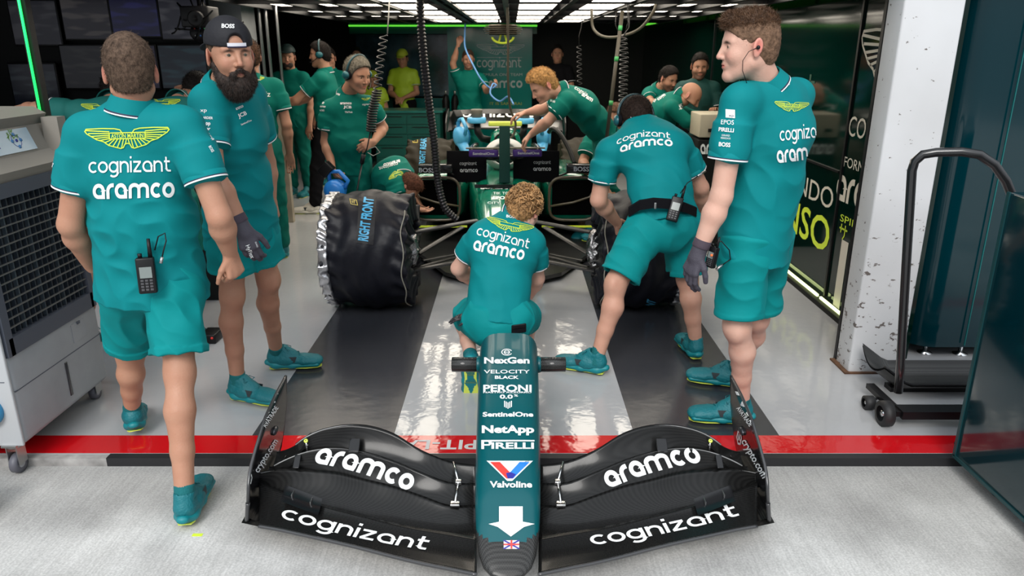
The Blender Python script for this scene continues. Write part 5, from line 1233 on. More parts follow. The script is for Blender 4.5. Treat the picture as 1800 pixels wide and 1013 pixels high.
# floor of the car and keel
mb = MB(); mb.poly([V3(CX + x, y, .045) for x, y in ((-.25, 5.35), (-.45, 5.5), (-.78, 6.2), (-.80, 8.6), (-.5, 9.3), (.5, 9.3), (.80, 8.6), (.78, 6.2), (.45, 5.5), (.25, 5.35))], .03, UZ); mb.obj('car_floor', CARBON, car)
for s in (-1, 1):
    V, F = loft([(6.42, CX + s * .60, .665, .28, .20), (6.55, CX + s * .60, .675, .26, .23), (7.0, CX + s * .58, .67, .14, .25), (7.8, CX + s * .50, .62, .08, .26), (8.6, CX + s * .36, .50, .08, .22), (9.0, CX + s * .25, .40, .1, .14)], e1=.42, e2=.42)
    sp_ = car_part('sidepod', V, F, M_PAINTG)
    mb = MB(); mb.obox((CX + s * .60, 6.415, .485), UX, UY, UZ, .185, .008, .155, 0, .006); mb.obj('sidepod_inlet', mat('inlet_shade', (.002, .002, .002), rough=.9, spec=.03), sp_)  # flat black plate stands in for the shade inside the opening
    mb = MB(); pts = [V3(CX + s * (.60 + .21 * math.copysign(abs(math.cos(a)) ** .5, math.cos(a))), 6.40, .475 + .19 * math.copysign(abs(math.sin(a)) ** .5, math.sin(a))) for a in np.linspace(0, 2 * math.pi, 33)]
    mb.tube(pts, .013, 8); mb.tube([V3(CX + s * .80, 6.38, .60), V3(CX + s * .74, 6.36, .50), V3(CX + s * .60, 6.35, .455), V3(CX + s * .40, 6.35, .42)], .010, 8); mb.obj('inlet_lip', mat('bronze_carbon', (.10, .08, .05), rough=.3, coat=.5), sp_)
    mb = MB(); mb.obox((CX + s * .56, 6.20, .275), UX, UY, UZ, .24, .012, .006); mb.obj('lime_strip', M_LIME, car)
    # mirror
    mb = MB(); c = P(766 if s < 0 else 1025, 296, 6.35); mb.obox(c, UX, UY, UZ, .145, .05, .038, 0, .012); sk = Skin(mb.v, mb.f); sk.text('BOSS', (750, 299) if s < 0 else (1022, 297), 27, 8, -1, .02)
    mo = sk.obj('mirror', [M_CARB2, mat('grey_print', (.35, .37, .42), rough=.5)], car)
    mb = MB(); mb.tube([c + V3(-s * .10, .02, -.03), V3(CX + s * .33, 6.5, .60)], .008, 8); mb.tube([c + V3(s * .02, .03, -.03), c + V3(s * .02, .10, -.12)], .008, 8); mb.obj('mirror_stay', M_BLACK, mo)
    # suspension arms
    def mx_(p): p = np.array(p); return V3(2 * CX - p[0], p[1], p[2]) if s > 0 else p
    arms = [((838, 388, 5.20), (728, 408, 4.98), .022), ((812, 400, 5.55), (734, 446, 5.10), .017), ((800, 447, 5.30), (742, 458, 5.05), .012), ((850, 452, 5.05), (722, 476, 4.90), .020), ((845, 440, 5.50), (735, 470, 5.12), .015)]
    for a, b, w_ in arms:
        a = mx_(P(*a)); b = mx_(P(*b)); t = nrm(b - a); n2 = nrm(np.cross(t, UZ)); mb = MB(); up = np.cross(n2, t)
        mb.add([a + n2 * (w_ * 1.6 * math.cos(q)) + up * (w_ * .55 * math.sin(q)) for q in np.linspace(0, 2 * math.pi, 16, endpoint=False)] + [b + n2 * (w_ * 1.6 * math.cos(q)) + up * (w_ * .55 * math.sin(q)) for q in np.linspace(0, 2 * math.pi, 16, endpoint=False)], [(i, (i + 1) % 16, 16 + (i + 1) % 16, 16 + i) for i in range(16)], 0, True)
        mb.obj('suspension_arm', carbon_mat('carbon_arm', .006, .022, 300., .30), car)
    # hub, drum, brake lines in crumpled foil
    hx = CX + s * .66
    mb = MB(); mb.lathe((hx, 4.97, .37), (s, 0, 0), [(.001, 0), (.12, 0), (.165, .03), (.165, .12), (.001, .12)], 32); mb.obj('brake_drum', CARBON, car)
    v = Vol(); v.add(p_ell(V3(hx - s * .03, 4.93, .42), UX, UY, UZ, .05, .05, .13), .02); v.warp(wrinkles(.012, 2.2, 3)); Vm, Fm = v.mesh(.008); mesh_obj('foil_wrap', Vm, Fm, mat('silver_foil', (.35, .35, .36), rough=.25, metal=1., bump=.9, bscale=60), car)
    for rear in (0,):
        mb = MB(); mb.tube([V3(CX + s * .15, 8.75, .40), V3(CX + s * .55, 8.5, .37)], .02, 8); mb.tube([V3(CX + s * .15, 8.6, .25), V3(CX + s * .55, 8.5, .30)], .018, 8); mb.obj('rear_arm', CARBON, car)
# cockpit, halo, seat pad, steering column strip
for s in (-1, 1):
    x0, x1 = (CX - .50, CX - .155) if s < 0 else (CX + .075, CX + .475)
    v = Vol(); 
    mb = MB(); mb.obox(((x0 + x1) / 2, 6.42, .755), UX, nrm(V3(0, 1, -.15)), nrm(V3(0, .15, 1)), (x1 - x0) / 2, .006, .135, 0, .004); sk = Skin(mb.v, mb.f)
    sk.word('cognizant', (823, 288) if s < 0 else (953, 286), 30, 4.2, 0, .15, m=1); sk.word('aramco', (824, 300) if s < 0 else (953, 297.5), 31, 5.5, 0, .25, m=1)
    bo = sk.obj('halo_board', [mat('matt_black_board', (.002, .002, .003), rough=.7, spec=.08), mat('grey_white_print', (.45, .46, .48), rough=.5)], car)
    mb = MB(); c = P(850, 269.5, 6.34) if s < 0 else P(927, 269, 6.34); mb.obox(c, UX, UY, UZ, .125, .012, .033, 0, .012); sk = Skin(mb.v, mb.f); sk.text('SentinelOne', (850, 270) if s < 0 else (929, 269), 38, 4.5, 0, .02)
    sk.obj('purple_plate', [mat('purple_vinyl', (.045, .012, .16), rough=.35), mat('grey_white_print', (.45, .46, .48))], car)
    mb = MB(); mb.obox(c + V3(0, .0, .042), UX, UY, UZ, .15, .014, .006, 0, .003); mb.obj('plate_rail', mat('bronze_carbon', (.1, .08, .05)), car)
mb = MB(); c0, c1 = P(887, 322, 6.15), P(887, 222, 6.42); mb.obox((c0 + c1) / 2, UX, nrm(np.cross(nrm(c1 - c0), UX)), nrm(c1 - c0), .046, .008, np.linalg.norm(c1 - c0) / 2, 0, .005)
mb.box(tuple(c1 + V3(-.03, -.015, -.045)), tuple(c1 + V3(.03, -.008, -.03)), 1)
for dx in (-.015, 0, .015):
    for dz in (-.26, -.29): mb.sphere(c1 + V3(dx, -.02, dz), .004, 6, 1)
mb.obj('halo_centre_cover', [mat('dark_green_paint', (.0, .022, .019), rough=.6, spec=.1), M_STEEL], car)
mb = MB(); mb.tube([V3(CX + .30 * math.cos(a), 6.75 - .35 * math.sin(a) * 1.0, .86 - .03 * math.sin(a)) for a in np.linspace(-.5, math.pi + .5, 24)], .027, 12); mb.tube([V3(CX, 6.40, .83), V3(CX, 6.2, .66)], .022, 10); mb.obj('halo', M_CARB2, car)
v = Vol(); v.add(p_ell(V3(CX, 6.85, .80), UX, UY, UZ, .19, .16, .15), 0); v.cut(p_ell(V3(CX, 6.74, .82), UX, UY, UZ, .11, .16, .09), .02); Vm, Fm = v.mesh(.01); mesh_obj('head_rest', Vm, Fm, mat('white_foam', (.55, .56, .55), rough=.7), car)
mb = MB(); mb.lathe((CX, 6.60, .80), (0, 1, .2), [(.001, 0), (.09, 0), (.09, .02), (.06, .02)], 20, sq=.6); mb.obj('steering_wheel', M_BLACK, car)
# engine cover, roll hoop with air box, camera pod
V, F = loft([(7.15, CX, .98, .60, .13), (7.25, CX, 1.0, .60, .15), (7.6, CX, .96, .4, .17), (8.2, CX, .82, .3, .13), (8.9, CX, .6, .3, .06)], e1=.6, e2=.6); car_part('engine_cover', V, F, M_PAINTG)
mb = MB(); mb.lathe((CX, 7.14, .90), (0, -1, 0), [(.10, 0), (.105, .012), (.085, .012), (.082, -.02), (.001, -.02)], 28, sq=.7); mb.obj('air_box', M_BLACK, car)
mb = MB(); mb.obox((CX, 7.2, 1.045), UX, UY, UZ, .16, .03, .022, 0, .01); mb.box((CX - .02, 7.18, .98), (CX + .02, 7.22, 1.03), 1); mb.obj('camera_pod', [M_YELLOW, M_BLACK], car)
# rear wing
sk = None; mb = MB(); mb.grid(lambda a, b: V3(-.76 + 1.36 * a, 8.85 + .30 * b, .845 + .085 * b + .05 * b * b - .04 * (2 * a - 1) ** 4), 24, 8); mb.grid(lambda a, b: V3(-.76 + 1.36 * a, 8.85 + .30 * b, .83 + .085 * b + .05 * b * b - .04 * (2 * a - 1) ** 4), 24, 8)
sk = Skin(mb.v, mb.f); sk.word('cognizant', (866, 201), 142, 11, 0, .22, lift=.004); rw = sk.obj('rear_wing', [M_CARB2, M_WHITE], car)
mb = MB(); mb.grid(lambda a, b: V3(-.76 + 1.36 * a, 9.14 + .14 * b, .955 + .07 * b - .03 * (2 * a - 1) ** 4), 24, 6); mb.tube([V3(-.70, 8.84, .835), V3(.54, 8.84, .835)], .012, 8); mb.obj('rear_wing_flap', CARBON, rw)
for s in (-1, 1):
    mb = MB(); x = CX + s * .70 - .015; mb.poly([V3(x, y, z) for y, z in ((8.8, .80), (8.82, .90), (8.95, .98), (9.28, 1.03), (9.32, .70), (9.2, .35), (8.95, .35), (8.85, .6))], .012, UX); mb.obj('rear_endplate', CARBON, rw)
mb = MB(); mb.tube([V3(CX, 8.9, .45), V3(CX, 8.95, .9)], .018, 8); mb.obj('rear_wing_pylon', CARBON, rw)
# ------------------------------------------------------------------ blowers and cooling fans set on the car
M_BLOW = mat('sky_blue_plastic', (.10, .42, .72), rough=.35)
def cap_fan(px, py, Y, label):
    c = P(px, py, Y); t = thing('cooling_fan', c, label, 'fan', 'cooling fans standing on the engine cover')
    mb = MB(); mb.lathe(c, UZ, [(.001, .0), (.088, .0), (.092, .01), (.092, .045), (.085, .052), (.001, .052)], 28); mb.obj('fan_rim', M_BLOW, t)
    mb = MB(); mb.lathe(c, UZ, [(.001, -.0), (.045, -.0), (.05, .08), (.06, .12), (.05, .13), (.001, .13)], 20); mb.obj('fan_body', mat('dull_plastic', (.10, .09, .07), rough=.5), t)
    mb = MB(); s = 1 if px < 887 else -1; mb.tube([c + V3(0, 0, -.01), c + V3(.01 * s, -.02, -.09), c + V3(.05 * s, 0, -.15), c + V3(.14 * s, .0, -.17)], .035, 14); mb.obj('duct', M_BLACK, t)
cap_fan(838, 216, 7.35, 'sky blue round cooling fan on the left side of the engine cover'); cap_fan(922, 217, 7.35, 'sky blue round cooling fan on the right side of the engine cover')
def blower(c, d, label, sc=1., m=M_BLOW, group=None):
    """a cordless leaf blower: round fan housing, nozzle, handle, battery. d = nozzle direction"""
    d = nrm(d); up = nrm(UZ - d * d[2]) if abs(d[2]) < .9 else nrm(UY - d * d[1]); side = np.cross(d, up); t = thing('leaf_blower', c, label, 'leaf blower', group)
    mb = MB(); mb.lathe(c - side * .06 * sc, side, [(.001, 0), (.05 * sc, .0), (.088 * sc, .02 * sc), (.094 * sc, .06 * sc), (.088 * sc, .10 * sc), (.05 * sc, .12 * sc), (.001, .12 * sc)], 28)
    for k in range(5): mb.lathe(c - side * (.064) * sc, side, [(.012 + k * .014, 0), (.017 + k * .014, -.003), (.022 + k * .014, 0)], 24)
    mb.obj('fan_housing', m, t)
    mb = MB(); a = c + d * .04 * sc - up * .03 * sc; mb.tube([a, a + d * .10 * sc, a + d * .24 * sc, a + d * .30 * sc], [.055 * sc, .046 * sc, .034 * sc, .040 * sc], 18); mb.obj('nozzle', m, t)
    mb = MB(); mb.tube([c + up * .08 * sc + d * .05 * sc, c + up * .145 * sc + d * .03 * sc, c + up * .15 * sc - d * .08 * sc, c + up * .08 * sc - d * .14 * sc, c + up * .02 * sc - d * .08 * sc], .019 * sc, 12); mb.obj('handle', m, t)
    mb = MB(); mb.obox(c - d * .17 * sc + up * .08 * sc, d, side, up, .045 * sc, .04 * sc, .06 * sc, 0, .008 * sc); mb.obj('battery', M_BLACK, t)
    return t
blower(P(810, 240, 7.55), V3(.3, -.5, -.5), 'sky blue leaf blower resting on the sidepod left of the halo', 1.05, group='leaf blowers standing on the car'); blower(P(955, 240, 7.55), V3(-.1, -.6, -.5), 'sky blue leaf blower resting on the sidepod right of the halo', 1.05, group='leaf blowers standing on the car')
# ------------------------------------------------------------------ tyre blankets
M_NYL = mat('black_nylon', (.005, .0055, .010), rough=.48, bump=.45, bscale=14, detail=6., spec=.28)
M_NYLR = mat('olive_nylon', (.020, .016, .009), rough=.6, spec=.2, bump=.4, bscale=12)
M_CYAN = mat('cyan_print', (.06, .36, .62), rough=.45)
def blanket(cx, Y, R, W, label, m, deco=None, rim=None, seed=1, h=.009, outer=-1):
    t = thing('tyre_blanket', (cx, Y, 0), label, 'tyre blanket'); c = V3(cx, Y, R + .005); v = Vol()
    v.add(p_fcone(c - UX * W * .5, c + UX * W * .5, R * .93, R * .93), .0); v.add(p_ell(c, UX, UY, UZ, W * .60, R * 1.015, R * 1.015), .06)
    v.cut(p_fcone(c + UX * W * .36, c + UX * W * .7, .20, .22), .02); v.cut(p_fcone(c - UX * W * .36, c - UX * W * .7, .20, .22), .02)
    def fold(x, y, z):
        a = np.arctan2(z - c[2], y - c[1]); e = np.abs(x - cx) / (W * .5)
        return .010 * np.sin(a * 19 + 2 * np.sin(x * 14 + seed)) * np.clip(e - .35, 0, 1) * 1.5 + .006 * np.sin(x * 48 + 2 * np.sin(a * 4 + seed)) + .004 * np.sin(a * 7 + x * 9)
    v.warp(fold); v.clip(V3(0, 0, .004), -UZ)
    V, F = v.mesh(h); sk = Skin(V, F)
    if deco: deco(sk)
    sk.obj('cover', [m, M_CYAN, mat('black_patch', (.004, .004, .006), rough=.6), M_YELLOW, mat('gold_print', (.45, .36, .06), rough=.5)], t)
    if not rim:
        return t
    v = Vol(); xo = cx + outer * W * .50; v.add(p_fcone(V3(xo - .03, Y, c[2]), V3(xo + .03, Y, c[2]), R * .965, R * .965), 0); v.cut(p_fcone(V3(xo - .1, Y, c[2]), V3(xo + .1, Y, c[2]), R * .80, R * .80), .02)
    v.warp(wrinkles(.013, 1.6, seed + 3)); v.clip(V3(0, 0, .01), -UZ); V, F = v.mesh(h); mesh_obj('foil_lining', V, F, mat('silver_lining', (.50, .50, .52), rough=.3, metal=.85, bump=.6, bscale=30), t)
    mb = MB(); xs = cx - outer * W * .46; pts = [V3(xs + .01 * math.sin(a * 9), Y + (R + .012) * math.cos(a) * .96, c[2] + (R + .012) * math.sin(a) * .96) for a in np.linspace(2.2, 4.4, 30)]; mb.tube(pts, .004, 6); mb.obj('draw_cord', mat('grey_cord', (.25, .24, .2), rough=.7), t)
    return t
def d_fl(sk):
    quad = ([(a, b) for b in np.linspace(-1, 1, 9) for a in np.linspace(-1, 1, 4)], [(j * 4 + i, j * 4 + i + 1, j * 4 + i + 5, j * 4 + i + 4) for j in range(8) for i in range(3)])
    sk.decal(quad, (644, 387), (15, 2), (3, -42), 2, .003); sk.text('RIGHT FRONT', (643, 386), 76, 17, 82, .035, 1, .0055, cell=.2)
    v, f = stroke2d([[(-1, -1), (1, -1), (1, 1), (-1, 1), (-1, -1)], [(-.4, -.5), (-.4, .5)], [(.1, -.5), (.1, .5), (.6, .5)]], .22, .3); sk.decal((v, f), (622, 356), (6, 1), (-1, -4.5), 4, .004)
    sk.text('RIGHT', (655, 563), 22, 7, -10, .03, 1, .004)
def d_fr(sk): sk.text('LEFT FRONT', (1139, 548), 44, 16, 75, .03, 1, .004, cell=.2)
def d_rl(sk): sk.text('RIGHT REAR', (743, 266), 46, 10, 86, .03, 1, .005, cell=.3); v, f = stroke2d([[(-1, -1), (1, -1), (1, 1), (-1, 1), (-1, -1)], [(-.3, -.5), (-.3, .5)]], .3, .3); sk.decal((v, f), (730, 247), (4, 0), (0, -4), 4, .004)
blanket(-.955, 4.97, .40, .54, 'black nylon tyre blanket lettered RIGHT FRONT on the left-hand wheel', M_NYL, d_fl, True, seed=1, outer=-1)
blanket(.855, 4.97, .40, .54, 'black tyre blanket on the wheel under the bending man', M_NYL, d_fr, True, seed=4, outer=1)
blanket(-.92, 8.45, .38, .50, 'brownish black tyre blanket lettered RIGHT REAR behind the mirror', M_NYLR, d_rl, seed=6, h=.012)
blanket(.80, 8.45, .38, .50, 'brownish black tyre blanket on the rear wheel right of the halo', M_NYLR, None, seed=8, h=.012, outer=1)
# ------------------------------------------------------------------ air cooler, left
M_GREYPL = mat('grey_abs', (.30, .32, .34), rough=.45, var=.10, vscale=5); M_LGREY = mat('light_grey_abs', (.44, .46, .48), rough=.4); M_BEIGE = mat('warm_grey_abs', (.24, .22, .19), rough=.5); M_FRAME = mat('blue_grey_frame', (.075, .085, .11), rough=.45)
cx0, cx1, cy0, cy1 = -2.80, -2.10, 2.86, 3.50
cooler = thing('air_cooler', ((cx0 + cx1) / 2, 3.17, 0), 'big grey portable air cooler on castors with a black grille', 'air cooler')
def prism(prof, y0, y1, xoff=0): # prof in (x, z)
    n = len(prof); v = [(x, y0, z) for x, z in prof] + [(x, y1, z) for x, z in prof]
    return v, [tuple(range(n)), tuple(range(n, 2 * n))[::-1]] + [(i, n + i, n + (i + 1) % n, (i + 1) % n) for i in range(n)]
mb = MB(); mb.obox(((cx0 + cx1) / 2, (cy0 + cy1) / 2, .33), UX, UY, UZ, (cx1 - cx0) / 2, (cy1 - cy0) / 2 + .03, .235, 0, .03); mb.obj('tank', M_GREYPL, cooler)
mb = MB(); mb.obox(((cx0 + cx1) / 2 - .02, (cy0 + cy1) / 2, .90), UX, UY, UZ, (cx1 - cx0) / 2 - .022, (cy1 - cy0) / 2 + .025, .36, 0, .03); mb.obj('cabinet', M_GREYPL, cooler)
mb = MB(); mb.obox((cx1 - .30, cy0 - .036, .60), UX, UY, UZ, .30, .008, .50, 0, .006); mb.box((cx1 - .58, cy0 - .046, .40), (cx1 - .02, cy0 - .042, .403), 1); mb.obj('side_panel', [M_LGREY, M_FRAME], cooler)
v, f = prism([(-2.10, 1.20), (-2.085, 1.24), (-2.15, 1.29), (-2.19, 1.40), (-2.165, 1.445), (-2.22, 1.475), (-2.80, 1.475), (-2.80, 1.20)], cy0 - .02, cy1 + .02)
mb = MB(); mb.add(v, f); ho = mb.obj('hood', M_BEIGE, cooler)
mb = MB(); mb.box((-2.165, cy1 - .03, 1.22), (-2.09, cy1 + .035, 1.43)); mb.obj('hood_cheek', M_BEIGE, cooler)
a = V3(-2.149, 0, 1.292); b = V3(-2.188, 0, 1.398); mb = MB(); L_ = nrm(b - a); N_ = np.cross(L_, UY) * -1
if N_[0] < 0: N_ = -N_
c = (a + b) / 2 + V3(0, 3.14, 0)
mb.obox(c + N_ * .002, UY, L_, N_, .24, .05, .003, 0)
mb.obox(c + N_ * .006 - UY * .05, UY, L_, N_, .055, .022, .002, 1)
for q in range(4): 
    d = (UY * math.cos(q * math.pi / 2) + L_ * math.sin(q * math.pi / 2)) * .028; mb.lathe(c + UY * .13 + d + N_ * .006, N_, [(.001, .002), (.008, .002), (.008, 0)], 14, 2)
mb.lathe(c + UY * .13 + N_ * .006, N_, [(.001, .002), (.007, .002), (.007, 0)], 14, 1)
mb.tube([c + UY * .13 + (UY * math.cos(t) + L_ * math.sin(t)) * .028 + N_ * .005 for t in np.linspace(0, 2 * math.pi, 25)], .0014, 6, 1)
for k in range(16):
    a_ = random.random() * 3; d = UY * (.085 + .075 * random.random()) + L_ * (.012 + .034 * random.random()); w_ = (UY * math.cos(a_) + L_ * math.sin(a_)) * .012; s_ = (UY * -math.sin(a_) + L_ * math.cos(a_)) * .004
    mb.add([c + d - w_ + N_ * .0056, c + d + s_ + N_ * .0056, c + d + w_ + N_ * .0056, c + d - s_ + N_ * .0056], [(0, 1, 2, 3)], 3)
mb.obj('control_panel', [mat('panel_decal', (.40, .52, .60), rough=.3), mat('lcd_blue', (.02, .03, .28), rough=.2), mat('button_blue', (.05, .20, .45), rough=.3), mat('leaf_green', (.12, .28, .05), rough=.5)], cooler)
# grille
gx = -2.105; mb = MB()
mb.box((gx - .02, cy0, 1.14), (gx + .012, cy1, 1.20)); mb.box((gx - .02, cy0, .50), (gx + .012, cy1, .575)); mb.box((gx - .02, cy0 - .02, .50), (gx + .012, cy0 + .025, 1.20)); mb.box((gx - .02, cy1 - .02, .50), (gx + .012, cy1 + .02, 1.20)); mb.obj('grille_frame', M_FRAME, cooler)
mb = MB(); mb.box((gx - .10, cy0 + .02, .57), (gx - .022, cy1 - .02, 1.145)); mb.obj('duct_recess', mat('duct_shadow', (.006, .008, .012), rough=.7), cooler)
mb = MB()
for k in range(1, 15): z = .575 + .565 * k / 15; mb.box((gx - .004, cy0 + .02, z - .0018), (gx + .006, cy1 - .02, z + .0018))
mb.obj('grille_wires', mat('grille_wire', (.20, .20, .19), rough=.4, metal=.4), cooler)
mb = MB()
for k in range(1, 17): y = cy0 + (cy1 - cy0) * k / 17; mb.box((gx - .022, y - .0035, .575), (gx - .006, y + .0035, 1.14), 0 if k % 4 else 1)
mb.obj('louvres', [mat('louvre', (.03, .04, .055), rough=.4), mat('louvre_wide', (.06, .08, .10), rough=.4)], cooler)
mb = MB(); mb.box((gx, 3.29, .385), (gx + .008, 3.40, .475)); mb.box((gx + .008, 3.335, .465), (gx + .014, 3.355, .478), 1); mb.obj('filler_door', [M_GREYPL, M_FRAME], cooler)
mb = MB(); mb.box((gx, cy0 - .02, .345), (gx + .0065, cy1 + .02, .349)); mb.obj('seam', M_FRAME, cooler)
mb = MB(); mb.obox((gx + .005, 3.20, .24), UY, UZ, UX, .010, .085, .004, 0, .003); mb.obj('water_window', mat('smoked', (.03, .03, .035), rough=.2), cooler)
mb = MB(); mb.lathe((-2.22, cy0 - .05, .27), (0, -1, 0), [(.001, 0), (.05, 0), (.052, .01), (.03, .012), (.001, .03)], 24); mb.lathe((-2.22, cy0 - .04, .27), (0, -1, 0), [(.052, -.02), (.070, -.01), (.070, .025), (.052, .035)], 28, 1); mb.obj('hose_wheel', [M_BLACK, mat('blue_rubber', (.03, .22, .42), rough=.4)], cooler)
def castor(par, x, y, z0, top, r=.038, sc=1.):
    mb = MB(); mb.box((x - .032, y - .04, top - .008), (x + .032, y + .04, top)); mb.box((x - .024, y - .028, z0 + r), (x - .020, y + .028, top)); mb.box((x + .020, y - .028, z0 + r), (x + .024, y + .028, top)); mb.lathe((x, y, top - .02), UZ, [(.001, 0), (.03, 0), (.03, .014), (.001, .014)], 16)
    c_ = mb.obj('castor', M_STEEL, par)
    mb = MB(); mb.lathe((x - .014, y, z0 + r), UX, [(.001, 0), (r * .6, 0), (r * .6, -.002), (r, 0), (r, .028), (r * .6, .03), (.001, .028)], 22); mb.lathe((x + .0145, y, z0 + r), UX, [(.001, .002), (r * .45, .002), (r * .5, 0)], 18, 1); mb.obj('castor_wheel', [mat('grey_wheel', (.10, .10, .12), rough=.5), mat('wheel_hub', (.35, .35, .37), rough=.3)], c_)
for x, y, z in ((-2.16, 2.845, GZ), (-2.72, 2.845, GZ), (-2.16, 3.48, 0), (-2.72, 3.48, 0)): castor(cooler, x, y, z, .105, r=.045 if z < 0 else .038)
mb = MB(); mb.box((-2.78, 2.85, .095), (-2.12, 3.51, .11)); mb.obj('base_plate', M_STEEL, cooler)
# piece of another trolley at the left border
t = thing('trolley', (-2.15, 2.44, GZ), 'corner of a trolley with a brass coloured fitting at the left border', 'trolley')
mb = MB(); mb.box((-2.6, 2.40, .06), (-2.07, 2.60, .085)); mb.obj('deck', mat('brass', (.35, .22, .08), rough=.35, metal=.9), t); castor(t, -2.10, 2.46, GZ, .06, r=.035)
# green light tube on its post
p = P(50, 100, 3.62); t = thing('light_tube', (p[0], 3.66, 0), 'thin vertical green light tube on a black post', 'light')
mb = MB(); mb.box((p[0] - .02, 3.64, 0), (p[0] + .02, 3.68, 2.2)); mb.obj('post', M_BLACK, t); mb = MB(); mb.tube([V3(p[0], 3.628, 1.42), V3(p[0], 3.628, 2.2)], .006, 8); mb.obj('tube', M_LEDT, t)
# counter and timing screens
t = thing('counter', (-3.2, 5.0, 0), 'long black counter in front of the wall of timing screens', 'counter')
mb = MB(); mb.box((-5.2, 4.99, 1.24), (-2.0, 5.5, 1.28)); mb.obj('counter_top', M_DARK, t); mb = MB(); mb.box((-5.1, 5.05, 0), (-2.1, 5.48, 1.24)); mb.obj('cabinet', M_DARK, t)
mb = MB(); mb.box((-5.2, 4.985, 1.272), (-2.0, 4.99, 1.284)); mb.obj('edge_strip', mat('bronze_strip', (.20, .16, .10), rough=.4), t)
def screen_mat(i, col, st):
    m = mat('screen_%d' % i, (.004, .004, .006), rough=.15, emis=col, es=st); n = m.node_tree; b = n.nodes['Principled BSDF']; L = n.links.new
    tc = n.nodes.new('ShaderNodeTexCoord'); mp = n.nodes.new('ShaderNodeMapping'); mp.inputs['Scale'].default_value = (4, 1, 18); mp.inputs['Location'].default_value = (i * 3.1, 0, i * 1.7); L(tc.outputs['Object'], mp.inputs[0])
    t = n.nodes.new('ShaderNodeTexNoise'); t.inputs['Scale'].default_value = 1.; t.inputs['Detail'].default_value = 1; L(mp.outputs[0], t.inputs['Vector'])
    cr = n.nodes.new('ShaderNodeValToRGB'); cr.color_ramp.elements[0].position = .5; cr.color_ramp.elements[0].color = (col[0] * .25, col[1] * .25, col[2] * .35, 1); cr.color_ramp.elements[1].position = .62; cr.color_ramp.elements[1].color = (*col, 1)
    L(t.outputs[0], cr.inputs[0]); L(cr.outputs[0], b.inputs['Emission Color']); return m
scr = [(170, 40, .03, .03, .12, 'showing dark tables', 'left column, upper row'), (345, 25, .03, .03, .16, '', 'x'), ]
spots = [(60, 40, 'topmost monitor nearest the green light tube', (.05, .05, .06)), (60, 150, 'monitor below the topmost one by the green light tube', (.03, .04, .05)), (150, 30, 'upper monitor left of the walking man with grey rows', (.09, .08, .08)), (150, 118, 'lower monitor left of the walking man', (.03, .03, .03)), (235, 25, 'blue tinted monitor above the walking man', (.02, .02, .15)), (322, 30, 'monitor with pale tables between the walking man and the cap', (.10, .10, .12)), (322, 118, 'teal tinted monitor between the walking man and the bearded man', (.02, .06, .08)), (235, 118, 'monitor hidden behind the head of the walking man', (.06, .04, .10))]
for i, (px, py, lab, col) in enumerate(spots):
    c = P(px, py, 6.50); t = thing('monitor', c, 'dark ' + lab, 'monitor', 'timing screens on the wall')
    mb = MB(); mb.obox(c + V3(0, .03, 0), UX, UY, UZ, .205, .02, .185, 0, .006); mb.obj('bezel', M_BLACK, t); mb = MB(); mb.obox(c + V3(0, .008, 0), UX, UY, UZ, .192, .002, .170); mb.obj('screen', screen_mat(i, col, .22), t)
# steering wheels and camera gear hanging beside the column
t = thing('camera_rig', P(352, 25, 5.6), 'tangle of camera gear and cables hanging above the bearded man', 'camera')
mb = MB(); c = P(352, 30, 5.6); mb.obox(c, UX, UY, UZ, .10, .10, .07, 0, .01); mb.lathe(c + V3(.02, -.1, -.01), V3(.1, -1, -.1), [(.05, 0), (.055, .05), (.045, .06), (.001, .03)], 20); mb.obj('camera_body', M_BLACK, t)
mb = MB(); 
for k in range(7):
    r_ = np.random.default_rng(k); pts = [c + V3(*(r_.normal(size=3) * .09)) for _ in range(5)]; q = []
    for i in range(4): q += [pts[i] + (pts[i + 1] - pts[i]) * s_ + UZ * -.03 * math.sin(s_ * 3.14) for s_ in np.linspace(0, 1, 5)]
    mb.tube(q, .006, 6, 0)
mb.obj('cables', M_BLACK, t); mb = MB(); mb.tube([c + V3(0, .0, .05), c + V3(0, 0, .75)], .012, 8); mb.obj('drop_pole', M_BLACK, t)
mb = MB(); c2 = P(362, 58, 5.8)
mb.lathe(c2, V3(.2, -1, 0), [(.001, 0), (.10, .0), (.11, .02), (.10, .035), (.001, .035)], 24, 0, sq=.7)
for k, m_ in enumerate((1, 2, 3, 1, 4, 2, 4, 3)): mb.sphere(c2 + V3(-.06 + .035 * (k % 4), -.045, .03 - .05 * (k // 4)), .007, 8, m_)
mb.obj('button_box', [M_BLACK, mat('knob_red', (.5, .05, .03)), mat('knob_blue', (.05, .2, .6)), mat('knob_green', (.05, .5, .15)), mat('knob_white', (.6, .6, .6))], t)
# ------------------------------------------------------------------ cabinets and trolley, right
M_TPANEL = mat('deep_teal_gloss', (.0, .022, .030), rough=.12, coat=.25, spec=.4)
def rounded_cabinet(x0, x1, y0, y1, z0, z1, r, n=10):
    pts = [(x0 + r - r * math.cos(a), y0 + r - r * math.sin(a)) for a in np.linspace(0, math.pi / 2, n)] + [(x1, y0), (x1, y1), (x0, y1)]
    return pts
pts = rounded_cabinet(2.33, 3.6, 4.0, 4.75, .07, 2.5, .14)
t = thing('tall_cabinet', (2.9, 4.3, 0), 'tall glossy dark teal cabinet with a rounded corner behind the white pillar', 'cabinet')
mb = MB(); n_ = len(pts); v = [(x, y, .07) for x, y in pts] + [(x, y, 2.4) for x, y in pts]
mb.add(v, [tuple(range(n_))[::-1], tuple(range(n_, 2 * n_))]); mb.add(v, [(i, (i + 1) % n_, n_ + (i + 1) % n_, n_ + i) for i in range(n_)], 0, False); mb.s = [False, False] + [True] * 9 + [False] * (len(mb.f) - 11); mb.obj('cabinet_body', M_TPANEL, t)
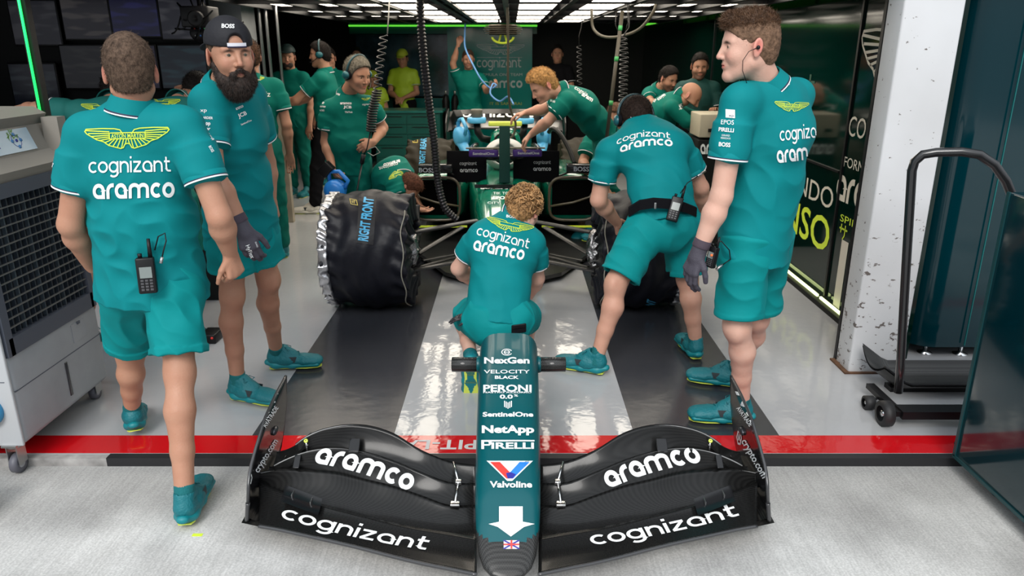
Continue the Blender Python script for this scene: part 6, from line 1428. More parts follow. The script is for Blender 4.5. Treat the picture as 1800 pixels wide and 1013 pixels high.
mb = MB(); mb.box((2.62, 3.974, .09), (2.625, 3.982, 2.38)); mb.obj('door_seam', mat('seam_teal', (.0, .12, .12)), t)
mb = MB(); mb.obox((3.0, 3.972, 1.86), UX, UY, UZ, .16, .006, .12, 0, .004); mb.obj('handle_plate', M_TPANEL, t)
mb = MB(); mb.tube([V3(2.86, 3.955, 1.94), V3(2.87, 3.945, 1.86), V3(2.93, 3.94, 1.82), V3(3.1, 3.94, 1.82)], .012, 10); mb.obj('handle', M_STEEL, t)
for x, y in ((2.46, 4.08), (2.66, 4.06), (3.2, 4.06), (2.46, 4.6)): mb = MB(); mb.lathe((x, y, 0), UZ, [(.001, 0), (.04, 0), (.042, .006), (.012, .016), (.010, .075)], 18); mb.obj('levelling_foot', M_CHROME, t)
t = thing('tool_cabinet', (2.4, 2.3, 0), 'low glossy teal tool cabinet cut off by the right border', 'cabinet')
mb = MB(); mb.obox((2.43, 2.28, .615), UX, UY, UZ, .50, .57, .585, 0, .012); mb.obj('cabinet_body', M_TPANEL, t)
mb = MB(); mb.box((1.925, 2.835, .04), (1.932, 2.852, 1.2)); mb.box((1.925, 1.72, .03), (1.935, 2.85, .045)); mb.obj('corner_trim', mat('edge_teal', (.005, .045, .05), rough=.4), t)
for x, y in ((2.02, 1.9), (2.02, 2.66), (2.8, 2.66), (2.8, 1.9)): mb = MB(); mb.lathe((x - .02, y, GZ + .032), UX, [(.001, 0), (.032, 0), (.032, .03), (.001, .03)], 18); mb.box((x - .02, y - .02, GZ + .03), (x + .02, y + .02, .035)); mb.obj('castor', M_BLACK, t)
t = thing('push_trolley', (1.95, 3.3, 0), 'black trolley with a bent tube handle and small wheels beside the pillar', 'trolley')
ax0 = V3(1.855, 3.235, .06)
def arc3(c, u, v_, r, a0, a1, n=10): return [c + (u * math.cos(a) + v_ * math.sin(a)) * r for a in np.linspace(a0, a1, n)]
L0, L1 = P(1583, 640, 3.25), P(1603, 300, 3.25); R0, R1 = P(1775, 330, 3.15), P(1790, 520, 3.1)
hd = [P(1579, 690, 3.25), L0, P(1592, 480, 3.25), L1, P(1608, 284, 3.25), P(1622, 272, 3.24), P(1645, 268, 3.23), P(1690, 267, 3.2), P(1722, 272, 3.18), P(1748, 290, 3.17), P(1768, 318, 3.16), P(1782, 352, 3.16), P(1795, 480, 3.14)]
hd.append(V3(hd[-1][0] + .02, 3.14, .07))
mb = MB(); mb.tube(hd, .020, 14); mb.obj('handle_tube', mat('satin_black', (.012, .012, .013), rough=.25, coat=.4), t)
mb = MB(); mb.box((1.86, 3.16, .045), (2.55, 3.24, .085)); mb.box((1.84, 3.18, .05), (1.88, 3.50, .075)); mb.obj('base_frame', M_BLACK, t)
for (px, py, r_) in ((1556, 727, .062), (1527, 708, .036)):
    c = PZ(px, py, r_); mb = MB(); mb.lathe(c - UX * .025, UX, [(r_ * .6, 0), (r_, .004), (r_, .046), (r_ * .6, .05)], 26); mb.lathe(c - UX * .02, UX, [(.001, 0), (r_ * .25, 0), (r_ * .25, .04), (.001, .04)], 14, 1)
    for k in range(7): a = k * 2 * math.pi / 7; mb.tube([c + V3(0, math.cos(a), math.sin(a)) * r_ * .2, c + V3(0, math.cos(a), math.sin(a)) * r_ * .62], .004, 6)
    wo_ = mb.obj('wheel', [mat('black_tyre_rubber', (.012, .012, .013), rough=.6), M_CHROME], t)
    mb = MB(); mb.tube([c, V3(1.86, min(c[1] + .02, 3.5), .062)], .007, 8); mb.obj('axle', M_BLACK, t)
t = thing('bodywork_tray', (2.15, 3.52, 0), 'curved black carbon bodywork piece lying behind the trolley', 'bodywork')
def tray(a, b): x = 1.90 + .75 * a; return V3(x, 3.46 + .26 * b, .03 + .08 * (2 * b - 1) ** 2 * (.7 + .3 * b) + .03 * (1 - a) * (1 if a < .2 else 0) * 0 + .10 * max(0, .18 - a) / .18)
mb = MB(); mb.grid(tray, 20, 12); mb.grid(lambda a, b: tray(a, b) - V3(0, 0, .012), 20, 12); mb.obj('shell', CARBON, t); mb = MB(); mb.tube([tray(a, 0) for a in np.linspace(0, 1, 20)], .006, 6); mb.obj('rim', M_BLACK, t)
mb = MB(); mb.box((2.0, 3.55, .0), (2.5, 3.62, .025)); mb.obj('skid', M_BLACK, t)
t = tag(MB().lathe((2.03, 2.985, .001), UX, [(.001, 0), (.028, 0), (.03, .02), (.028, .10), (.001, .10)], 18).obj('rubber_roller', M_BLACK), 'small black rubber roller on the kerb by the teal tool cabinet', 'roller')
# cream cart and bottle rack deep in the garage, right
t = thing('equipment_cart', (1.72, 6.72, 0), 'cream equipment cart behind the tall man, under the dim bald head', 'cart')
c = P(1252, 220, 6.62); mb = MB(); mb.obox((c[0], 6.72, c[2]), UX, UY, UZ, .13, .18, .10, 0, .01); mb.obj('cart_box', mat('cream_paint', (.45, .40, .30), rough=.5), t)
mb = MB(); mb.obox((c[0] + .02, 6.72, c[2] / 2 - .06), UX, UY, UZ, .15, .17, c[2] / 2 - .06, 0, .01); sk = Skin(mb.v, mb.f); sk.word('aramco', (1262, 262), 62, 18, 0, .25, lift=.004); sk.obj('cart_body', [M_DARK, M_WHITE], t)
mb = MB(); mb.box((c[0] - .06, 6.505, c[2] - .05), (c[0] + .0, 6.52, c[2] - .02)); mb.obj('latch', M_BLACK, t)
# rear cabinets and gas cylinders behind the car
t = thing('drawer_cabinet', (-1.55, 11.2, 0), 'teal drawer cabinet behind the car below the glazed wall', 'cabinet')
mb = MB(); mb.box((-2.0, 11.0, .0), (-1.05, 11.5, .84)); mb.obj('cabinet_body', mat('cabinet_teal', (.0, .075, .06), rough=.35), t)
mb = MB(); mb.box((-2.03, 10.97, .84), (-1.0, 11.53, .87)); mb.obj('worktop', mat('worktop_teal', (.01, .13, .11), rough=.3), t)
for i, (z0, z1) in enumerate(((.68, .81), (.54, .66), (.38, .52), (.20, .36), (.04, .18))):
    for x in (-1.98, -1.52): mb = MB(); mb.box((x, 10.985, z0), (x + .44, 11.0, z1)); mb.box((x + .06, 10.975, z1 - .03), (x + .38, 10.985, z1 - .02), 1); mb.obj('drawer', [MATS['cabinet_teal'], M_BLACK], t)
for i, x in enumerate((-1.02, -.88)):
    t = thing('gas_cylinder', (x, 11.75, 0), ('left' if i == 0 else 'right') + ' one of two black gas cylinders behind the raised-arm mechanic', 'gas cylinder', 'gas cylinders'); mb = MB(); mb.lathe((x, 11.75, 0), UZ, [(.001, 0), (.055, 0), (.058, .02), (.058, .95), (.04, 1.03), (.015, 1.06)], 18); mb.obj('tank', M_BLACK, t); mb = MB(); mb.lathe((x, 11.75, 1.06), UZ, [(.015, 0), (.02, .02), (.02, .05), (.001, .05)], 12); mb.obj('valve', M_STEEL, t)
# ------------------------------------------------------------------ hoses and cables coming down from the rig
def cable(name, pts, r, m, label, cat, ribs=0, dense=8):
    q = []
    pts = [np.asarray(p, float) for p in pts]
    for i in range(len(pts) - 1):
        p0, p1, p2, p3 = pts[max(i - 1, 0)], pts[i], pts[i + 1], pts[min(i + 2, len(pts) - 1)]
        for k in range(dense): t_ = k / dense; q.append(.5 * ((2 * p1) + (-p0 + p2) * t_ + (2 * p0 - 5 * p1 + 4 * p2 - p3) * t_ ** 2 + (-p0 + 3 * p1 - 3 * p2 + p3) * t_ ** 3))
    q.append(pts[-1])
    if ribs:
        L = [0]; 
        for a, b in zip(q[:-1], q[1:]): L.append(L[-1] + np.linalg.norm(b - a))
        n_ = int(L[-1] / ribs) * 4; s_ = np.linspace(0, L[-1], n_); Q = np.array(q); q = [V3(*[np.interp(x, L, Q[:, j]) for j in range(3)]) for x in s_]; rr = [r * (1 if (i // 2) % 2 else .78) for i in range(n_)]
    else: rr = r
    mb = MB(); mb.tube(q, rr, 10); return tag(mb.obj(name, m), label, cat)
cable('air_hose', [P(737, -40, 5.3), P(741, 60, 5.35), P(750, 150, 5.4), P(762, 240, 5.5), P(770, 320, 5.6), P(782, 365, 5.62), P(803, 386, 5.65)], .030, mat('hose_black', (.010, .008, .010), rough=.4), 'thick black corrugated hose hanging left of the car nose', 'hose', ribs=.024)
def coil(pts, R, pitch, r, m):
    pts = [np.asarray(p, float) for p in pts]; q = []; a = 0; L = 0
    for i in range(len(pts) - 1):
        d = pts[i + 1] - pts[i]; l = np.linalg.norm(d); n_ = int(l / pitch * 10)
        for k in range(n_):
            a += 2 * math.pi / 10; q.append(pts[i] + d * k / n_ + V3(math.cos(a) * R, math.sin(a) * R, 0))
    return q
M_CBL = mat('cable_black', (.012, .010, .010), rough=.35); M_CBLG = mat('cable_khaki', (.065, .055, .038), rough=.5)
t = thing('coiled_cable', P(680, 20, 5.7), 'long coiled black cable with a plug hanging in front of the grey-haired man', 'cable')
mb = MB(); mb.tube([P(686, -30, 5.7), P(683, 30, 5.7), P(681, 60, 5.7)], .005, 8); mb.obj('lead', mat('lead_grey', (.25, .24, .22), rough=.5), t)
mb = MB(); mb.tube(coil([P(675, 62, 5.7), P(668, 110, 5.7), P(663, 160, 5.7)], .028, .045, .005, 0), .0055, 7); mb.tube(coil([P(663, 160, 5.7), P(654, 200, 5.7), P(652, 232, 5.7)], .034, .019, .005, 0), .0065, 7); mb.obj('coil', M_CBL, t)
mb = MB(); mb.tube([P(651, 232, 5.7), P(645, 262, 5.7), P(640, 272, 5.7)], .005, 8); mb.tube([P(639, 272, 5.7), P(636, 288, 5.7)], [.018, .016], 12); mb.tube([P(636, 288, 5.7), P(627, 340, 5.5)], .007, 8); mb.obj('plug', M_BLACK, t)
mb = MB(); mb.tube([P(648, 262, 5.7), P(660, 258, 5.7), P(668, 268, 5.7), P(656, 274, 5.7), P(646, 268, 5.7)], .003, 6); mb.obj('tag_loop', mat('loop_grey', (.4, .4, .36)), t)
t = thing('coiled_cable', P(1098, 40, 6.4), 'loosely coiled black cable hanging right of the taped pole', 'cable'); mb = MB(); mb.tube(coil([P(1094, 62, 6.4), P(1097, 100, 6.4), P(1094, 215, 6.4)], .034, .036, .005, 0), .0055, 7); mb.obj('coil', M_CBL, t); mb = MB(); mb.tube([P(1102, -20, 6.4), P(1104, 40, 6.4), P(1098, 62, 6.4)], .004, 6); mb.obj('lead', M_CBL, t)
t = thing('coiled_cable', P(1017, 60, 8.4), 'thin coiled cable hanging in front of the dark back wall', 'cable'); mb = MB(); mb.tube(coil([P(1018, 80, 8.4), P(1019, 150, 8.4)], .026, .05, .004, 0), .004, 6); mb.obj('coil', M_CBL, t); mb = MB(); mb.tube([P(1024, 20, 8.4), P(1022, 48, 8.4), P(1018, 62, 8.4), P(1018, 80, 8.4)], .004, 6); mb.obj('lead', M_CBL, t)
t = thing('taped_pole', P(1090, 40, 6.2), 'khaki air line pole with green tape bands hanging over the leaning mechanic', 'hose'); A_, B_ = P(1094, 20, 6.2), P(1064, 262, 6.1)
mb = MB(); mb.tube([A_, B_], .015, 10); mb.obj('pole', M_CBLG, t); mb = MB()
for k in (.10, .32, .64, .92): mb.tube([A_ + (B_ - A_) * k, A_ + (B_ - A_) * (k + .035)], .017, 10)
mb.obj('tape', mat('green_tape', (.05, .35, .10), rough=.5), t)
mb = MB(); mb.tube([A_ + V3(-.05, 0, .0), A_ + V3(-.05, 0, -.1), A_ + V3(.0, 0, -.2), A_ + V3(.06, 0, -.12), A_ + V3(.05, 0, .05)], .005, 6); mb.obj('cable_loop', M_CBL, t)
cable('power_cable', [P(890, -20, 6.6), P(893, 60, 6.7), P(893, 140, 6.8), P(897, 190, 6.9), P(906, 215, 6.95), P(903, 236, 6.97), P(894, 245, 7.0)], .011, M_CBLG, 'khaki cable hanging down to the air box of the car', 'cable')
cable('air_hose', [P(1041, -4, 7.2), P(1040, 24, 7.2), P(1043, 50, 7.2), P(1060, 64, 7.1), P(1090, 64, 7.0), P(1125, 50, 6.9), P(1150, 18, 6.8), P(1152, -6, 6.8)], .013, M_CBLG, 'khaki hose looping below the light panels on the right', 'hose')
cable('air_hose', [P(965, 232, 6.9), P(972, 226, 6.8), P(985, 236, 6.7), P(1000, 262, 6.6), P(1010, 288, 6.5)], .020, M_BLACK, 'black hose arching over the right sidepod', 'hose')
cable('blue_tube', [P(818, 40, 11.0), P(817, 60, 10.95), P(818, 85, 10.8), P(832, 115, 10.6), P(846, 140, 10.5), P(862, 155, 10.5), P(872, 150, 10.5), P(866, 148, 10.5), P(862, 165, 10.4), P(878, 178, 10.3), P(893, 170, 10.2), P(903, 184, 10.1)], .012, mat('blue_hose', (.12, .30, .62), rough=.35), 'pale blue tube held up by the raised-arm mechanic', 'tube')
# hose reel over the back of the car
t = thing('hose_reel', P(883, 50, 9.6), 'round louvred black hose reel with a lime ring hanging above the car', 'hose reel'); c = P(884, 54, 9.6)
mb = MB()
for k in range(5): mb.lathe(c + V3(0, 0, .05 - .022 * k), UZ, [(.16, 0), (.24 - .012 * abs(k - 2), .002), (.24 - .012 * abs(k - 2), .009), (.16, .012)], 32)
mb.lathe(c, UZ, [(.10, -.05), (.17, -.05), (.17, .07), (.10, .07)], 24); mb.obj('louvre_ring', mat('dark_bronze', (.045, .035, .02), rough=.4), t)
mb = MB(); mb.tube([c + V3(.13 * math.cos(a), -.02, -.07 + .075 * math.sin(a)) for a in np.linspace(math.pi, 2 * math.pi, 18)], .014, 8); 
for a in (4.3, 5.1): mb.tube([c + V3(.13 * math.cos(a), -.02, -.07 + .075 * math.sin(a)), c + V3(.05 * math.cos(a), -.02, -.03)], .012, 8)
mb.obj('lime_ring', M_LIME, t); mb = MB(); mb.tube([c + V3(-.05, 0, .07), c + V3(-.05, 0, .5)], .012, 8); mb.obj('hanger', M_BLACK, t)
# ------------------------------------------------------------------ the crew deeper in the garage
HB = dict(h=.009, hh=.0055, shirt=M_SHIRT_SHADE, shorts=M_SHORT_SHADE, eyes=True, wr=.006)
def hs(col, n=2500, **k): return hair_short(col, k.pop('thick', .004), k.pop('top', .012), n, .020, .0026, hh=.0075, cutf=(.115, -.012, .108, .12, .102), **k)
def hs_set(col, **k):
    a = hs(col, **k)
    def fn(root, hc, f, r, u, S, h): a(root, hc, f, r, u, S, h); headset(root, hc, f, r, u, S, m=MATS['headset_teal'], m2=MATS['cup_teal'])
    return fn
# grey-haired man with blue blower
def dG(sk, part='shirt'):
    if part == 'shirt':
        sk.text('aramco', (608, 181), 20, 5, 0, .03); sk.text('JCB', (611, 188), 14, 4.5, -2, .03); sk.text('TikTok', (613, 197), 14, 3, 0, .02); sk.wing((643, 174), 15, 1.2, 4, m=2, name=False); sk.text('cognizant', (644, 183), 14, 3.5, 3, .0)
        sk.text('xp', (567, 180), 7, 4, 0, .02); sk.text('NetApp', (567, 187), 11, 3, 0, .02); sk.text('BOSS', (566, 194), 9, 3, 0, .02); sk.text('citi', (594, 165), 8, 4, -25, .02)
pg = P(612, 283, 6.15)
JG = dict(head=P(629, 131, 6.02), neck=P(613, 163, 6.12), chest=P(615, 215, 6.14), pel=pg, sa=P(577, 192, 6.08), sb=P(651, 184, 6.12), ea=P(573, 250, 6.08), wa=P(584, 292, 5.98), eb=P(673, 225, 6.22), wb=P(657, 250, 6.0),
          ka=pg + V3(-.09, -.02, -.42), kb=pg + V3(.10, 0, -.42), aa=pg + V3(-.12, 0, -.79), ab=pg + V3(.14, .05, -.79))
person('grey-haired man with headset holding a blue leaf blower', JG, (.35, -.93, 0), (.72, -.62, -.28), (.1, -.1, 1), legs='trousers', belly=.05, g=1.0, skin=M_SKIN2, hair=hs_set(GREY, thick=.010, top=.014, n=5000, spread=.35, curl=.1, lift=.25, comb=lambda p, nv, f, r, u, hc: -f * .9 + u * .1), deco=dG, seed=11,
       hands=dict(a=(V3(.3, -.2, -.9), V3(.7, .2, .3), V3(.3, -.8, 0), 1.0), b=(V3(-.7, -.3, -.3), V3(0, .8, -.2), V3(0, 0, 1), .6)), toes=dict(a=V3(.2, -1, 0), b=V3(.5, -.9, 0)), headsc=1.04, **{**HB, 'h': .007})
c = P(589, 334, 5.86); t = blower(c, V3(.62, -.1, -.62), 'bright blue leaf blower held by the grey-haired man', .92, m=mat('bright_blue_plastic', (.02, .20, .62), rough=.35))
# man behind the bearded one
J, f_, q = pose(-2.10, 6.2, 18, 1.80)
def d3(sk, part='shirt'):
    if part == 'shirt': sk.text('cogniz', (458, 165), 34, 10, 0, .0); sk.text('aram', (456, 186), 36, 11, 0, .03); sk.wing((447, 136), 34, 1.2, -12, m=2, name=False)
person('man in long teal trousers seen from behind, right of the bearded man', J, f_, (-.5, .85, 0), legs='trousers', hair=hs((.07, .035, .02)), deco=d3, seed=12, skin=M_SKIN2, **HB)
# profile man leaning on the partition
J, f_, q = pose(-1.98, 8.1, 90, 1.80, ea=(-.21, .26, 1.22), wa=(-.12, .50, 1.16), eb=(.2, .28, 1.2), wb=(.1, .48, 1.15), aa=(-.1, .18, .09), ab=(.1, -.16, .09), ka=(-.1, .12, .5), kb=(.1, -.02, .5))
person('man with headset and black trousers leaning his arms on the partition', J, f_, (-1, -.08, -.05), legs='trousers', hair=hs_set(DARK), seed=13, skin=M_SKIN2, **{**HB, 'shorts': M_BLACKCLOTH}, shoe_m=mat('white_leather', (.62, .60, .55), rough=.5), sole_m=mat('white_sole', (.7, .68, .62), rough=.5))
def cap_hair(colr, hc_col, beard=False, brim=True):
    M = mat('cap_%02d_%02d' % (int(colr[0] * 99), int(colr[1] * 99)), colr, rough=.6)
    a = hs(hc_col, n=300)
    def fn(root, hc, f, r, u, S, h):
        def q(a_, b_, c_): return hc + (f * a_ + r * b_ + u * c_) * S
        a(root, hc, f, r, u, S, h); v = Vol(); v.add(p_ell(q(-.008, 0, .05), f, r, u, .112 * S, .093 * S, .10 * S), 0); v.clip(q(0, 0, .055), -u); v.add(p_ell(q(.12, 0, .058), f, r, u, .07 * S, .07 * S, .008 * S), .008)
        V, F = v.mesh(.008); mesh_obj('cap', V, F, M, root)
        if beard: v = Vol(); v.add(p_ell(q(.055, 0, -.085), f, r, u, .048 * S, .06 * S, .045 * S), 0); v.cut(p_ell(q(.11, 0, -.068), f, r, u, .03 * S, .02 * S, .01 * S), 0); v.cut(p_ell(q(.09, 0, -.03), f, r, u, .05 * S, .05 * S, .025 * S), .01); V, F = v.mesh(.007); mesh_obj('beard', V, F, MATS['beard_dark'], root)
    return fn
J, f_, q = pose(-2.62, 9.1, 165, 1.76); person('bearded man in a dark cap standing behind the partition', J, f_, (.15, -1, -.05), legs='trousers', hair=cap_hair((.01, .03, .03), DARK, True), seed=14, skin=M_SKIN2, **HB)
J, f_, q = pose(-2.33, 9.9, 165, 1.74)
def glasses_hair(root, hc, f, r, u, S, h):
    hs(DARK)(root, hc, f, r, u, S, h); mb = MB()
    for s in (-1, 1): mb.tube([hc + (f * .094 + r * (s * .032 + .021 * math.cos(a)) + u * (.0 + .017 * math.sin(a))) * S for a in np.linspace(0, 2 * math.pi, 16)], .002, 6); mb.tube([hc + (f * .094 + r * s * .052) * S, hc + (f * .0 + r * s * .08 + u * .005) * S], .002, 6)
    mb.obj('glasses', M_BLACK, root)
person('dark-haired man with glasses in front of the glazed back wall', J, f_, (.1, -1, -.1), legs='trousers', hair=glasses_hair, seed=15, skin=M_SKIN2, **HB)
J, f_, q = pose(-2.46, 12.3, 180, 1.74); person('shadowy man in dark clothes behind the one with glasses', J, f_, (.2, -1, 0), legs='trousers', hair=hs(DARK), seed=16, skin=M_SKIN2, **{**HB, 'shirt': M_BLACKCLOTH, 'shorts': M_BLACKCLOTH})
M_HV = mat('hi_vis_yellow', (.42, .62, .03), rough=.6)
J, f_, q = pose(-1.72, 12.2, 172, 1.70, ea=(-.23, .05, 1.12), wa=(-.06, .24, 1.05), eb=(.23, .05, 1.12), wb=(.06, .24, 1.05)); person('marshal in lime cap and hi-vis shirt behind the cabinet', J, f_, (-.1, -1, -.25), legs='trousers', hair=cap_hair((.50, .62, .05), DARK), seed=17, skin=M_SKIN2, **{**HB, 'shirt': M_HV, 'shorts': M_BLACKCLOTH})
J, f_, q = pose(-2.16, 11.9, 178, 1.36); person('short person in lime cap beside the hi-vis marshal', J, f_, (.1, -1, 0), legs='trousers', hair=cap_hair((.50, .62, .05), DARK), seed=18, skin=M_SKIN2, **{**HB, 'shirt': M_HV, 'shorts': M_BLACKCLOTH})
# raised arm
pr = P(826, 192, 11.2)
JR = dict(head=P(823, 104, 11.15), neck=P(824, 125, 11.2), chest=P(825, 150, 11.2), pel=pr, sa=P(804, 138, 11.2), sb=P(846, 137, 11.2), ea=P(796, 112, 11.15), wa=P(806, 78, 11.1), eb=P(855, 160, 11.0), wb=P(864, 152, 10.75), ka=pr + V3(-.09, 0, -.43), kb=pr + V3(.1, 0, -.43), aa=pr + V3(-.12, 0, -.8), ab=pr + V3(.12, 0, -.8))
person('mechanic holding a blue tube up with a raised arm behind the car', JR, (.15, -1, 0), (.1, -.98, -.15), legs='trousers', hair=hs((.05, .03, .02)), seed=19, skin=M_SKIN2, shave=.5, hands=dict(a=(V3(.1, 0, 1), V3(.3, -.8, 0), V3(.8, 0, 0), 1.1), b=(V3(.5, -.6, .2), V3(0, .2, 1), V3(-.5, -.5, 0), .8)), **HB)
# ginger man leaning over the car
pl = P(1066, 240, 6.40)
JL = dict(head=P(955, 151, 6.12), neck=P(986, 163, 6.18), chest=P(1022, 186, 6.24), pel=pl, waist=P(1044, 212, 6.32), sa=P(996, 178, 6.02), sb=P(992, 172, 6.42), ea=P(962, 214, 5.98), wa=P(934, 236, 6.10), eb=P(955, 192, 6.50), wb=P(925, 198, 6.55), ha=pl + V3(0, -.09, -.02), hb=pl + V3(0, .09, -.02), ka=pl + V3(-.03, -.10, -.42), kb=pl + V3(-.02, .12, -.42), aa=pl + V3(.05, -.10, -.80), ab=pl + V3(.1, .14, -.80))
def dL(sk, part='shirt'):
    if part == 'shirt': sk.text('cogniz', (1022, 160), 26, 7, -32, .0); sk.text('aram', (1033, 170), 22, 8, -32, .03); sk.text('xp', (976, 162), 8, 5, -20, .02); sk.text('EPOS', (975, 170), 10, 4, -20, .02); sk.text('BOSS', (972, 178), 9, 3.5, -20, .02)
person('ginger man leaning far over the right side of the car', JL, (-.55, -.15, -.8), (-.80, -.28, -.52), (-.45, -.1, .85), hair=hs((.46, .26, .10), n=6000, thick=.006, top=.018, spread=.7, comb=lambda p, nv, f, r, u, hc: f * .5 + u * .3), deco=dL, seed=20, skin=M_SKIN, g=1.0, headsc=1.06, toes=dict(a=V3(-1, 0, 0), b=V3(-1, .1, 0)),
       hands=dict(a=(V3(-.6, .2, -.6), V3(-.4, .2, -.8), V3(-.2, -.8, 0), .6), b=(V3(-.8, 0, -.2), V3(0, 0, -1), V3(0, -1, 0), .5)), **{**HB, 'h': .0075})
# man in black by the back wall
J, f_, q = pose(.70, 11.9, 170, 1.78, ea=(-.24, .05, 1.14), wa=(.06, .22, 1.16), eb=(.24, .05, 1.14), wb=(-.06, .24, 1.2)); person('man in black with folded arms at the dark back wall', J, f_, (-.05, -1, 0), legs='trousers', hair=hs(DARK), seed=21, skin=M_SKIN2, **{**HB, 'shirt': M_BLACKCLOTH, 'shorts': M_BLACKCLOTH})
# right-hand group at the bench
pb = P(1150, 255, 8.3)
JQ = dict(head=P(1175, 138, 8.1), neck=P(1160, 156, 8.2), chest=P(1153, 190, 8.28), pel=pb, sa=P(1140, 165, 8.25), sb=P(1184, 166, 8.15), ea=P(1143, 180, 8.0), wa=P(1165, 186, 7.85), eb=P(1192, 185, 8.0), wb=P(1190, 195, 7.9), ka=pb + V3(-.1, 0, -.4), kb=pb + V3(.1, 0, -.4), aa=pb + V3(-.1, 0, -.75), ab=pb + V3(.1, 0, -.75))
person('smiling bearded man bending behind the bald mechanic', JQ, (.3, -.95, 0), (.55, -.75, -.35), legs='trousers', hair=hs(DARK), seed=22, skin=M_SKIN2, shave=.8, **HB)
pb = P(1160, 232, 7.3)
JB2 = dict(head=P(1213, 170, 7.1), neck=P(1194, 172, 7.15), chest=P(1170, 192, 7.2), pel=pb, sa=P(1180, 190, 6.98), sb=P(1178, 180, 7.40), ea=P(1208, 214, 6.95), wa=P(1232, 212, 7.0), eb=P(1205, 200, 7.3), wb=P(1236, 205, 7.25), ha=pb + V3(0, -.09, 0), hb=pb + V3(0, .09, 0), ka=pb + V3(.38, -.1, -.18), kb=pb + V3(.38, .1, -.18), aa=pb + V3(.34, -.1, -.62), ab=pb + V3(.34, .1, -.62))
def dQ(sk, part='shirt'):
    if part == 'shirt': sk.text('cogn', (1162, 170), 16, 6, 35, .02); sk.text('BOSS', (1150, 176), 6, 6, 60, .02); sk.text('NetApp', (1198, 187), 9, 8, -60, .02)
person('bald mechanic in a long-sleeved teal top stooping to the right', JB2, (.6, -.2, -.7), (.75, -.35, -.55), (.45, 0, .85), legs='trousers', sleeve=1., seed=23, skin=M_SKIN2, shave=.4, deco=dQ, toes=dict(a=V3(1, 0, 0), b=V3(1, 0, 0)), **{**HB, 'shorts': M_BLACKCLOTH, 'h': .008})
J, f_, q = pose(1.93, 7.95, 175, 1.68, ea=(-.23, .05, 1.12), wa=(-.16, .24, 1.2), eb=(.23, .05, 1.12), wb=(.1, .25, 1.15)); person('dim bearded man in dark green right of the bald mechanic', J, f_, (-.1, -1, -.2), legs='trousers', hair=hs(DARK), seed=24, skin=M_SKIN2, shave=.7, **{**HB, 'shirt': mat('dark_green_shirt', (.0, .05, .045), rough=.7), 'shorts': M_BLACKCLOTH})
# crouching man at the left sidepod
pk = P(664, 338, 6.35)
JC = dict(head=P(716, 330, 6.05), neck=P(704, 312, 6.1), chest=P(690, 306, 6.18), waist=P(675, 316, 6.28), pel=pk, sa=P(692, 322, 5.98), sb=P(700, 297, 6.38), ea=P(700, 352, 5.95), wa=P(725, 362, 5.98), eb=P(715, 320, 6.45), wb=P(730, 345, 6.4), ha=pk + V3(0, -.09, -.03), hb=pk + V3(0, .09, -.03), ka=pk + V3(.28, -.14, -.12), kb=pk + V3(.28, .12, -.12), aa=pk + V3(.02, -.12, -.36), ab=pk + V3(.02, .12, -.36))
def dC(sk, part='shirt'):
    if part == 'shirt': sk.text('cognizant', (683, 293), 34, 7, -165, .0); sk.text('aramco', (689, 288), 30, 7, -165, .03); sk.wing((699, 307), 34, 1.3, -160, m=2, name=False)
person('crouching mechanic with his head down behind the covered left wheel', JC, (.5, 0, -.85), (.5, -.1, -.85), (.8, 0, .5), hair=hs((.09, .035, .02)), seed=25, skin=M_SKIN2, deco=dC, toes=dict(a=V3(1, 0, 0), b=V3(1, 0, 0)), face=False, **{**HB, 'h': .0075, 'eyes': False})
# crouching man beyond the right sidepod
pk = P(1050, 330, 6.9)
JV = dict(head=P(1083, 206, 7.0), neck=P(1070, 232, 7.0), chest=P(1060, 270, 6.95), pel=pk, sa=P(1036, 250, 6.85), sb=P(1082, 250, 7.1), ea=P(1025, 285, 6.75), wa=P(1030, 300, 6.5), eb=P(1085, 300, 6.8), wb=P(1068, 322, 6.5), ka=pk + V3(-.18, -.35, -.05), kb=pk + V3(.12, -.35, -.05), aa=pk + V3(-.15, -.1, -.36), ab=pk + V3(.15, -.1, -.36))
person('mechanic squatting at the right sidepod behind the bending man', JV, (-.4, -.9, 0), (-.4, -.85, -.3), hair=hs((.10, .05, .03)), seed=26, skin=M_SKIN2, toes=dict(a=V3(-.3, -1, 0), b=V3(-.3, -1, 0)), hollow=False, **HB)
# two men leaning on the counter, left
def lean(px, lab, seed, hand_px, far, tx):
    pe = V3(P(px, 300, 4.35)[0], 4.32, .90)
    J = dict(pel=pe, chest=V3(pe[0], 4.55, 1.22), neck=V3(pe[0], 4.72, 1.40), head=V3(pe[0] + far * .05, 4.88, 1.46), sa=V3(pe[0] - .20, 4.66, 1.36), sb=V3(pe[0] + .20, 4.66, 1.36))
    w_ = P(hand_px[0], hand_px[1], hand_px[2]); s = 'a' if hand_px[0] < px else 'b'; o = 'b' if s == 'a' else 'a'
    J['w' + s] = w_; J['e' + s] = (J['s' + s] + w_) / 2 + V3(0, -.06, .02); J['w' + o] = V3(pe[0] + (.05 if o == 'b' else -.05), 5.05, 1.36); J['e' + o] = J['s' + o] + V3(.06 if o == 'b' else -.06, .12, -.06)
    J['ka'] = V3(pe[0] - .1, 4.35, .50); J['kb'] = V3(pe[0] + .1, 4.35, .5); J['aa'] = V3(pe[0] - .12, 4.22, .09); J['ab'] = V3(pe[0] + .12, 4.22, .09)
    def dd(sk, part='shirt'):
        if part == 'shirt': sk.wing(tx, 70, .9, 0, m=2, name=False)
    return person(lab, J, (0, .8, -.5), (.0, .95, -.3), (0, .3, 1), hair=hs(DARK), seed=seed, skin=M_SKIN2, deco=dd, face=False, **{**HB, 'eyes': False, 'shirt': mat('teal_in_shade', (.0, .12, .105), rough=.8)})
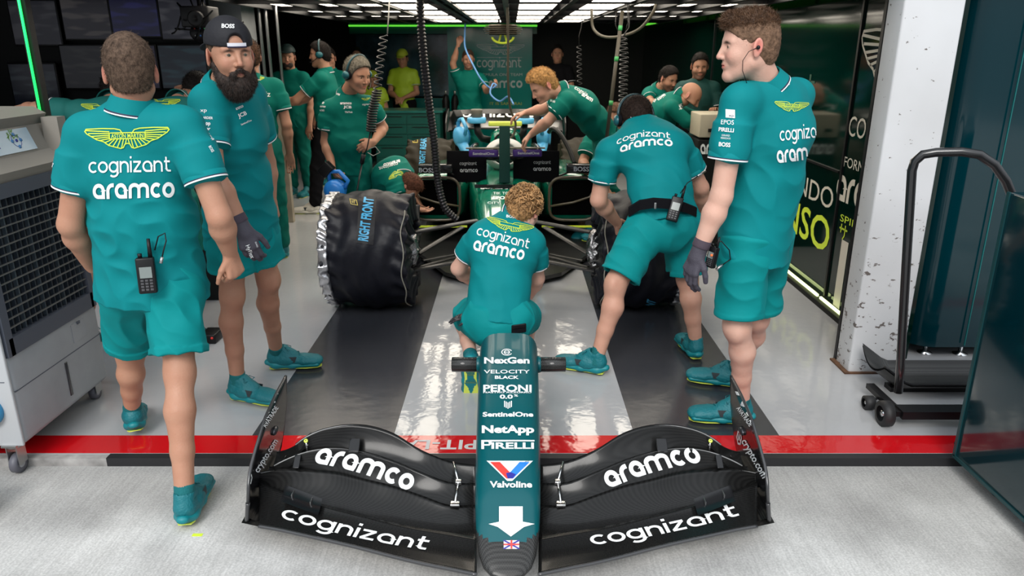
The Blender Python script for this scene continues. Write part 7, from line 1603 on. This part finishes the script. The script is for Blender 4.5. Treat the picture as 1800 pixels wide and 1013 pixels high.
lean(160, 'man leaning on the counter left of the walking man', 27, (20, 196, 4.75), -1, (178, 188)); lean(285, 'man leaning on the counter between the walking and bearded men', 28, (322, 158, 4.95), 1, (282, 180))
# ------------------------------------------------------------------ radios, gloves and small things worn or lying about
def radio(c, up, face, label, sc=1., cable_pts=None, earmic=False):
    up = nrm(up); face = nrm(face - up * np.dot(face, up)); side = np.cross(up, face); t = thing('two_way_radio', c, label, 'radio')
    mb = MB(); mb.obox(c, side, face, up, .029 * sc, .017 * sc, .062 * sc, 0, .006 * sc); mb.obj('radio_body', M_BLACK, t)
    mb = MB(); mb.obox(c + face * .0175 * sc + up * .012 * sc, side, face, up, .019 * sc, .0012, .019 * sc); mb.obj('display', mat('grey_lcd', (.20, .23, .22), rough=.2), t)
    mb = MB()
    for i in range(3):
        for j in range(4): mb.obox(c + face * .018 * sc + side * (i - 1) * .014 * sc - up * (.016 + j * .0105) * sc, side, face, up, .005 * sc, .0015, .0036 * sc, 0, .001)
    mb.obj('keypad', mat('key_grey', (.06, .06, .065), rough=.4), t)
    mb = MB(); mb.tube([c + up * .06 * sc + side * .018 * sc, c + up * .125 * sc + side * .018 * sc], [.0075 * sc, .0055 * sc], 10); mb.obj('antenna', M_BLACK, t)
    mb = MB(); mb.lathe(c + up * .062 * sc - side * .014 * sc, up, [(.001, 0), (.007 * sc, 0), (.007 * sc, .014 * sc), (.001, .014 * sc)], 12); mb.obj('knob', M_BLACK, t)
    mb = MB(); mb.obox(c - face * .022 * sc, side, face, up, .014 * sc, .008 * sc, .04 * sc, 0, .002); mb.obj('belt_clip', M_BLACK, t)
    if cable_pts is not None: mb = MB(); mb.tube(cable_pts, .0025, 6); mb.tube([cable_pts[-1], cable_pts[-1] + (cable_pts[-1] - cable_pts[-2]) * .8], .006, 8, 1); mb.obj('lead', [M_BLACK, M_STEEL], t)
    return t
radio(P(258, 484, 2.615), V3(-.02, .10, 1), V3(.35, -1, .2), 'black two-way radio on the waistband of the walking man', 1.08, [P(272, 440, 2.64), P(278, 416, 2.65), P(290, 410, 2.65), P(292, 424, 2.64), P(288, 438, 2.63), P(285, 452, 2.62)])
radio(P(1186, 368, 3.80), V3(.28, .30, .9), V3(-.2, -1, .2), 'black two-way radio on the belt of the bending man', 1.05, [P(1196, 340, 3.82), P(1208, 322, 3.84), P(1226, 310, 3.90)])
t = thing('belt', P(1175, 362, 3.9), 'black elastic belt showing between shirt and shorts of the bending man', 'belt'); mb = MB(); pts = [P(1106, 372, 3.92), P(1125, 360, 3.86), P(1150, 356, 3.82), P(1180, 358, 3.815), P(1205, 364, 3.84), P(1225, 372, 3.92)]
v = []; 
for p in pts: v += [p - UZ * .03, p + UZ * .02, p + UZ * .02 + UY * .03, p - UZ * .03 + UY * .03]
mb.add(v, [(4 * i + k, 4 * i + (k + 1) % 4, 4 * i + 4 + (k + 1) % 4, 4 * i + 4 + k) for i in range(len(pts) - 1) for k in range(4)] + [(3, 2, 1, 0), (20, 21, 22, 23)], 0, False); mb.obj('webbing', M_BLACKCLOTH, t); mb = MB(); mb.obox(P(1152, 362, 3.80), UX, UY, UZ, .006, .004, .016, 0, .002); mb.obj('slider', M_STEEL, t)
ptt = radio(P(1252, 452, 2.96), V3(.15, 0, 1), V3(-.8, -.5, .1), 'black push-to-talk unit with an orange button on the waistband of the tall man', .72, [P(1256, 430, 2.97), P(1268, 424, 2.97), P(1282, 440, 2.98), P(1284, 456, 2.99), P(1270, 466, 2.98)])
MB().sphere(P(1251, 449, 2.925), .006, 10).obj('orange_button', mat('orange_plastic', (.8, .15, .03), rough=.4), ptt)
t = thing('pouch', P(912, 578, 3.50), 'small black pouch on the back waistband of the crouching mechanic', 'pouch'); mb = MB(); mb.obox(P(912, 578, 3.50), nrm(V3(1, 0, .15)), UY, UZ, .038, .012, .022, 0, .006); mb.obj('pouch_body', M_BLACKCLOTH, t); mb = MB(); mb.obox(P(912, 574, 3.485), nrm(V3(1, 0, .15)), UY, UZ, .034, .003, .010, 0, .002); mb.obj('flap', M_BLACK, t)
v = Vol(); w_ = P(832, 556, 3.66)
for p, k in hand_prims(w_, w_ + V3(.2, 0, .1), V3(-1, 0, -.05), V3(0, .2, -1), V3(0, -1, 0), .25, sc=.72, spread=.09): v.add(p, k)
V, F = v.mesh(.004); o = mesh_obj('spare_glove', V, F, M_GLOVEP); tag(o, 'black glove sticking out of the back pocket of the crouching mechanic', 'glove')
# yellow sticker and screws on the ground
o = MB().box(tuple(PZ(340, 941, GZ) + V3(-.004, -.008, 0)), tuple(PZ(340, 941, GZ) + V3(.035, .008, .0015))).obj('yellow_sticker', M_LIME); tag(o, 'tiny yellow sticker on the concrete by the walking man’s rear foot', 'sticker')
c = PZ(372, 590, .03); t = thing('power_tool', c * V3(1, 1, 0), 'black power tool standing behind the legs of the bearded man', 'tool'); mb = MB(); mb.obox(c, UX, UY, UZ, .05, .07, .03, 0, .008); mb.obj('tool_body', M_BLACK, t); mb = MB(); mb.sphere(c + V3(.03, -.07, .01), .009, 8); mb.obj('red_switch', M_RED, t)
# floor lettering on the red stripe, upside down from here
v, f = text2d('PIT-LANE', .02, 1.05, .3); c = PZ(838, 782, .0012); hw_ = v[:, 0].max() * .088; sk_v = [V3(c[0] - hw_ - a * .088, c[1] - b * .085 + .04, .0015) for a, b in v]
o = mesh_obj('floor_lettering', sk_v, [tuple(q) for q in f], mat('worn_white_paint', (.55, .55, .55), rough=.4), smooth=False); tag(o, 'white upside-down lettering on the red floor stripe left of the nose cone', 'floor marking')
